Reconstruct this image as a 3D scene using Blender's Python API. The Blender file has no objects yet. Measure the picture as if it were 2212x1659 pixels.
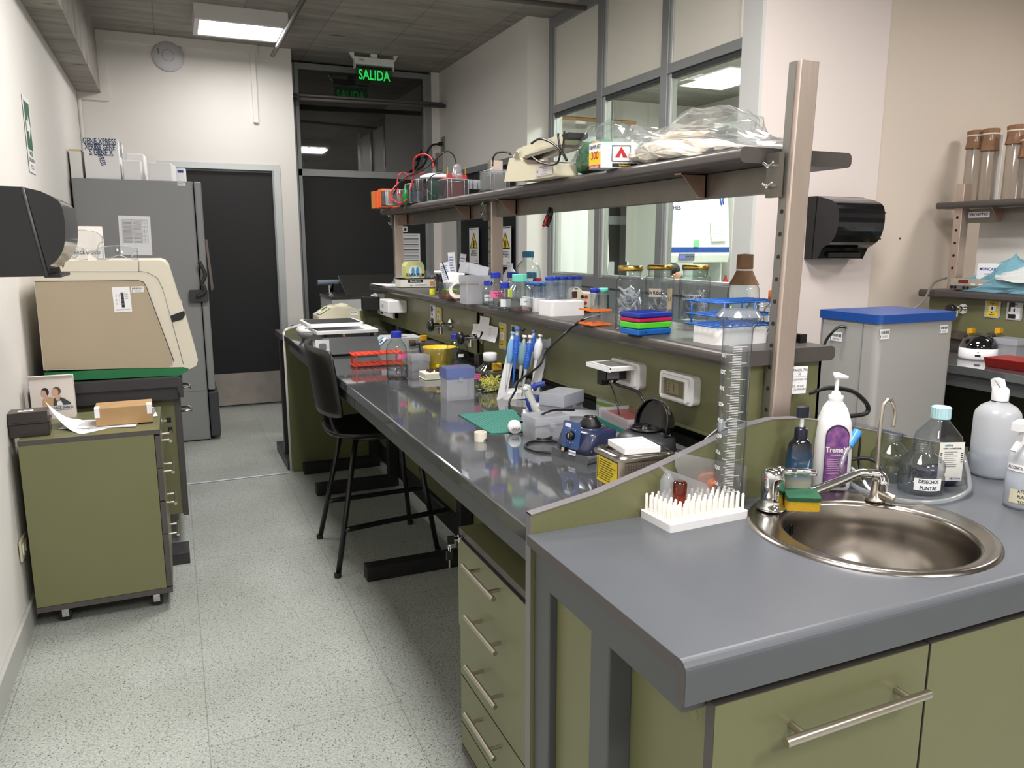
import bpy, math, random
from math import pi, sin, cos, radians as R
from mathutils import Vector as V, Matrix as Mx
random.seed(7)
S = bpy.context.scene
COL = S.collection
PI = pi

# ------------------------------------------------------------------ camera, world, lights, exposure
CH, CF = 1.45, 1661.0
CYAW, CPIT = R(23.6), R(10.2)
cd = bpy.data.cameras.new('camera'); cam = bpy.data.objects.new('camera', cd); COL.objects.link(cam)
cd.sensor_width = 36.0; cd.lens = 36.0*CF/2212.0; cd.clip_start = 0.05; cd.clip_end = 60
cam.location = (0, 0, CH); cam.rotation_euler = (PI/2-CPIT, 0, -CYAW)
S.camera = cam
S.view_settings.view_transform = 'Standard'; S.view_settings.look = 'None'
S.view_settings.exposure = 0.1; S.view_settings.gamma = 1.0; S.view_settings.use_curve_mapping = False
S.cycles.use_denoising = True; S.cycles.max_bounces = 9; S.cycles.diffuse_bounces = 5
S.cycles.glossy_bounces = 4; S.cycles.transmission_bounces = 6; S.cycles.transparent_max_bounces = 24
S.cycles.caustics_reflective = False; S.cycles.caustics_refractive = False
S.cycles.sample_clamp_indirect = 6.0
w = bpy.data.worlds.new('world'); S.world = w; w.use_nodes = True
w.node_tree.nodes['Background'].inputs[0].default_value = (.9, .95, 1, 1)
w.node_tree.nodes['Background'].inputs[1].default_value = 0.3

H3 = 3.137
def lamp(name, x, y, z, sx, sy, power, col=(1, .965, .93)):
    l = bpy.data.lights.new(name, 'AREA'); l.shape = 'RECTANGLE'; l.size = sx; l.size_y = sy
    l.energy = power; l.color = col
    o = bpy.data.objects.new(name, l); COL.objects.link(o); o.location = (x, y, z); return o
# x, y, width x, width y, watts : the luminaires of the room (built with the ceiling further down)
FIX = [(0.60, 6.45, .64, .50, 15), (0.60, 3.7, .64, .64, 42), (0.60, 0.9, .64, .64, 50), (0.6, -1.6, .64, .64, 44),
       (2.2, 1.9, .64, .64, 40), (2.2, -0.9, .64, .64, 46), (4.6, 1.6, .64, .64, 22), (5.25, 6.2, 1.1, .62, 105), (3.9, 4.4, .64, .64, 85)]
for i, (x, y, a, b, p) in enumerate(FIX):
    lamp('luminaire_light', x, y, 3.0, a-.08, b-.08, p)

# ------------------------------------------------------------------ pixel -> point on a real plane
_fw = V((sin(CYAW)*cos(CPIT), cos(CYAW)*cos(CPIT), -sin(CPIT))); _rt = V((cos(CYAW), -sin(CYAW), 0)); _dn = _fw.cross(_rt)
_C = V((0, 0, CH))
def _ray(u, v): return _fw+_rt*((u-1106)/CF)+_dn*((v-829.5)/CF)
def Z(u, v, h): d = _ray(u, v); return _C+d*((h-CH)/d.z)
def X(u, v, x): d = _ray(u, v); return _C+d*(x/d.x)
def Y(u, v, y): d = _ray(u, v); return _C+d*(y/d.y)
def ppm(p): return CF/((V(p)-_C).dot(_fw))

# ------------------------------------------------------------------ materials
def lin(c): return tuple(((x/255)/12.92 if x/255 <= .04045 else (((x/255)+.055)/1.055)**2.4) for x in c)
MT = {}
def mat(name, rgb, rough=.5, metal=0., spec=.5, emit=0., coat=0., nscale=0, namt=.1, nrgb=None, bump=0., bscale=200, alpha=1, stretch=None, erough=None):
    if name in MT: return MT[name]
    m = bpy.data.materials.new(name); m.use_nodes = True; nt = m.node_tree; b = nt.nodes['Principled BSDF']
    c = (*lin(rgb), 1); b.inputs['Base Color'].default_value = c
    b.inputs['Roughness'].default_value = rough; b.inputs['Metallic'].default_value = metal
    b.inputs['Specular IOR Level'].default_value = spec; b.inputs['Coat Weight'].default_value = coat
    b.inputs['Alpha'].default_value = alpha
    if emit: b.inputs['Emission Color'].default_value = c; b.inputs['Emission Strength'].default_value = emit
    if nscale or bump:
        tc = nt.nodes.new('ShaderNodeTexCoord'); mp = nt.nodes.new('ShaderNodeMapping'); nt.links.new(tc.outputs['Object'], mp.inputs[0])
        if stretch: mp.inputs['Scale'].default_value = stretch
    if nscale:
        n = nt.nodes.new('ShaderNodeTexNoise'); n.inputs['Scale'].default_value = nscale; n.inputs['Detail'].default_value = 6
        nt.links.new(mp.outputs[0], n.inputs[0])
        r = nt.nodes.new('ShaderNodeValToRGB'); c2 = lin(nrgb) if nrgb else tuple(x*(1-namt) for x in c[:3])
        r.color_ramp.elements[0].position = .35; r.color_ramp.elements[1].position = .65
        r.color_ramp.elements[0].color = (*c2, 1); r.color_ramp.elements[1].color = c
        nt.links.new(n.outputs[0], r.inputs[0]); nt.links.new(r.outputs[0], b.inputs['Base Color'])
        if erough is not None:
            mr = nt.nodes.new('ShaderNodeMapRange'); mr.inputs[1].default_value = .3; mr.inputs[2].default_value = .7
            mr.inputs[3].default_value = rough; mr.inputs[4].default_value = erough
            nt.links.new(n.outputs[0], mr.inputs[0]); nt.links.new(mr.outputs[0], b.inputs['Roughness'])
    if bump:
        n2 = nt.nodes.new('ShaderNodeTexNoise'); n2.inputs['Scale'].default_value = bscale; nt.links.new(mp.outputs[0], n2.inputs[0])
        bp = nt.nodes.new('ShaderNodeBump'); bp.inputs['Strength'].default_value = bump; bp.inputs['Distance'].default_value = .002
        nt.links.new(n2.outputs[0], bp.inputs['Height']); nt.links.new(bp.outputs[0], b.inputs['Normal'])
    MT[name] = m; return m
def glass(name, rgb=(238, 243, 243), refl=1.0, rough=.02, ior=1.45, milk=0., milkrgb=(235, 238, 242), edge=.35):
    """thin clear wall: transparent with a Fresnel reflection; milk adds cloudy diffuse plastic"""
    if name in MT: return MT[name]
    m = bpy.data.materials.new(name); m.use_nodes = True; nt = m.node_tree; N = nt.nodes; L = nt.links
    N.remove(N['Principled BSDF']); out = N['Material Output']
    tr = N.new('ShaderNodeBsdfTransparent'); tr.inputs[0].default_value = (*lin(rgb), 1)
    gl = N.new('ShaderNodeBsdfGlossy'); gl.inputs['Roughness'].default_value = rough
    fr = N.new('ShaderNodeLayerWeight'); fr.inputs[0].default_value = .5
    pw = N.new('ShaderNodeMath'); pw.operation = 'POWER'; pw.inputs[1].default_value = 4.5; L.new(fr.outputs['Facing'], pw.inputs[0])
    mu = N.new('ShaderNodeMath'); mu.operation = 'MULTIPLY_ADD'; mu.inputs[1].default_value = .75*min(refl, 1.2); mu.inputs[2].default_value = .045*refl; mu.use_clamp = True
    mx = N.new('ShaderNodeMixShader'); L.new(pw.outputs[0], mu.inputs[0]); L.new(mu.outputs[0], mx.inputs[0])
    te = N.new('ShaderNodeBsdfTransparent'); te.inputs[0].default_value = (*[q*edge for q in lin(rgb)], 1)
    p3 = N.new('ShaderNodeMath'); p3.operation = 'POWER'; p3.inputs[1].default_value = 3.2; L.new(fr.outputs['Facing'], p3.inputs[0])
    mt = N.new('ShaderNodeMixShader'); L.new(p3.outputs[0], mt.inputs[0]); L.new(tr.outputs[0], mt.inputs[1]); L.new(te.outputs[0], mt.inputs[2])
    base = mt.outputs[0]
    if milk:
        df = N.new('ShaderNodeBsdfDiffuse'); df.inputs[0].default_value = (*lin(milkrgb), 1)
        tl = N.new('ShaderNodeBsdfTranslucent'); tl.inputs[0].default_value = (*lin(milkrgb), 1)
        ad = N.new('ShaderNodeMixShader'); ad.inputs[0].default_value = .58; L.new(df.outputs[0], ad.inputs[1]); L.new(tl.outputs[0], ad.inputs[2])
        m2 = N.new('ShaderNodeMixShader'); m2.inputs[0].default_value = milk; L.new(mt.outputs[0], m2.inputs[1]); L.new(ad.outputs[0], m2.inputs[2])
        base = m2.outputs[0]
    L.new(base, mx.inputs[1]); L.new(gl.outputs[0], mx.inputs[2]); L.new(mx.outputs[0], out.inputs[0])
    MT[name] = m; return m

def tex_floor():
    m = bpy.data.materials.new('terrazzo_vinyl'); m.use_nodes = True; nt = m.node_tree; N = nt.nodes; L = nt.links; b = N['Principled BSDF']
    b.inputs['Roughness'].default_value = .42; b.inputs['Specular IOR Level'].default_value = .35
    tc = N.new('ShaderNodeTexCoord')
    def vor(sc):
        v = N.new('ShaderNodeTexVoronoi'); v.inputs['Scale'].default_value = sc; L.new(tc.outputs['Object'], v.inputs[0]); return v
    def ramp(src, p0, c0, p1, c1):
        r = N.new('ShaderNodeValToRGB'); e = r.color_ramp.elements; e[0].position = p0; e[0].color = (*lin(c0), 1); e[1].position = p1; e[1].color = (*lin(c1), 1)
        L.new(src, r.inputs[0]); return r
    n = N.new('ShaderNodeTexNoise'); n.inputs['Scale'].default_value = 130; n.inputs['Detail'].default_value = 5; L.new(tc.outputs['Object'], n.inputs[0])
    base = ramp(n.outputs[0], .3, (150, 155, 151), .62, (190, 194, 189))
    sp = vor(330); s1 = ramp(sp.outputs['Color'], .12, (104, 108, 108), .19, (255, 255, 255))
    n3 = N.new('ShaderNodeTexNoise'); n3.inputs['Scale'].default_value = 1.7; L.new(tc.outputs['Object'], n3.inputs[0])
    lg = ramp(n3.outputs[0], .3, (228, 230, 226), .7, (255, 255, 255))
    br = N.new('ShaderNodeTexBrick'); br.offset = .5; br.inputs['Scale'].default_value = 1; br.inputs['Brick Width'].default_value = 1.48
    br.inputs['Row Height'].default_value = .571; br.inputs['Mortar Size'].default_value = .0018
    for k, c in (('Color1', (255, 255, 255)), ('Color2', (251, 251, 251)), ('Mortar', (214, 214, 211))): br.inputs[k].default_value = (*lin(c), 1)
    mp = N.new('ShaderNodeMapping'); mp.inputs['Rotation'].default_value = (0, 0, PI/2); L.new(tc.outputs['Object'], mp.inputs[0]); L.new(mp.outputs[0], br.inputs[0])
    prev = base.outputs[0]
    for o in (s1.outputs[0], lg.outputs[0], br.outputs[0]):
        mx = N.new('ShaderNodeMix'); mx.data_type = 'RGBA'; mx.blend_type = 'MULTIPLY'; mx.inputs[0].default_value = 1
        L.new(prev, mx.inputs[6]); L.new(o, mx.inputs[7]); prev = mx.outputs[2]
    L.new(prev, b.inputs['Base Color']); return m
def tex_concrete():
    m = bpy.data.materials.new('board_concrete'); m.use_nodes = True; nt = m.node_tree; N = nt.nodes; L = nt.links; b = N['Principled BSDF']
    b.inputs['Roughness'].default_value = .8
    tc = N.new('ShaderNodeTexCoord'); mp = N.new('ShaderNodeMapping'); mp.inputs['Scale'].default_value = (1.2, 7, 1.5); L.new(tc.outputs['Object'], mp.inputs[0])
    n = N.new('ShaderNodeTexNoise'); n.inputs['Scale'].default_value = 1.3; n.inputs['Detail'].default_value = 9; n.inputs['Roughness'].default_value = .62; L.new(mp.outputs[0], n.inputs[0])
    r = N.new('ShaderNodeValToRGB'); e = r.color_ramp.elements; e[0].position = .3; e[0].color = (*lin((138, 133, 126)), 1); e[1].position = .7; e[1].color = (*lin((178, 173, 165)), 1)
    L.new(n.outputs[0], r.inputs[0])
    n2 = N.new('ShaderNodeTexNoise'); n2.inputs['Scale'].default_value = 2.1; n2.inputs['Detail'].default_value = 12; L.new(mp.outputs[0], n2.inputs[0])
    r2 = N.new('ShaderNodeValToRGB'); e = r2.color_ramp.elements; e[0].position = .27; e[0].color = (.25, .25, .25, 1); e[1].position = .34; e[1].color = (1, 1, 1, 1); L.new(n2.outputs[0], r2.inputs[0])
    br = N.new('ShaderNodeTexBrick'); br.offset = .5; br.inputs['Scale'].default_value = 1; br.inputs['Brick Width'].default_value = 2.44
    br.inputs['Row Height'].default_value = .61; br.inputs['Mortar Size'].default_value = .004
    for k, c in (('Color1', (255, 255, 255)), ('Color2', (236, 236, 236)), ('Mortar', (200, 200, 200))): br.inputs[k].default_value = (*lin(c), 1)
    m3 = N.new('ShaderNodeMapping'); m3.inputs['Rotation'].default_value = (0, 0, PI/2); L.new(tc.outputs['Object'], m3.inputs[0]); L.new(m3.outputs[0], br.inputs[0])
    prev = r.outputs[0]
    for o in (r2.outputs[0], br.outputs[0]):
        mx = N.new('ShaderNodeMix'); mx.data_type = 'RGBA'; mx.blend_type = 'MULTIPLY'; mx.inputs[0].default_value = 1
        L.new(prev, mx.inputs[6]); L.new(o, mx.inputs[7]); prev = mx.outputs[2]
    L.new(prev, b.inputs['Base Color']); return m

WALL = mat('white_wall_paint', (226, 223, 219), .6, spec=.25, bump=.15, bscale=60)
PINK = mat('warm_white_wall_paint', (224, 213, 209), .6, spec=.25, bump=.1, bscale=60)
BEIGE = mat('beige_wall_paint', (214, 201, 188), .65, spec=.25, bump=.1, bscale=60)
CONC = tex_concrete(); FLOOR = tex_floor()
GREEN = mat('green_laminate', (112, 113, 80), .34, spec=.4, nscale=3, namt=.05)
EDGE = mat('brown_grey_edging', (74, 69, 68), .42)
COUNTER = mat('slate_laminate', (86, 89, 95), .33, spec=.45, nscale=6, namt=.05)
SHELF = mat('brown_grey_laminate', (74, 69, 67), .35, spec=.5)
FRAMEG = mat('grey_powder_coat', (74, 77, 78), .4)
DARK = mat('dark_grey_paint', (52, 51, 54), .42)
BLACK = mat('black_plastic', (18, 18, 19), .35)
BLACKM = mat('black_matte', (22, 21, 22), .6)
BLKDOOR = mat('black_door_laminate', (36, 36, 38), .5, spec=.3)
STEEL = mat('brushed_steel', (178, 170, 162), .3, 1., nscale=18, namt=.14, stretch=(1, 1, .12), erough=.4)
POSTST = mat('stainless_post', (204, 188, 178), .36, .8, nscale=26, namt=.07, stretch=(22, 22, .3), erough=.42)
TOPST = mat('polished_bench_steel', (138, 141, 145), .035, .74, nscale=5, namt=.12, erough=.085, bump=.04, bscale=9)
SINKST = mat('sink_steel', (158, 152, 145), .2, 1., nscale=8, namt=.12, erough=.26)
CHROME = mat('chrome', (225, 226, 228), .06, 1.)
NICKEL = mat('satin_nickel', (200, 192, 180), .3, 1.)
ALU = mat('aluminium_frame', (146, 149, 150), .42, .5)
ALUL = mat('light_aluminium', (186, 190, 191), .4, .4)
WHITE = mat('white_plastic', (236, 236, 238), .35)
WHITEM = mat('white_matte', (235, 234, 232), .7)
PAPER = mat('white_paper', (238, 238, 242), .8)
FOAM = mat('white_polystyrene', (240, 239, 240), .8, bump=.5, bscale=350)
CREAM = mat('cream_plastic', (219, 212, 190), .42)
BLUE = mat('blue_plastic', (30, 50, 175), .35)
INK = mat('black_ink', (28, 28, 32), .7)
INKG = mat('grey_ink', (120, 120, 128), .8)
RED = mat('red_plastic', (185, 25, 35), .4)
GRN = mat('green_plastic', (20, 112, 62), .4)
YEL = mat('yellow_plastic', (232, 200, 40), .4)
BLULAB = mat('blue_ink', (30, 70, 150), .6)
BARC = mat('barcode_ink', (40, 40, 44), .7)
CLEAR = glass('clear_glass', (243, 247, 247), .9, ior=1.38)
CLEARP = glass('clear_plastic', (236, 240, 242), 1.2, .06, milk=.04)
MILKY = glass('cloudy_plastic', (246, 248, 252), .8, .25, milk=.38, milkrgb=(250, 250, 253), edge=.7)
MILKY2 = glass('frosted_polypropylene', (225, 228, 236), .8, .3, milk=.78, milkrgb=(236, 238, 242))
FILM = glass('crumpled_film', (250, 251, 251), 1.8, .14, milk=.06, edge=.8)
PANE = glass('window_pane', (228, 236, 232), .9, .01, edge=1)
SMOKE = glass('smoked_plastic', (45, 52, 60), 1.6, .05)
WATER = glass('clear_liquid', (222, 232, 236), 1.2, .01, ior=1.33)
# ------------------------------------------------------------------ mesh builder
_txt = {}
def text_mesh(s, bold=False):
    k = (s, bold)
    if k not in _txt:
        c = bpy.data.curves.new('txt', 'FONT'); c.body = s; c.size = 1; c.align_x = 'CENTER'; c.align_y = 'CENTER'; c.resolution_u = 3
        if bold: c.offset = .018
        o = bpy.data.objects.new('txt', c); COL.objects.link(o); bpy.context.view_layer.update()
        me = bpy.data.meshes.new_from_object(o.evaluated_get(bpy.context.evaluated_depsgraph_get()))
        _txt[k] = ([v.co.copy() for v in me.vertices], [tuple(p.vertices) for p in me.polygons])
        bpy.data.objects.remove(o); bpy.data.curves.remove(c); bpy.data.meshes.remove(me)
    return _txt[k]
def frame(o, right, up):
    r = V(right).normalized(); u = V(up); u = (u-r*u.dot(r)).normalized(); n = r.cross(u)
    m = Mx.Identity(4)
    for i in range(3): m[i][0] = r[i]; m[i][1] = u[i]; m[i][2] = n[i]; m[i][3] = o[i]
    return m
def rotz(a): return Mx.Rotation(a, 4, 'Z')
def TR(x=0, y=0, z=0): return Mx.Translation((x, y, z))
def smooth_path(pts, n=6):
    P = [V(p) for p in pts]
    if len(P) < 3: return P
    out = []
    for i in range(len(P)-1):
        p0 = P[max(i-1, 0)]; p1 = P[i]; p2 = P[i+1]; p3 = P[min(i+2, len(P)-1)]
        for k in range(n):
            t = k/n
            out.append(.5*((2*p1)+(p2-p0)*t+(2*p0-5*p1+4*p2-p3)*t*t+(3*p1-p0-3*p2+p3)*t**3))
    out.append(P[-1]); return out
class G:
    def __init__(s, M=None): s.v = []; s.f = []; s.mi = []; s.sm = []; s.ms = []; s.M = M
    def add(s, vs, fs, m, smooth=False, M=None):
        if m not in s.ms: s.ms.append(m)
        k = s.ms.index(m); b = len(s.v)
        T = s.M if M is None else (M if s.M is None else s.M @ M)
        s.v += [(T @ V(v)) if T is not None else V(v) for v in vs]
        for f in fs: s.f.append([b+i for i in f]); s.mi.append(k); s.sm.append(smooth)
        return s
    def box(s, x0, x1, y0, y1, z0, z1, m, M=None):
        vs = [(x, y, z) for z in (z0, z1) for y in (y0, y1) for x in (x0, x1)]
        return s.add(vs, [(0, 2, 3, 1), (4, 5, 7, 6), (0, 1, 5, 4), (2, 6, 7, 3), (0, 4, 6, 2), (1, 3, 7, 5)], m, False, M)
    def quad(s, a, b, c, d, m, M=None): return s.add([a, b, c, d], [(0, 1, 2, 3)], m, False, M)
    def lathe(s, prof, m, n=24, M=None, smooth=True, cx=0, cy=0, sq=0):
        """prof: (r, z) bottom to top; r==0 closes. sq>0 squares the section (superellipse)"""
        vs = []; fs = []; rows = []
        for r, z in prof:
            if r <= 1e-6: rows.append([len(vs)]); vs.append((cx, cy, z))
            else:
                row = []
                for i in range(n):
                    a = 2*PI*i/n; c, q = cos(a), sin(a)
                    k = 1
                    if sq: k = (abs(c)**sq+abs(q)**sq)**(-1/sq)
                    row.append(len(vs)); vs.append((cx+r*k*c, cy+r*k*q, z))
                rows.append(row)
        for A, B in zip(rows, rows[1:]):
            if len(A) == 1 and len(B) == 1: continue
            for i in range(n):
                j = (i+1) % n
                if len(A) == 1: fs.append((A[0], B[j], B[i]))
                elif len(B) == 1: fs.append((A[i], A[j], B[0]))
                else: fs.append((A[i], A[j], B[j], B[i]))
        return s.add(vs, fs, m, smooth, M)
    def cyl(s, p0, p1, r, m, n=16, r2=None, M=None):
        p0 = V(p0); p1 = V(p1); d = p1-p0; L = d.length; q = d.to_track_quat('Z', 'Y').to_matrix().to_4x4(); q.translation = p0
        r2 = r if r2 is None else r2; T = q if M is None else M @ q
        s.lathe([(r, 0), (r2, L)], m, n, T); s.lathe([(0, 0), (r, 0)], m, n, T, False); s.lathe([(r2, L), (0, L)], m, n, T, False); return s
    def tube(s, pts, r, m, n=8, M=None, sm=True, caps=True, k=6):
        P = smooth_path(pts, k) if sm else [V(p) for p in pts]
        vs = []; fs = []; up = None
        for i, p in enumerate(P):
            t = (P[min(i+1, len(P)-1)]-P[max(i-1, 0)]).normalized()
            if up is None: up = t.orthogonal().normalized()
            up = (up-t*up.dot(t)); up = up.normalized() if up.length > 1e-6 else t.orthogonal().normalized()
            sd = t.cross(up); rr = r[min(i*len(r)//len(P), len(r)-1)] if isinstance(r, (list, tuple)) else r
            for j in range(n):
                a = 2*PI*j/n; vs.append(p+up*(cos(a)*rr)+sd*(sin(a)*rr))
        for i in range(len(P)-1):
            for j in range(n): k2 = (j+1) % n; fs.append((i*n+j, i*n+k2, (i+1)*n+k2, (i+1)*n+j))
        if caps: fs.append(tuple(range(n))[::-1]); b = (len(P)-1)*n; fs.append(tuple(range(b, b+n)))
        return s.add(vs, fs, m, True, M)
    def prism(s, poly, ax, a0, a1, m, M=None, smooth=False):
        """poly: 2-D points in the two other axes (x: y,z; y: x,z; z: x,y), extruded a0..a1"""
        def p3(p, a): return (a, p[0], p[1]) if ax == 'x' else ((p[0], a, p[1]) if ax == 'y' else (p[0], p[1], a))
        n = len(poly); vs = [p3(p, a0) for p in poly]+[p3(p, a1) for p in poly]
        s.add(vs, [tuple(range(n))[::-1], tuple(range(n, 2*n))], m, False, M)
        s.add(vs, [(i, (i+1) % n, n+(i+1) % n, n+i) for i in range(n)], m, smooth, M); return s
    def rbox(s, x0, x1, y0, y1, z0, z1, r, m, M=None, ax='z', seg=5, smooth=True):
        A, B, C2, D, a0, a1 = (x0, x1, y0, y1, z0, z1) if ax == 'z' else ((x0, x1, z0, z1, y0, y1) if ax == 'y' else (y0, y1, z0, z1, x0, x1))
        poly = []
        for cx, cy, st in ((B-r, D-r, 0), (A+r, D-r, PI/2), (A+r, C2+r, PI), (B-r, C2+r, 1.5*PI)):
            for i in range(seg+1): a = st+PI/2*i/seg; poly.append((cx+r*cos(a), cy+r*sin(a)))
        return s.prism(poly, ax, a0, a1, m, M, smooth)
    def shell(s, x0, x1, y0, y1, z0, z1, t, m, M=None, top=False):
        """open box (five thin walls)"""
        s.box(x0, x1, y0, y0+t, z0, z1, m, M).box(x0, x1, y1-t, y1, z0, z1, m, M)
        s.box(x0, x0+t, y0+t, y1-t, z0, z1, m, M).box(x1-t, x1, y0+t, y1-t, z0, z1, m, M)
        s.box(x0+t, x1-t, y0+t, y1-t, z0, z0+t, m, M)
        if top: s.box(x0+t, x1-t, y0+t, y1-t, z1-t, z1, m, M)
        return s
    def text(s, t, size, m, M, bold=False, wx=1.0, mirror=False):
        vs, fs = text_mesh(t, bold); k = -1 if mirror else 1
        return s.add([(v.x*size*wx*k, v.y*size, 0.0003) for v in vs], fs, m, False, M)
    def card(s, w, h, M, m, lines=(), t=.0006):
        """thin sheet centred on M with text lines (text, size, x, y, material, bold)"""
        s.box(-w/2, w/2, -h/2, h/2, -t, 0, m, M)
        for ln in lines:
            tx, sz, x, y, mm = ln[:5]; s.text(tx, sz, mm, M @ TR(x, y, .0003), ln[5] if len(ln) > 5 else False)
        return s
    def bars(s, rects, m, M):
        for x0, x1, y0, y1 in rects: s.add([(x0, y0, .0004), (x1, y0, .0004), (x1, y1, .0004), (x0, y1, .0004)], [(0, 1, 2, 3)], m, False, M)
        return s
    def lines(s, x0, x1, y0, y1, n, m, M, th=.35, ragged=False):
        for i in range(n):
            y = y1-(y1-y0)*(i+.5)/n; hh = (y1-y0)/n*th/2; e = x1-(random.random()*.35*(x1-x0) if ragged else 0)
            s.bars([(x0, e, y-hh, y+hh)], m, M)
        return s
    def barcode(s, x0, x1, y0, y1, m, M):
        x = x0
        while x < x1:
            w2 = random.choice((.0008, .0015, .0024)); s.bars([(x, min(x+w2, x1), y0, y1)], m, M); x += w2+random.choice((.001, .0017))
        return s
    def ob(s, name, parent=None, label=None, cat=None, group=None, kind=None, loc=None, rz=0, bevel=0, seg=2, solid=0):
        me = bpy.data.meshes.new(name); me.from_pydata([tuple(v) for v in s.v], [], s.f)
        for m in s.ms: me.materials.append(m)
        for p, i, sm in zip(me.polygons, s.mi, s.sm): p.material_index = i; p.use_smooth = sm
        me.update(); o = bpy.data.objects.new(name, me); COL.objects.link(o)
        if parent: o.parent = parent
        if loc is not None: o.location = loc
        if rz: o.rotation_euler = (0, 0, rz)
        if bevel:
            b = o.modifiers.new('bevel', 'BEVEL'); b.width = bevel; b.segments = seg; b.limit_method = 'ANGLE'; b.angle_limit = R(35); b.harden_normals = False
        if label: o['label'] = label
        if cat: o['category'] = cat
        if group: o['group'] = group
        if kind: o['kind'] = kind
        return o
def T(name, label, cat, loc=(0, 0, 0), rz=0, group=None):
    o = bpy.data.objects.new(name, None); COL.objects.link(o); o.empty_display_size = .05
    o.location = loc; o.rotation_euler = (0, 0, rz); o['label'] = label; o['category'] = cat
    if group: o['group'] = group
    return o
def dup(root, loc, rz=None, label=None, group=None):
    r = root.copy(); COL.objects.link(r); r.location = loc
    if rz is not None: r.rotation_euler = (0, 0, rz)
    if label: r['label'] = label
    if group: r['group'] = group
    for ch in list(root.children):
        c = ch.copy(); COL.objects.link(c); c.parent = r
        for g in list(ch.children): d = g.copy(); COL.objects.link(d); d.parent = c
    return r
def struct(g, name, parent=None, bevel=0):
    o = g.ob(name, parent, bevel=bevel)
    if not parent: o['kind'] = 'structure'
    return o
UP = V((0, 0, 1))
def onX(u, v, x, off=0): p = X(u, v, x); return frame((x-off, p.y, p.z), (0, -1, 0), UP)     # sheet on a plane facing -x (towards the aisle)
def onXr(u, v, x, off=0): p = X(u, v, x); return frame((x+off, p.y, p.z), (0, 1, 0), UP)      # on a plane facing +x
def onY(u, v, y, off=0): p = Y(u, v, y); return frame((p.x, y-off, p.z), (1, 0, 0), UP)       # facing the camera (-y)
# ------------------------------------------------------------------ the setting
g = G(); g.box(-.8, 6.7, -3.2, 8.6, -.05, 0, FLOOR); struct(g, 'floor')
g = G(); g.box(-.8, 6.7, -3.2, 10, H3, H3+.06, CONC); struct(g, 'ceiling')
g = G(); g.box(-.72, -.6, -3.2, 7.4, 0, H3, WALL); struct(g, 'wall_left')
g = G(); g.box(-.6, -.43, -3.2, 7.29, 2.655, H3, CONC); struct(g, 'trim_1')     # concrete beam along the left wall
g = G(); g.box(-.6, -.585, -3.1, 7.29, 0, .10, mat('grey_skirting', (176, 176, 172), .5)); struct(g, 'baseboard_left', bevel=.003)
YB, YF = 7.29, 7.68
g = G()                                                                         # back wall with the door opening
g.box(-.6, -.02, YB, YF, 0, H3, WALL).box(.905, 1.08, YB, YF, 0, H3, WALL).box(-.02, .905, YB, YF, 2.13, H3, WALL)
struct(g, 'wall_back')
g = G(); g.box(-.02, .905, YB+.05, YB+.12, 2.085, 2.13, ALU).box(.865, .905, YB-.012, YB+.12, 0, 2.13, ALU).box(-.02, .02, YB-.012, YB+.12, 0, 2.13, ALU)
g.box(-.05, .935, YB-.014, YB, 2.10, 2.15, ALUL).box(.88, .935, YB-.014, YB, 0, 2.10, ALUL)
o = struct(g, 'trim_2')
g = G(); g.box(.02, .865, YB+.03, YB+.075, .01, 2.085, BLKDOOR); d = struct(g, 'door_1')
g = G(); g.box(.025, .86, YB+.024, YB+.03, .02, .31, mat('kick_plate_steel', (186, 178, 172), .38, .9, nscale=9, namt=.15)); g.ob('kick_plate', d)
for hz in (1.90, 1.80):
    g = G(); g.cyl((.872, YB+.02, hz-.045), (.872, YB+.02, hz+.045), .009, NICKEL, 10); g.ob('hinge', d)
# white cable duct along the top of the back wall and down
g = G(); g.box(-.43, .80, YB-.022, YB, H3-.07, H3, WALL).box(-.43, -.37, YB-.022, YB, 2.655, H3-.07, WALL).box(-.6, -.37, YB-.022, YB, 2.60, 2.655, WALL)
g.box(.735, .775, YB-.03, YB, 2.50, H3-.02, WALL); struct(g, 'trim_3')
g = G(); g.cyl((-.585, YB-.02, .1), (-.585, YB-.02, 2.6), .015, WALL, 10); struct(g, 'trim_4')
# far wall: aluminium frame, black door, glazed transom
g = G(); g.box(1.08, 2.62, YF+.1, YF+.16, 3.115, H3, ALU)
g.box(1.10, 1.155, YF, YF+.07, 0, 3.11, ALU).box(1.155, 1.19, YF-.015, YF+.05, 0, 3.11, ALU)
g.box(2.39, 2.43, YF-.015, YF+.05, 0, 3.11, ALU).box(2.43, 2.48, YF, YF+.07, 0, 3.11, ALU)
g.box(1.155, 2.43, YF-.012, YF+.05, 3.065, 3.115, ALU).box(1.155, 2.43, YF-.015, YF+.05, 2.10, 2.165, ALU); struct(g, 'trim_5', bevel=.002)
g = G(); g.box(2.48, 2.62, YF, YF+.12, 0, H3, WALL).box(2.48, 2.62, 7.86, 9.9, 0, H3, WALL).box(1.0, 1.08, 7.7, 9.9, 0, H3, WALL).box(1.0, 2.7, 9.5, 9.6, 0, H3, WALL); struct(g, 'wall_back_far')
g = G(); g.box(1.0, 2.56, 7.7, 9.6, -.05, 0, FLOOR); struct(g, 'floor_corridor')
g = G(); g.box(1.155, 2.43, YF+.018, YF+.026, 2.16, 3.07, glass('dark_transom', (120, 124, 120), 3.6, .02, milk=.05, edge=1)); struct(g, 'window_1')
g = G(); g.box(1.195, 2.388, YF+.002, YF+.04, .01, 2.10, BLKDOOR); d2 = struct(g, 'door_2')
g = G(); g.cyl((1.1, 8.5, 2.88), (2.5, 8.5, 2.88), .03, mat('orange_pipe_paint', (176, 124, 70), .5), 12); struct(g, 'trim_6')
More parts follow.
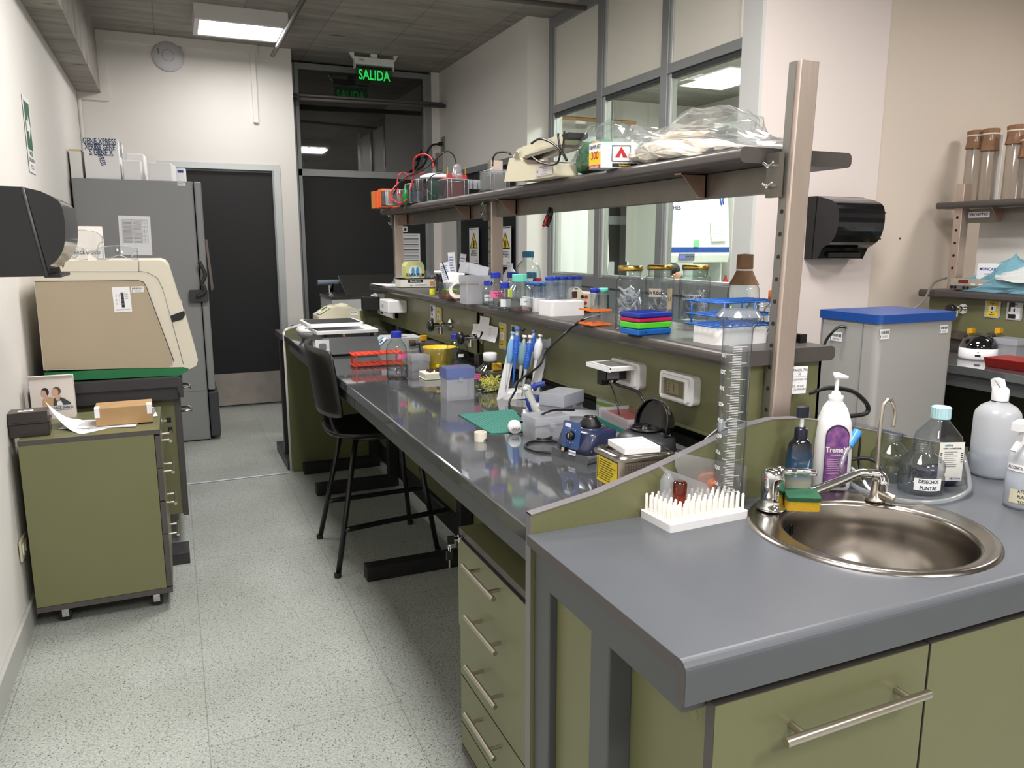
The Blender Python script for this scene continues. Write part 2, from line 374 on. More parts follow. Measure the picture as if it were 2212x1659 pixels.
g = G(); g.box(1.08, 2.48, 8.9, 9.3, 2.55, 2.8, CONC); struct(g, 'trim_7')
# side wall with a black door, pier, window wall
SX, WX = 2.56, 2.76
g = G(); g.box(SX, SX+.12, 7.17, YF, 0, H3, WALL).box(SX, SX+.12, 5.72, 7.17, 2.15, H3, WALL).box(SX, WX+.1, 5.57, 5.72, 0, H3, WALL); struct(g, 'wall_side')
g = G(); g.box(SX-.012, SX+.04, 7.11, 7.17, 0, 2.15, ALU).box(SX-.012, SX+.04, 5.72, 7.11, 2.10, 2.15, ALU).box(SX-.012, SX+.04, 5.72, 5.755, 0, 2.10, ALUL); struct(g, 'trim_8')
g = G(); g.box(SX+.01, SX+.05, 5.755, 7.11, .01, 2.10, BLKDOOR); d3 = struct(g, 'door_3')
FR = [5.555, 4.795, 4.035, 3.355]
g = G()
for y in FR[:-1]: g.box(WX-.02, WX+.03, y-.035, y+.035, 1.0, H3, ALU); g.box(WX-.006, WX+.04, y-.06, y-.035, 1.0, H3, ALUL)
g.box(WX-.018, WX+.028, 3.346, 5.568, 3.06, H3-.001, ALU).box(WX-.018, WX+.028, 3.346, 5.568, 2.441, 2.495, ALU).box(WX-.018, WX+.028, 3.346, 5.568, 1.161, 1.234, ALU)
g.box(WX-.004, WX+.036, 3.346, 5.566, 2.415, 2.44, mat('dark_window_gasket', (58, 60, 62), .6)).box(WX-.004, WX+.036, 3.346, 5.566, 1.235, 1.252, ALUL)
struct(g, 'trim_9', bevel=.002)
g = G(); g.box(WX-.02, WX+.0, 3.2, 3.345, 0, H3, mat('pale_grey_pier', (205, 207, 205), .5)); struct(g, 'wall_pier')
g = G()
PANEL = mat('opaque_transom_panel', (224, 221, 211), .55)
for a, b in zip(FR, FR[1:]): g.box(WX+.005, WX+.02, b+.035, a-.06, 2.495, 3.06, PANEL)
struct(g, 'wall_transom')
g = G(); g.box(WX, WX+.03, 3.33, 5.57, 0, 1.16, mat('blue_grey_panel', (120, 128, 134), .5)); struct(g, 'wall_parapet')
for i, (a, b) in enumerate(zip(FR, FR[1:])):
    g = G(); g.box(WX+.008, WX+.014, b+.035, a-.06, 1.25, 2.416, PANE); struct(g, 'window_%d' % (i+2))
g = G(); g.box(WX, 3.6, 3.2, 3.34, 0, H3, PINK); struct(g, 'wall_front_right')
g = G(); g.box(3.6, 6.62, 3.225, 3.34, 0, H3, BEIGE); struct(g, 'wall_right_end')
g = G(); g.box(6.5, 6.62, -3.2, 3.225, 0, H3, BEIGE); struct(g, 'wall_right')
g = G(); g.box(-.72, 6.62, -3.2, -3.1, 0, H3, WALL); struct(g, 'wall_rear')
# the culture room behind the windows
g = G(); g.box(2.7, 6.2, 8.22, 8.34, 0, H3, WALL); struct(g, 'wall_culture_back')
g = G(); g.box(6.08, 6.2, 3.34, 8.3, 0, H3, WALL); struct(g, 'wall_culture_right')
g = G(); g.box(2.70, 2.80, 5.72, 8.22, 0, H3, WALL); struct(g, 'wall_culture_left')
dl, dr = Y(1311, 500, 8.2).x, Y(1413, 500, 8.2).x
g = G(); g.box(dl, dr, 8.17, 8.2, .01, 2.45, mat('dark_leaf', (62, 60, 57), .35))
d4 = struct(g, 'door_4')
g = G(); g.box(dl, dr, 8.155, 8.18, 1.70, 1.80, ALUL).box(dr-.05, dr+.03, 8.155, 8.2, 0, 2.5, ALUL).box(dl-.05, dl, 8.155, 8.2, 0, 2.5, ALUL); g.ob('door_frame', d4)
g = G()
for xx, zz, yy in ((5.9, 2.74, 0), (5.7, 2.74, 0)): g.box(xx-.04, xx, 3.4, 8.2, zz-.03, zz+.03, ALUL)
g.box(2.8, 6.08, 8.05, 8.1, 2.62, 2.68, ALUL); struct(g, 'trim_10')
g = G(); g.cyl((2.8, 7.9, 2.84), (5.0, 7.9, 2.84), .022, MT['orange_pipe_paint'], 10); struct(g, 'trim_11')
for xx in (3.5, 4.4):
    g = G(); g.cyl((xx, 7.4, 2.45), (xx, 7.4, H3), .008, ALU, 8).cyl((xx-.2, 7.4, 2.45), (xx+.6, 7.4, 2.45), .014, ALU, 8)
    g.ob('hanging_rail', None, 'thin metal rail hanging from the ceiling behind the windows, %s of two' % ('nearer the dark door' if xx < 4 else 'nearer the lit luminaire'), 'rail')
g = G(); g.box(-.1, .63, 4.965, 5.005, 0, .008, ALUL); struct(g, 'trim_12', bevel=.003)

# ------------------------------------------------------------------ luminaires
HOUS = mat('luminaire_housing', (214, 210, 210), .5); DIFF = mat('lit_diffuser', (255, 253, 250), .5, emit=6.5)
def luminaire(x, y, a, b, lab, grid=False):
    t = T('ceiling_luminaire', lab, 'ceiling light', (x, y, H3), 0, 'square ceiling luminaires')
    g = G(); z0 = -.107
    g.box(-a/2, a/2, -b/2, -b/2+.035, z0, 0, HOUS).box(-a/2, a/2, b/2-.035, b/2, z0, 0, HOUS)
    g.box(-a/2, -a/2+.035, -b/2+.035, b/2-.035, z0, 0, HOUS).box(a/2-.035, a/2, -b/2+.035, b/2-.035, z0, 0, HOUS); g.ob('housing', t, bevel=.004)
    g = G(); g.box(-a/2+.035, a/2-.035, -b/2+.035, b/2-.035, z0+.02, z0+.03, DIFF); g.ob('diffuser', t)
    g = G()
    for i in range(1, 4): xx = -a/2+a*i/4; g.box(xx-.002, xx+.002, -b/2+.035, b/2-.035, z0+.004, z0+.018, HOUS)
    if grid:
        for i in range(1, 7): yy = -b/2+b*i/7; g.box(-a/2+.035, a/2-.035, yy-.003, yy+.003, z0+.004, z0+.018, ALUL)
    g.ob('louvre', t)
luminaire(.59, 6.45, .645, .49, 'white square lit luminaire on the concrete ceiling above the left door')
luminaire(5.25, 6.2, 1.1, .62, 'lit louvred luminaire seen through the upper window panes', True)
for x, y, lab in ((.6, 3.7, 'lit ceiling luminaire over the aisle beside the island bench'), (.6, .9, 'lit ceiling luminaire over the island end'), (.6, -1.6, 'lit ceiling luminaire behind the viewer over the aisle'),
                  (2.2, 1.9, 'lit ceiling luminaire above the blue-lidded machine'), (2.2, -.9, 'lit ceiling luminaire behind the sink counter'), (4.6, 1.6, 'lit ceiling luminaire above the right-hand bench'),
                  (3.9, 4.4, 'lit ceiling luminaire just behind the window wall')):
    luminaire(x, y, .64, .64, lab)

# ------------------------------------------------------------------ small fittings on walls and ceiling
p = Y(363, 122, YB)
t = T('wireless_access_point', 'white round ceiling-style access point on the back wall above the freezer', 'access point', (p.x, YB, p.z))
g = G(Mx.Rotation(PI/2, 4, 'X')); g.lathe([(0, 0), (.118, 0), (.122, .012), (.108, .03), (.05, .042), (0, .043)], mat('pale_grey_plastic', (205, 206, 212), .4), 40); g.ob('disc', t)
g = G(Mx.Rotation(PI/2, 4, 'X')); g.lathe([(.044, .0436), (.047, .0432)], INKG, 32); g.bars([(-.075, -.069, .005, .05)], INKG, TR(0, 0, .038)); g.ob('ring_mark', t)
def conduit(name, pts, r, lab, cat='pipe'):
    g = G(); g.tube(pts, r, mat('grey_conduit', (96, 92, 90), .5, .3), 10, sm=False); return g.ob(name, None, lab, cat)
conduit('conduit', [(.89, 4.6, 3.0), (.885, 6.98, 3.0)], .017, 'grey conduit hanging under the ceiling beside the lit luminaire')
conduit('conduit', [(1.2, 4.97, 3.02), (2.64, 4.81, 3.0)], .016, 'dark conduit under the ceiling running towards the window wall')
t = T('conduit_pair', 'pair of grey horizontal tubes crossing in front of the glazed transom', 'pipe', (0, 7.45, 2.765))
g = G(); g.tube([(1.09, 0, -.012), (2.545, 0, .02)], .019, MT['grey_conduit'], 10, sm=False); g.ob('tube', t)
g = G(); g.tube([(1.09, -.03, .018), (2.51, -.03, .035)], .012, MT['grey_conduit'], 10, sm=False); g.ob('tube', t)
t = T('exit_sign', 'lit green SALIDA exit sign on clear plate hanging from the ceiling', 'exit sign', (1.79, 7.2, H3))
g = G(); g.box(-.18, .18, -.03, .03, -.095, -.035, WHITE); g.prism([(-.22, 0), (-.18, 0), (-.18, -.06)], 'y', -.02, .02, WHITE).prism([(.22, 0), (.18, -.06), (.18, 0)], 'y', -.02, .02, WHITE)
g.box(-.18, -.17, -.03, .03, -.13, -.09, WHITE).box(.17, .18, -.03, .03, -.13, -.09, WHITE).box(-.03, .03, -.02, .02, -.04, 0, WHITE)
g.text('VKB', .026, INK, frame((-.12, -.031, -.06), (1, 0, 0), UP)); g.ob('housing', t, bevel=.003)
g = G(); g.box(-.172, .172, -.004, .004, -.262, -.095, glass('sign_plate', (205, 232, 212), 1.2, .05)); g.ob('plate', t)
g = G(); g.text('SALIDA', .118, mat('lit_green_letters', (38, 205, 88), .5, emit=.75), frame((0, -.0055, -.182), (1, 0, 0), UP), True, .74); g.ob('lettering', t)
M = onXr(61, 292, -.6, .004)
t = T('evacuation_sign', 'green and white evacuation route sign on the left wall', 'sign', M.to_translation())
Q = M.copy(); Q.translation = (0, 0, 0)
g = G(Q); g.card(.2, .36, Mx(), WHITE); g.bars([(-.075, .075, -.07, .155)], mat('safety_green', (44, 96, 70), .6), TR())
g.add([(-.06, .015, .001), (-.06, .065, .001), (.0, .065, .001), (.0, .1, .001), (.06, .04, .001), (.0, -.02, .001), (.0, .015, .001)], [(0, 6, 5, 4, 3, 2, 1)][:0]+[(0, 6, 2, 1), (5, 4, 3)], WHITEM)
g.text('VIA DE', .03, INK, TR(0, -.09, .0004), True).text('EVACUACION', .024, INK, TR(0, -.12, .0004), True).lines(-.05, .05, -.165, -.14, 2, INKG, TR(0, 0, 0)); g.ob('plate', t)
M = onXr(45, 1182, -.6, .004)
t = T('wall_outlet', 'beige double socket low on the left wall beside the drawer cart', 'outlet', M.to_translation()); Q = M.copy(); Q.translation = (0, 0, 0)
g = G(Q); g.box(-.06, .06, -.04, .04, 0, .008, mat('aged_ivory', (190, 184, 160), .5)); g.ob('cover_plate', t, bevel=.003)
for s_ in (-.025, .025): g = G(Q); g.box(s_-.012, s_+.012, -.02, .02, .008, .011, CREAM); g.ob('socket', t)
M = onX(958, 312, SX, .004)
t = T('power_outlet', 'steel plated socket high on the far side wall', 'outlet', M.to_translation()); Q = M.copy(); Q.translation = (0, 0, 0)
g = G(Q); g.box(-.05, .05, -.07, .07, 0, .008, mat('outlet_plate', (135, 132, 122), .4, .4)); g.ob('cover_plate', t)
pc = M.to_translation(); g = G()
g.box(pc.x-.045, pc.x-.008, pc.y-.02, pc.y+.02, pc.z-.015, pc.z+.02, BLACKM)
g.tube([(pc.x-.045, pc.y, pc.z), (pc.x-.12, pc.y, pc.z-.02), (pc.x-.2, pc.y, pc.z-.14), (pc.x-.16, pc.y, pc.z-.1), (pc.x-.2, pc.y, pc.z-.2), (pc.x-.28, pc.y, pc.z-.26)], .01, BLACKM)
g.ob('power_plug', None, 'black plug and looped cable in the socket high on the side wall', 'plug')
M = onX(950, 352, SX, .0)
t = T('emergency_lamp', 'small grey twin emergency lamp on the side wall below the socket', 'lamp', M.to_translation()); Q = M.copy(); Q.translation = (0, 0, 0)
g = G(Q); g.rbox(-.1, .1, -.09, .09, 0, .05, .03, mat('grey_lamp_housing', (150, 148, 142), .35)); g.ob('housing', t, bevel=.004)
g = G(Q); g.lathe([(.02, .05), (.055, .07), (.06, .09), (.03, .1), (0, .102)], CHROME, 20, TR(-.01, 0, 0)); g.ob('lamp_head', t)
# papers and signs on the far doors
def sheet(name, M, w_, h_, lab, cat, draw=None, t_=None):
    o = T(name, lab, cat, M.to_translation()); Q = M.copy(); Q.translation = (0, 0, 0)
    g = G(Q); g.card(w_, h_, Mx(), t_ or PAPER)
    if draw: draw(g, w_, h_)
    g.ob('sheet', o); return o
def d_rows(g, a, b):
    for k in range(5): y = b*.33-k*b*.17; g.bars([(-a*.42, a*.42, y-b*.012, y+b*.012), (-a*.42, a*.42, y-b*.04, y-b*.03)], INK, TR()); g.lines(-a*.42, a*.42, y-b*.12, y-b*.05, 3, INKG, TR())
    g.lines(-a*.4, a*.4, b*.4, b*.46, 2, INKG, TR())
sheet('notice', onY(886, 539, YF, .004), .21, .32, 'printed form with dark rows taped on the far black door', 'notice', d_rows)
def d_tag(g, a, b):
    g.bars([(-a*.3, -a*.2, -b*.1, b*.2), (a*.1, a*.38, -b*.25, b*.25)], INK, TR()); g.lines(-a*.35, 0, -b*.4, -b*.2, 2, INKG, TR())
sheet('door_tag', onY(871, 495, YF, .004), .085, .055, 'small white tag above the printed form on the far black door', 'label', d_tag)
def d_haz(g, a, b):
    g.bars([(-a*.45, a*.45, b*.46, b*.475), (-a*.45, a*.45, -b*.475, -b*.46)], INK, TR())
    g.add([(-a*.42, -b*.06, .0005), (a*.42, -b*.06, .0005), (0, b*.38, .0005)], [(0, 1, 2)], INK); g.add([(-a*.33, -b*.03, .0008), (a*.33, -b*.03, .0008), (0, b*.32, .0008)], [(0, 1, 2)], YEL)
    g.lathe([(a*.05, 0), (a*.1, .0002)], INK, 16, TR(0, b*.09, .0009)).lathe([(0, 0), (a*.07, .0002)], INK, 16, TR(0, b*.015, .0009)).bars([(-a*.03, a*.03, b*.02, b*.12)], INK, TR(0, 0, .001))
    g.text('RIESGO', a*.2, INK, TR(0, -b*.16, .0004), True, .8).text('BIOLOGICO', a*.15, INK, TR(0, -b*.23, .0004), True, .8); g.lines(a*.1, a*.4, -b*.42, -b*.37, 2, INKG, TR())
sheet('hazard_sign', onX(1025, 532, SX-.012, .006), .24, .33, 'yellow triangle hazard sign on the black side door, left of the middle shelf post', 'sign', d_haz, WHITE)
sheet('hazard_sign', onX(1093, 533, SX-.012, .006), .24, .33, 'yellow triangle hazard sign on the black side door, right of the middle shelf post', 'sign', d_haz, WHITE)
_hf = V((_fw.x, _fw.y, 0)).normalized()
def HP(u, v, c):
    """the point seen at a pixel on the upright plane through c that faces the viewer"""
    d = _ray(u, v); return _C+d*((V(c)-_C).dot(_hf)/d.dot(_hf))
def BASE(u, vb, h, wpx):
    p = Z(u, vb, h); r = wpx/2/ppm(p); dr = V((p.x, p.y, 0)).normalized()
    for _ in range(3): c = p+dr*r; r = wpx/2/ppm(c)
    return V((c.x, c.y, h)), r
def cap_prof(r, z0, z1): return [(0, z0), (r, z0), (r, z1-.002), (r*.93, z1), (0, z1)]
def ribbed(g, r, z0, z1, m, n=28):
    """screw cap with ribs"""
    vs = []; N = n*2
    for z in (z0, z1-.002): vs += [((r if i % 2 else r*.955)*cos(2*PI*i/N), (r if i % 2 else r*.955)*sin(2*PI*i/N), z) for i in range(N)]
    vs += [(r*.9*cos(2*PI*i/N), r*.9*sin(2*PI*i/N), z1) for i in range(N)]
    g.add(vs, [(i, (i+1) % N, N+(i+1) % N, N+i) for i in range(N)]+[(N+i, N+(i+1) % N, 2*N+(i+1) % N, 2*N+i) for i in range(N)]+[tuple(range(2*N, 3*N)), tuple(range(N))[::-1]], m)
    return g
def wraplabel(g, r, z0, z1, a0, a1, m, n=12, txt=None):
    """label bent round a cylinder; angles measured from +x"""
    vs = []
    for i in range(n+1): a = a0+(a1-a0)*i/n; vs += [(r*cos(a), r*sin(a), z0), (r*cos(a), r*sin(a), z1)]
    g.add(vs, [(2*i, 2*i+2, 2*i+3, 2*i+1) for i in range(n)], m, True)
    if txt:
        am = (a0+a1)/2; rr = r+.0006; k = 0
        for s_, sz, dz, mm in txt:
            vs_, fs_ = text_mesh(s_, True); out = []
            for q in vs_: a = am+(q.x*sz*.8)/rr; out.append((rr*cos(a), rr*sin(a), (z0+z1)/2+dz+q.y*sz))
            g.add(out, fs_, mm)
    return g
FACE = math.atan2(-1, -.35)     # direction from the bench items back to the viewer (overridden per item)
def to_cam(c): return math.atan2(-c.y, -c.x)
def jar_bottle(name, lab, cat, c, r, h, capm, neck=.42, sh=.62, capr=None, caph=None, body=None, liquid=None, liqm=None, group=None, labels=(), sq=0, ribs=True, nh=None, plug=True):
    """bottle: straight wall to sh*h, shoulder, neck, cap. labels: (z0, z1, off, half-angle, material, text)"""
    body = body or CLEAR; t = T(name, lab, cat, c, 0, group); rn = r*neck; capr = capr or rn*1.22; caph = caph or h*.12
    zc = h-caph; g = G()
    pr = [(0, .0015), (r*.85, .0015), (r*.97, .004), (r, .012), (r, h*sh*.96), (r*.985, h*sh)]
    for k in range(1, 7): a = k/7; pr.append((rn+(r*.985-rn)*(cos(a*PI/2)**.9 if sq == 0 else (1-a)), h*sh+(zc-caph*.35-h*sh)*(a if sq else a**.92)))
    pr += [(rn, zc-caph*.3), (rn, zc+caph*.3 if capm else h)]
    g.lathe(pr, body, 32, None, True, sq=sq); g.ob('glass_body' if body in (CLEAR, ) else 'body', t)
    if capm:
        g = G(); (ribbed(g, capr, zc, h, capm) if ribs else g.lathe(cap_prof(capr, zc, h), capm, 28)); g.ob('cap', t)
        if body is CLEAR: g = G(); g.lathe([(rn*1.12, zc-.004), (rn*1.16, zc-.002), (rn*1.12, zc)], CLEAR, 28); g.ob('pour_ring', t)
    else:
        g = G()
        for zz in (h*.93, h*.965, h*.995): g.lathe([(rn, zz-.002), (rn*1.06, zz), (rn, zz+.002)], body, 28)
        g.ob('thread', t)
    if liquid:
        g = G(); zl = min(liquid, sh)*h; g.lathe([(0, .003), (r*.84, .003), (r*.95, .006), (r*.975, .013), (r*.975, zl), (0, zl)], liqm or WATER, 32, None, True, sq=sq); g.ob('liquid', t)
    am = to_cam(c)
    for z0_, z1_, off, ha, mm, tx in labels:
        g = G(); wraplabel(g, r+.0008, z0_*h, z1_*h, am+off-ha, am+off+ha, mm, 12, tx); g.ob('label', t)
    return t
PINKL = mat('pink_label', (244, 110, 170), .7)
def tipbox(name, lab, c, rz, w_, d_, h_, lidh, m=MILKY, inner=None, group=None, lidm=None, fill=None, mark=None):
    t = T(name, lab, 'pipette tip box', c, rz, group); g = G()
    g.shell(-w_/2+.003, w_/2-.003, -d_/2+.003, d_/2-.003, 0, h_-lidh, .0015, m)
    for s_ in (-1, 1): g.box(s_*(w_/2-.012)-.001, s_*(w_/2-.012)+.001, -d_/2+.001, -d_/2+.003, .004, h_-lidh-.012, m)
    g.ob('base', t, bevel=.001)
    g = G(); g.shell(-w_/2, w_/2, -d_/2, d_/2, 0, lidh, .0015, lidm or m, TR(0, 0, h_) @ Mx.Scale(-1, 4, (0, 0, 1))); g.box(-.008, .008, -d_/2-.003, -d_/2, h_-lidh-.01, h_-lidh+.006, m); g.ob('lid', t)
    if inner: g = G(); g.box(-w_/2+.006, w_/2-.006, -d_/2+.006, d_/2-.006, h_-lidh-.004, h_-lidh+.006, inner); g.ob('tip_tray', t)
    if mark: g = G(); g.text(mark, .014, RED, frame((-.01, -.008, h_+.0008), (1, 0, 0), (0, 1, 0)), True); g.ob('mark', t)
    return t
# ------------------------------------------------------------------ rectangles read on a real plane
def RY(u0, v0, u1, v1, y):
    a = Y(u0, v0, y); b = Y(u1, v1, y); return (a.x+b.x)/2, (a.z+b.z)/2, abs(b.x-a.x), abs(b.z-a.z)
def RX(u0, v0, u1, v1, x):
    a = X(u0, v0, x); b = X(u1, v1, x); return (a.y+b.y)/2, (a.z+b.z)/2, abs(b.y-a.y), abs(b.z-a.z)
def local(M): Q = M.copy(); Q.translation = (0, 0, 0); return Q
def bar_handle(parent, p0, p1, out, r=.006, name='handle', inset=.16):
    """bar handle: rod p0-p1 held off the face by two stubs; out = vector from rod back to the face"""
    p0 = V(p0); p1 = V(p1); out = V(out); g = G(); g.cyl(p0, p1, r, NICKEL, 14)
    for t in (inset, 1-inset): q = p0.lerp(p1, t); g.cyl(q, q+out, r*.8, NICKEL, 10)
    return g.ob(name, parent)
def lock(parent, p, n):
    """key in a cam lock on a face with normal n (a unit vector along x)"""
    p = V(p); g = G(); g.cyl(p, p+n*.006, .011, CHROME, 16).cyl(p+n*.006, p+n*.02, .006, CHROME, 10); g.ob('lock', parent)
    g = G(); k = p+n*.02
    g.box(k.x-.002 if n.x > 0 else k.x-.018, k.x+.018 if n.x > 0 else k.x+.002, k.y-.002, k.y+.002, k.z-.012, k.z+.012, BLACK)
    c = k+n*.012+V((0, 0, -.022)); g.tube([c+V((0, .009*cos(a), .011*sin(a))) for a in [i*PI/5 for i in range(11)]], .0012, CHROME, 6, sm=False)
    g.box(c.x-.009, c.x+.009, c.y-.002, c.y+.002, c.z-.034, c.z-.008, BLACK).box(c.x-.002, c.x+.002, c.y-.001, c.y+.001, c.z-.058, c.z-.034, NICKEL); g.ob('key', parent, bevel=.002)
def caster(parent, x, y, r=.025):
    g = G(); g.box(x-.02, x+.02, y-.016, y+.016, .06, .068, CHROME).box(x-.016, x+.008, y-.014, y-.010, .02, .062, CHROME).box(x-.016, x+.008, y+.010, y+.014, .02, .062, CHROME)
    o = g.ob('caster', parent); g = G(); g.cyl((x-.004, y-.009, r), (x-.004, y+.009, r), r, BLACKM, 20); g.ob('wheel', o)

# ------------------------------------------------------------------ drawer cart by the left wall
CX0, CX1, CY0, CY1 = -.565, -.09, 3.222, 3.70
t = T('drawer_cart', 'green four-drawer cart on casters against the left wall', 'drawer unit', (0, 0, 0), 0, 'green drawer units')
g = G(); g.box(CX0, CX1-.022, CY0+.001, CY1, .092, .727, GREEN); g.ob('body', t, bevel=.001)
g = G(); g.box(CX0, CX1, CY0, CY1, .727, .745, EDGE).box(CX0+.001, CX1-.001, CY0+.001, CY1-.001, .745, .7455, GREEN); g.ob('top', t)
g = G(); g.box(CX0, CX1, CY0, CY1, .07, .091, EDGE); g.ob('base', t)
zs = [.722]+[Y(345, v, CY0).z for v in (1012, 1084, 1156)]+[.094]
for a, b in zip(zs, zs[1:]):
    g = G(); g.box(CX1-.02, CX1, CY0+.002, CY1-.002, b+.003, a-.001, EDGE).box(CX1, CX1+.0006, CY0+.003, CY1-.003, b+.004, a-.002, GREEN); d = g.ob('drawer', t)
    zc = a-.062; bar_handle(d, (CX1+.033, CY0+.15, zc), (CX1+.033, CY1-.15, zc), (-.033, 0, 0))
lock(t, (CX1, CY1-.10, .70), V((1, 0, 0)))
for x, y in ((CX0+.09, CY0+.06), (CX1-.06, CY0+.06), (CX0+.09, CY1-.06), (CX1-.06, CY1-.06)): caster(t, x, y)
g = G(onXr(0, 0, 1) @ TR()) if 0 else G()
g.card(.05, .022, frame((CX1+.001, CY0+.1, .707), (0, 1, 0), UP), WHITE); g.ob('label_strip', t)
# things on the cart
HT = .7455
a = Z(66, 880, HT); x0, zc, bw, bh = RY(62, 824, 165, 905, 3.60)
t = T('face_shield_box', 'white carton printed FACE SHIELD with two people, on the drawer cart', 'box', (x0, 3.60, HT), R(3))
bh = bh+.0
g = G(); g.box(-bw/2, bw/2, 0, .08, 0, bh, mat('white_carton', (222, 214, 210), .6))
g.prism([(0, bh), (-.02, bh+.016), (-.022, bh+.012), (0, bh-.004)], 'x', -bw/2, bw/2, MT['white_carton']); g.ob('carton', t)
F = frame((0, -.001, bh*.5), (1, 0, 0), UP); g = G(F)
def ell(g, x, y, rx, ry, m, z=.0, n=24): g.add([(x+rx*cos(i*2*PI/n), y+ry*sin(i*2*PI/n), .0005+z) for i in range(n)], [tuple(range(n))], m)
SKA = mat('printed_skin', (206, 166, 146), .7); HR = mat('printed_dark_hair', (42, 32, 30), .7); HR2 = mat('printed_brown_hair', (92, 72, 60), .7); JK = mat('printed_jacket', (58, 66, 70), .7)
k = bw/.24
g.add([(x*k, y*k, .0006) for x, y in ((-.06, -.045), (-.055, .0), (-.02, .012), (.0, .01), (.015, -.045))], [(4, 3, 2, 1, 0)], mat('printed_tan', (196, 160, 120), .7))
ell(g, -.038*k, .045*k, .021*k, .028*k, HR, .0001); ell(g, -.047*k, .036*k, .015*k, .022*k, SKA, .0003); ell(g, -.036*k, .014*k, .010*k, .020*k, SKA, .0002)
g.add([(x*k, y*k, .0009) for x, y in ((.0, -.045), (.005, .0), (.03, .012), (.06, .0), (.098, -.032), (.1, -.045))], [(5, 4, 3, 2, 1, 0)], JK)
g.add([(x*k, y*k, .0011) for x, y in ((.02, -.045), (.022, -.02), (.045, -.015), (.055, -.045))], [(3, 2, 1, 0)], WHITEM)
ell(g, .028*k, .008*k, .014*k, .024*k, SKA, .001); ell(g, .025*k, .048*k, .024*k, .027*k, HR2, .0012); ell(g, .016*k, .040*k, .019*k, .026*k, SKA, .0014)
g.text('FACE SHIELD', .024*k, mat('printed_navy', (38, 52, 100), .7), TR(.055*k, -.062*k, .0005), True, .8); g.bars([(.01*k, .1*k, -.078*k, -.076*k)], MT['printed_navy'], TR()); g.ob('print', t)
t = T('tip_box', 'dark smoked plastic box at the wall end of the drawer cart', 'box', (-.545, 3.33, HT), R(4))
g = G(); g.box(-.055, .075, -.05, .06, 0, .05, mat('dark_smoked_box', (50, 44, 42), .25)).box(-.062, .08, -.055, .065, .05, .058, MT['dark_smoked_box']); g.ob('body', t, bevel=.003)
g = G(); g.prism([(-.055, .058), (.065, .058), (.05, .092), (-.04, .092)], 'x', -.055, .072, MT['dark_smoked_box']); g.card(.05, .028, frame((.0, .0, .0925), (1, 0, 0), (0, 1, 0)), PAPER, [('A C', .018, 0, .003, INK, True)]); g.ob('lid', t, bevel=.003)
def page(name, pts, lab, curl=None, m=PAPER, lines=True, n=8):
    """A4-like quad sheet, corners a b c d, optionally curling at corner a"""
    A, B, Cc, D = [V(p) for p in pts]; g = G(); vs = []
    for j in range(n+1):
        for i in range(n+1):
            s_, q = i/n, j/n; p = A.lerp(B, s_).lerp(D.lerp(Cc, s_), q); z = 0
            if curl: z = curl*max(0, 1-(s_*1.1+q*.9))**2
            vs.append((p.x, p.y, p.z+z))
    g.add(vs, [(j*(n+1)+i, j*(n+1)+i+1, (j+1)*(n+1)+i+1, (j+1)*(n+1)+i) for j in range(n) for i in range(n)], m, True)
    if lines:
        r = (B-A).normalized(); u = (D-A).normalized()*-1; M_ = frame((A+B+Cc+D)/4+V((0, 0, .0006)), r, u); a = (B-A).length; b = (D-A).length
        g.lines(-a*.3, a*.42, -b*.42, b*.25, 12, INKG, M_, .3, True)
    return g.ob(name, None, lab, 'paper', 'papers on the drawer cart')
z0 = HT+.001
page('paper_sheet', [(-.50, 3.47, z0), (-.36, 3.25, z0+.0), (-.26, 3.33, z0), (-.40, 3.55, z0)], 'printed sheet with a corner curling up at the wall side of the cart top', .10)
page('paper_sheet', [(-.45, 3.37, z0+.002), (-.18, 3.30, z0+.002), (-.15, 3.46, z0+.002), (-.42, 3.52, z0+.002)], 'printed sheet lying flat under the brown carton')
page('paper_sheet', [(-.24, 3.45, z0+.003), (-.10, 3.47, z0+.003), (-.12, 3.68, z0+.003), (-.26, 3.65, z0+.003)], 'loose sheet behind the brown carton at the back of the cart')
g = G(); g.add([(-.22, 3.36, z0+.006), (-.13, 3.38, z0+.006), (-.095, 3.62, z0+.012), (-.22, 3.6, z0+.008)], [(0, 1, 2, 3)], glass('plastic_sleeve', (215, 220, 226), 2, .1, milk=.25)); g.ob('plastic_sleeve', None, 'clear plastic sleeve beside the brown carton, over the aisle edge', 'sleeve')
KRAFT = mat('brown_kraft_card', (176, 142, 100), .75, nscale=30, namt=.06)
t = T('brown_carton', 'brown cardboard carton with white tape tabs on the papers', 'box', (-.318, 3.345, z0+.004), R(2))
g = G(); g.box(0, .205, 0, .13, 0, .072, KRAFT); g.ob('carton', t, bevel=.002)
g = G()
for xx in (.004, .19): g.box(xx-.006, xx+.012, -.0008, 0, .035, .0725, PAPER).box(xx-.006, xx+.012, -.0008, .045, .072, .0728, PAPER)
g.ob('tape', t)

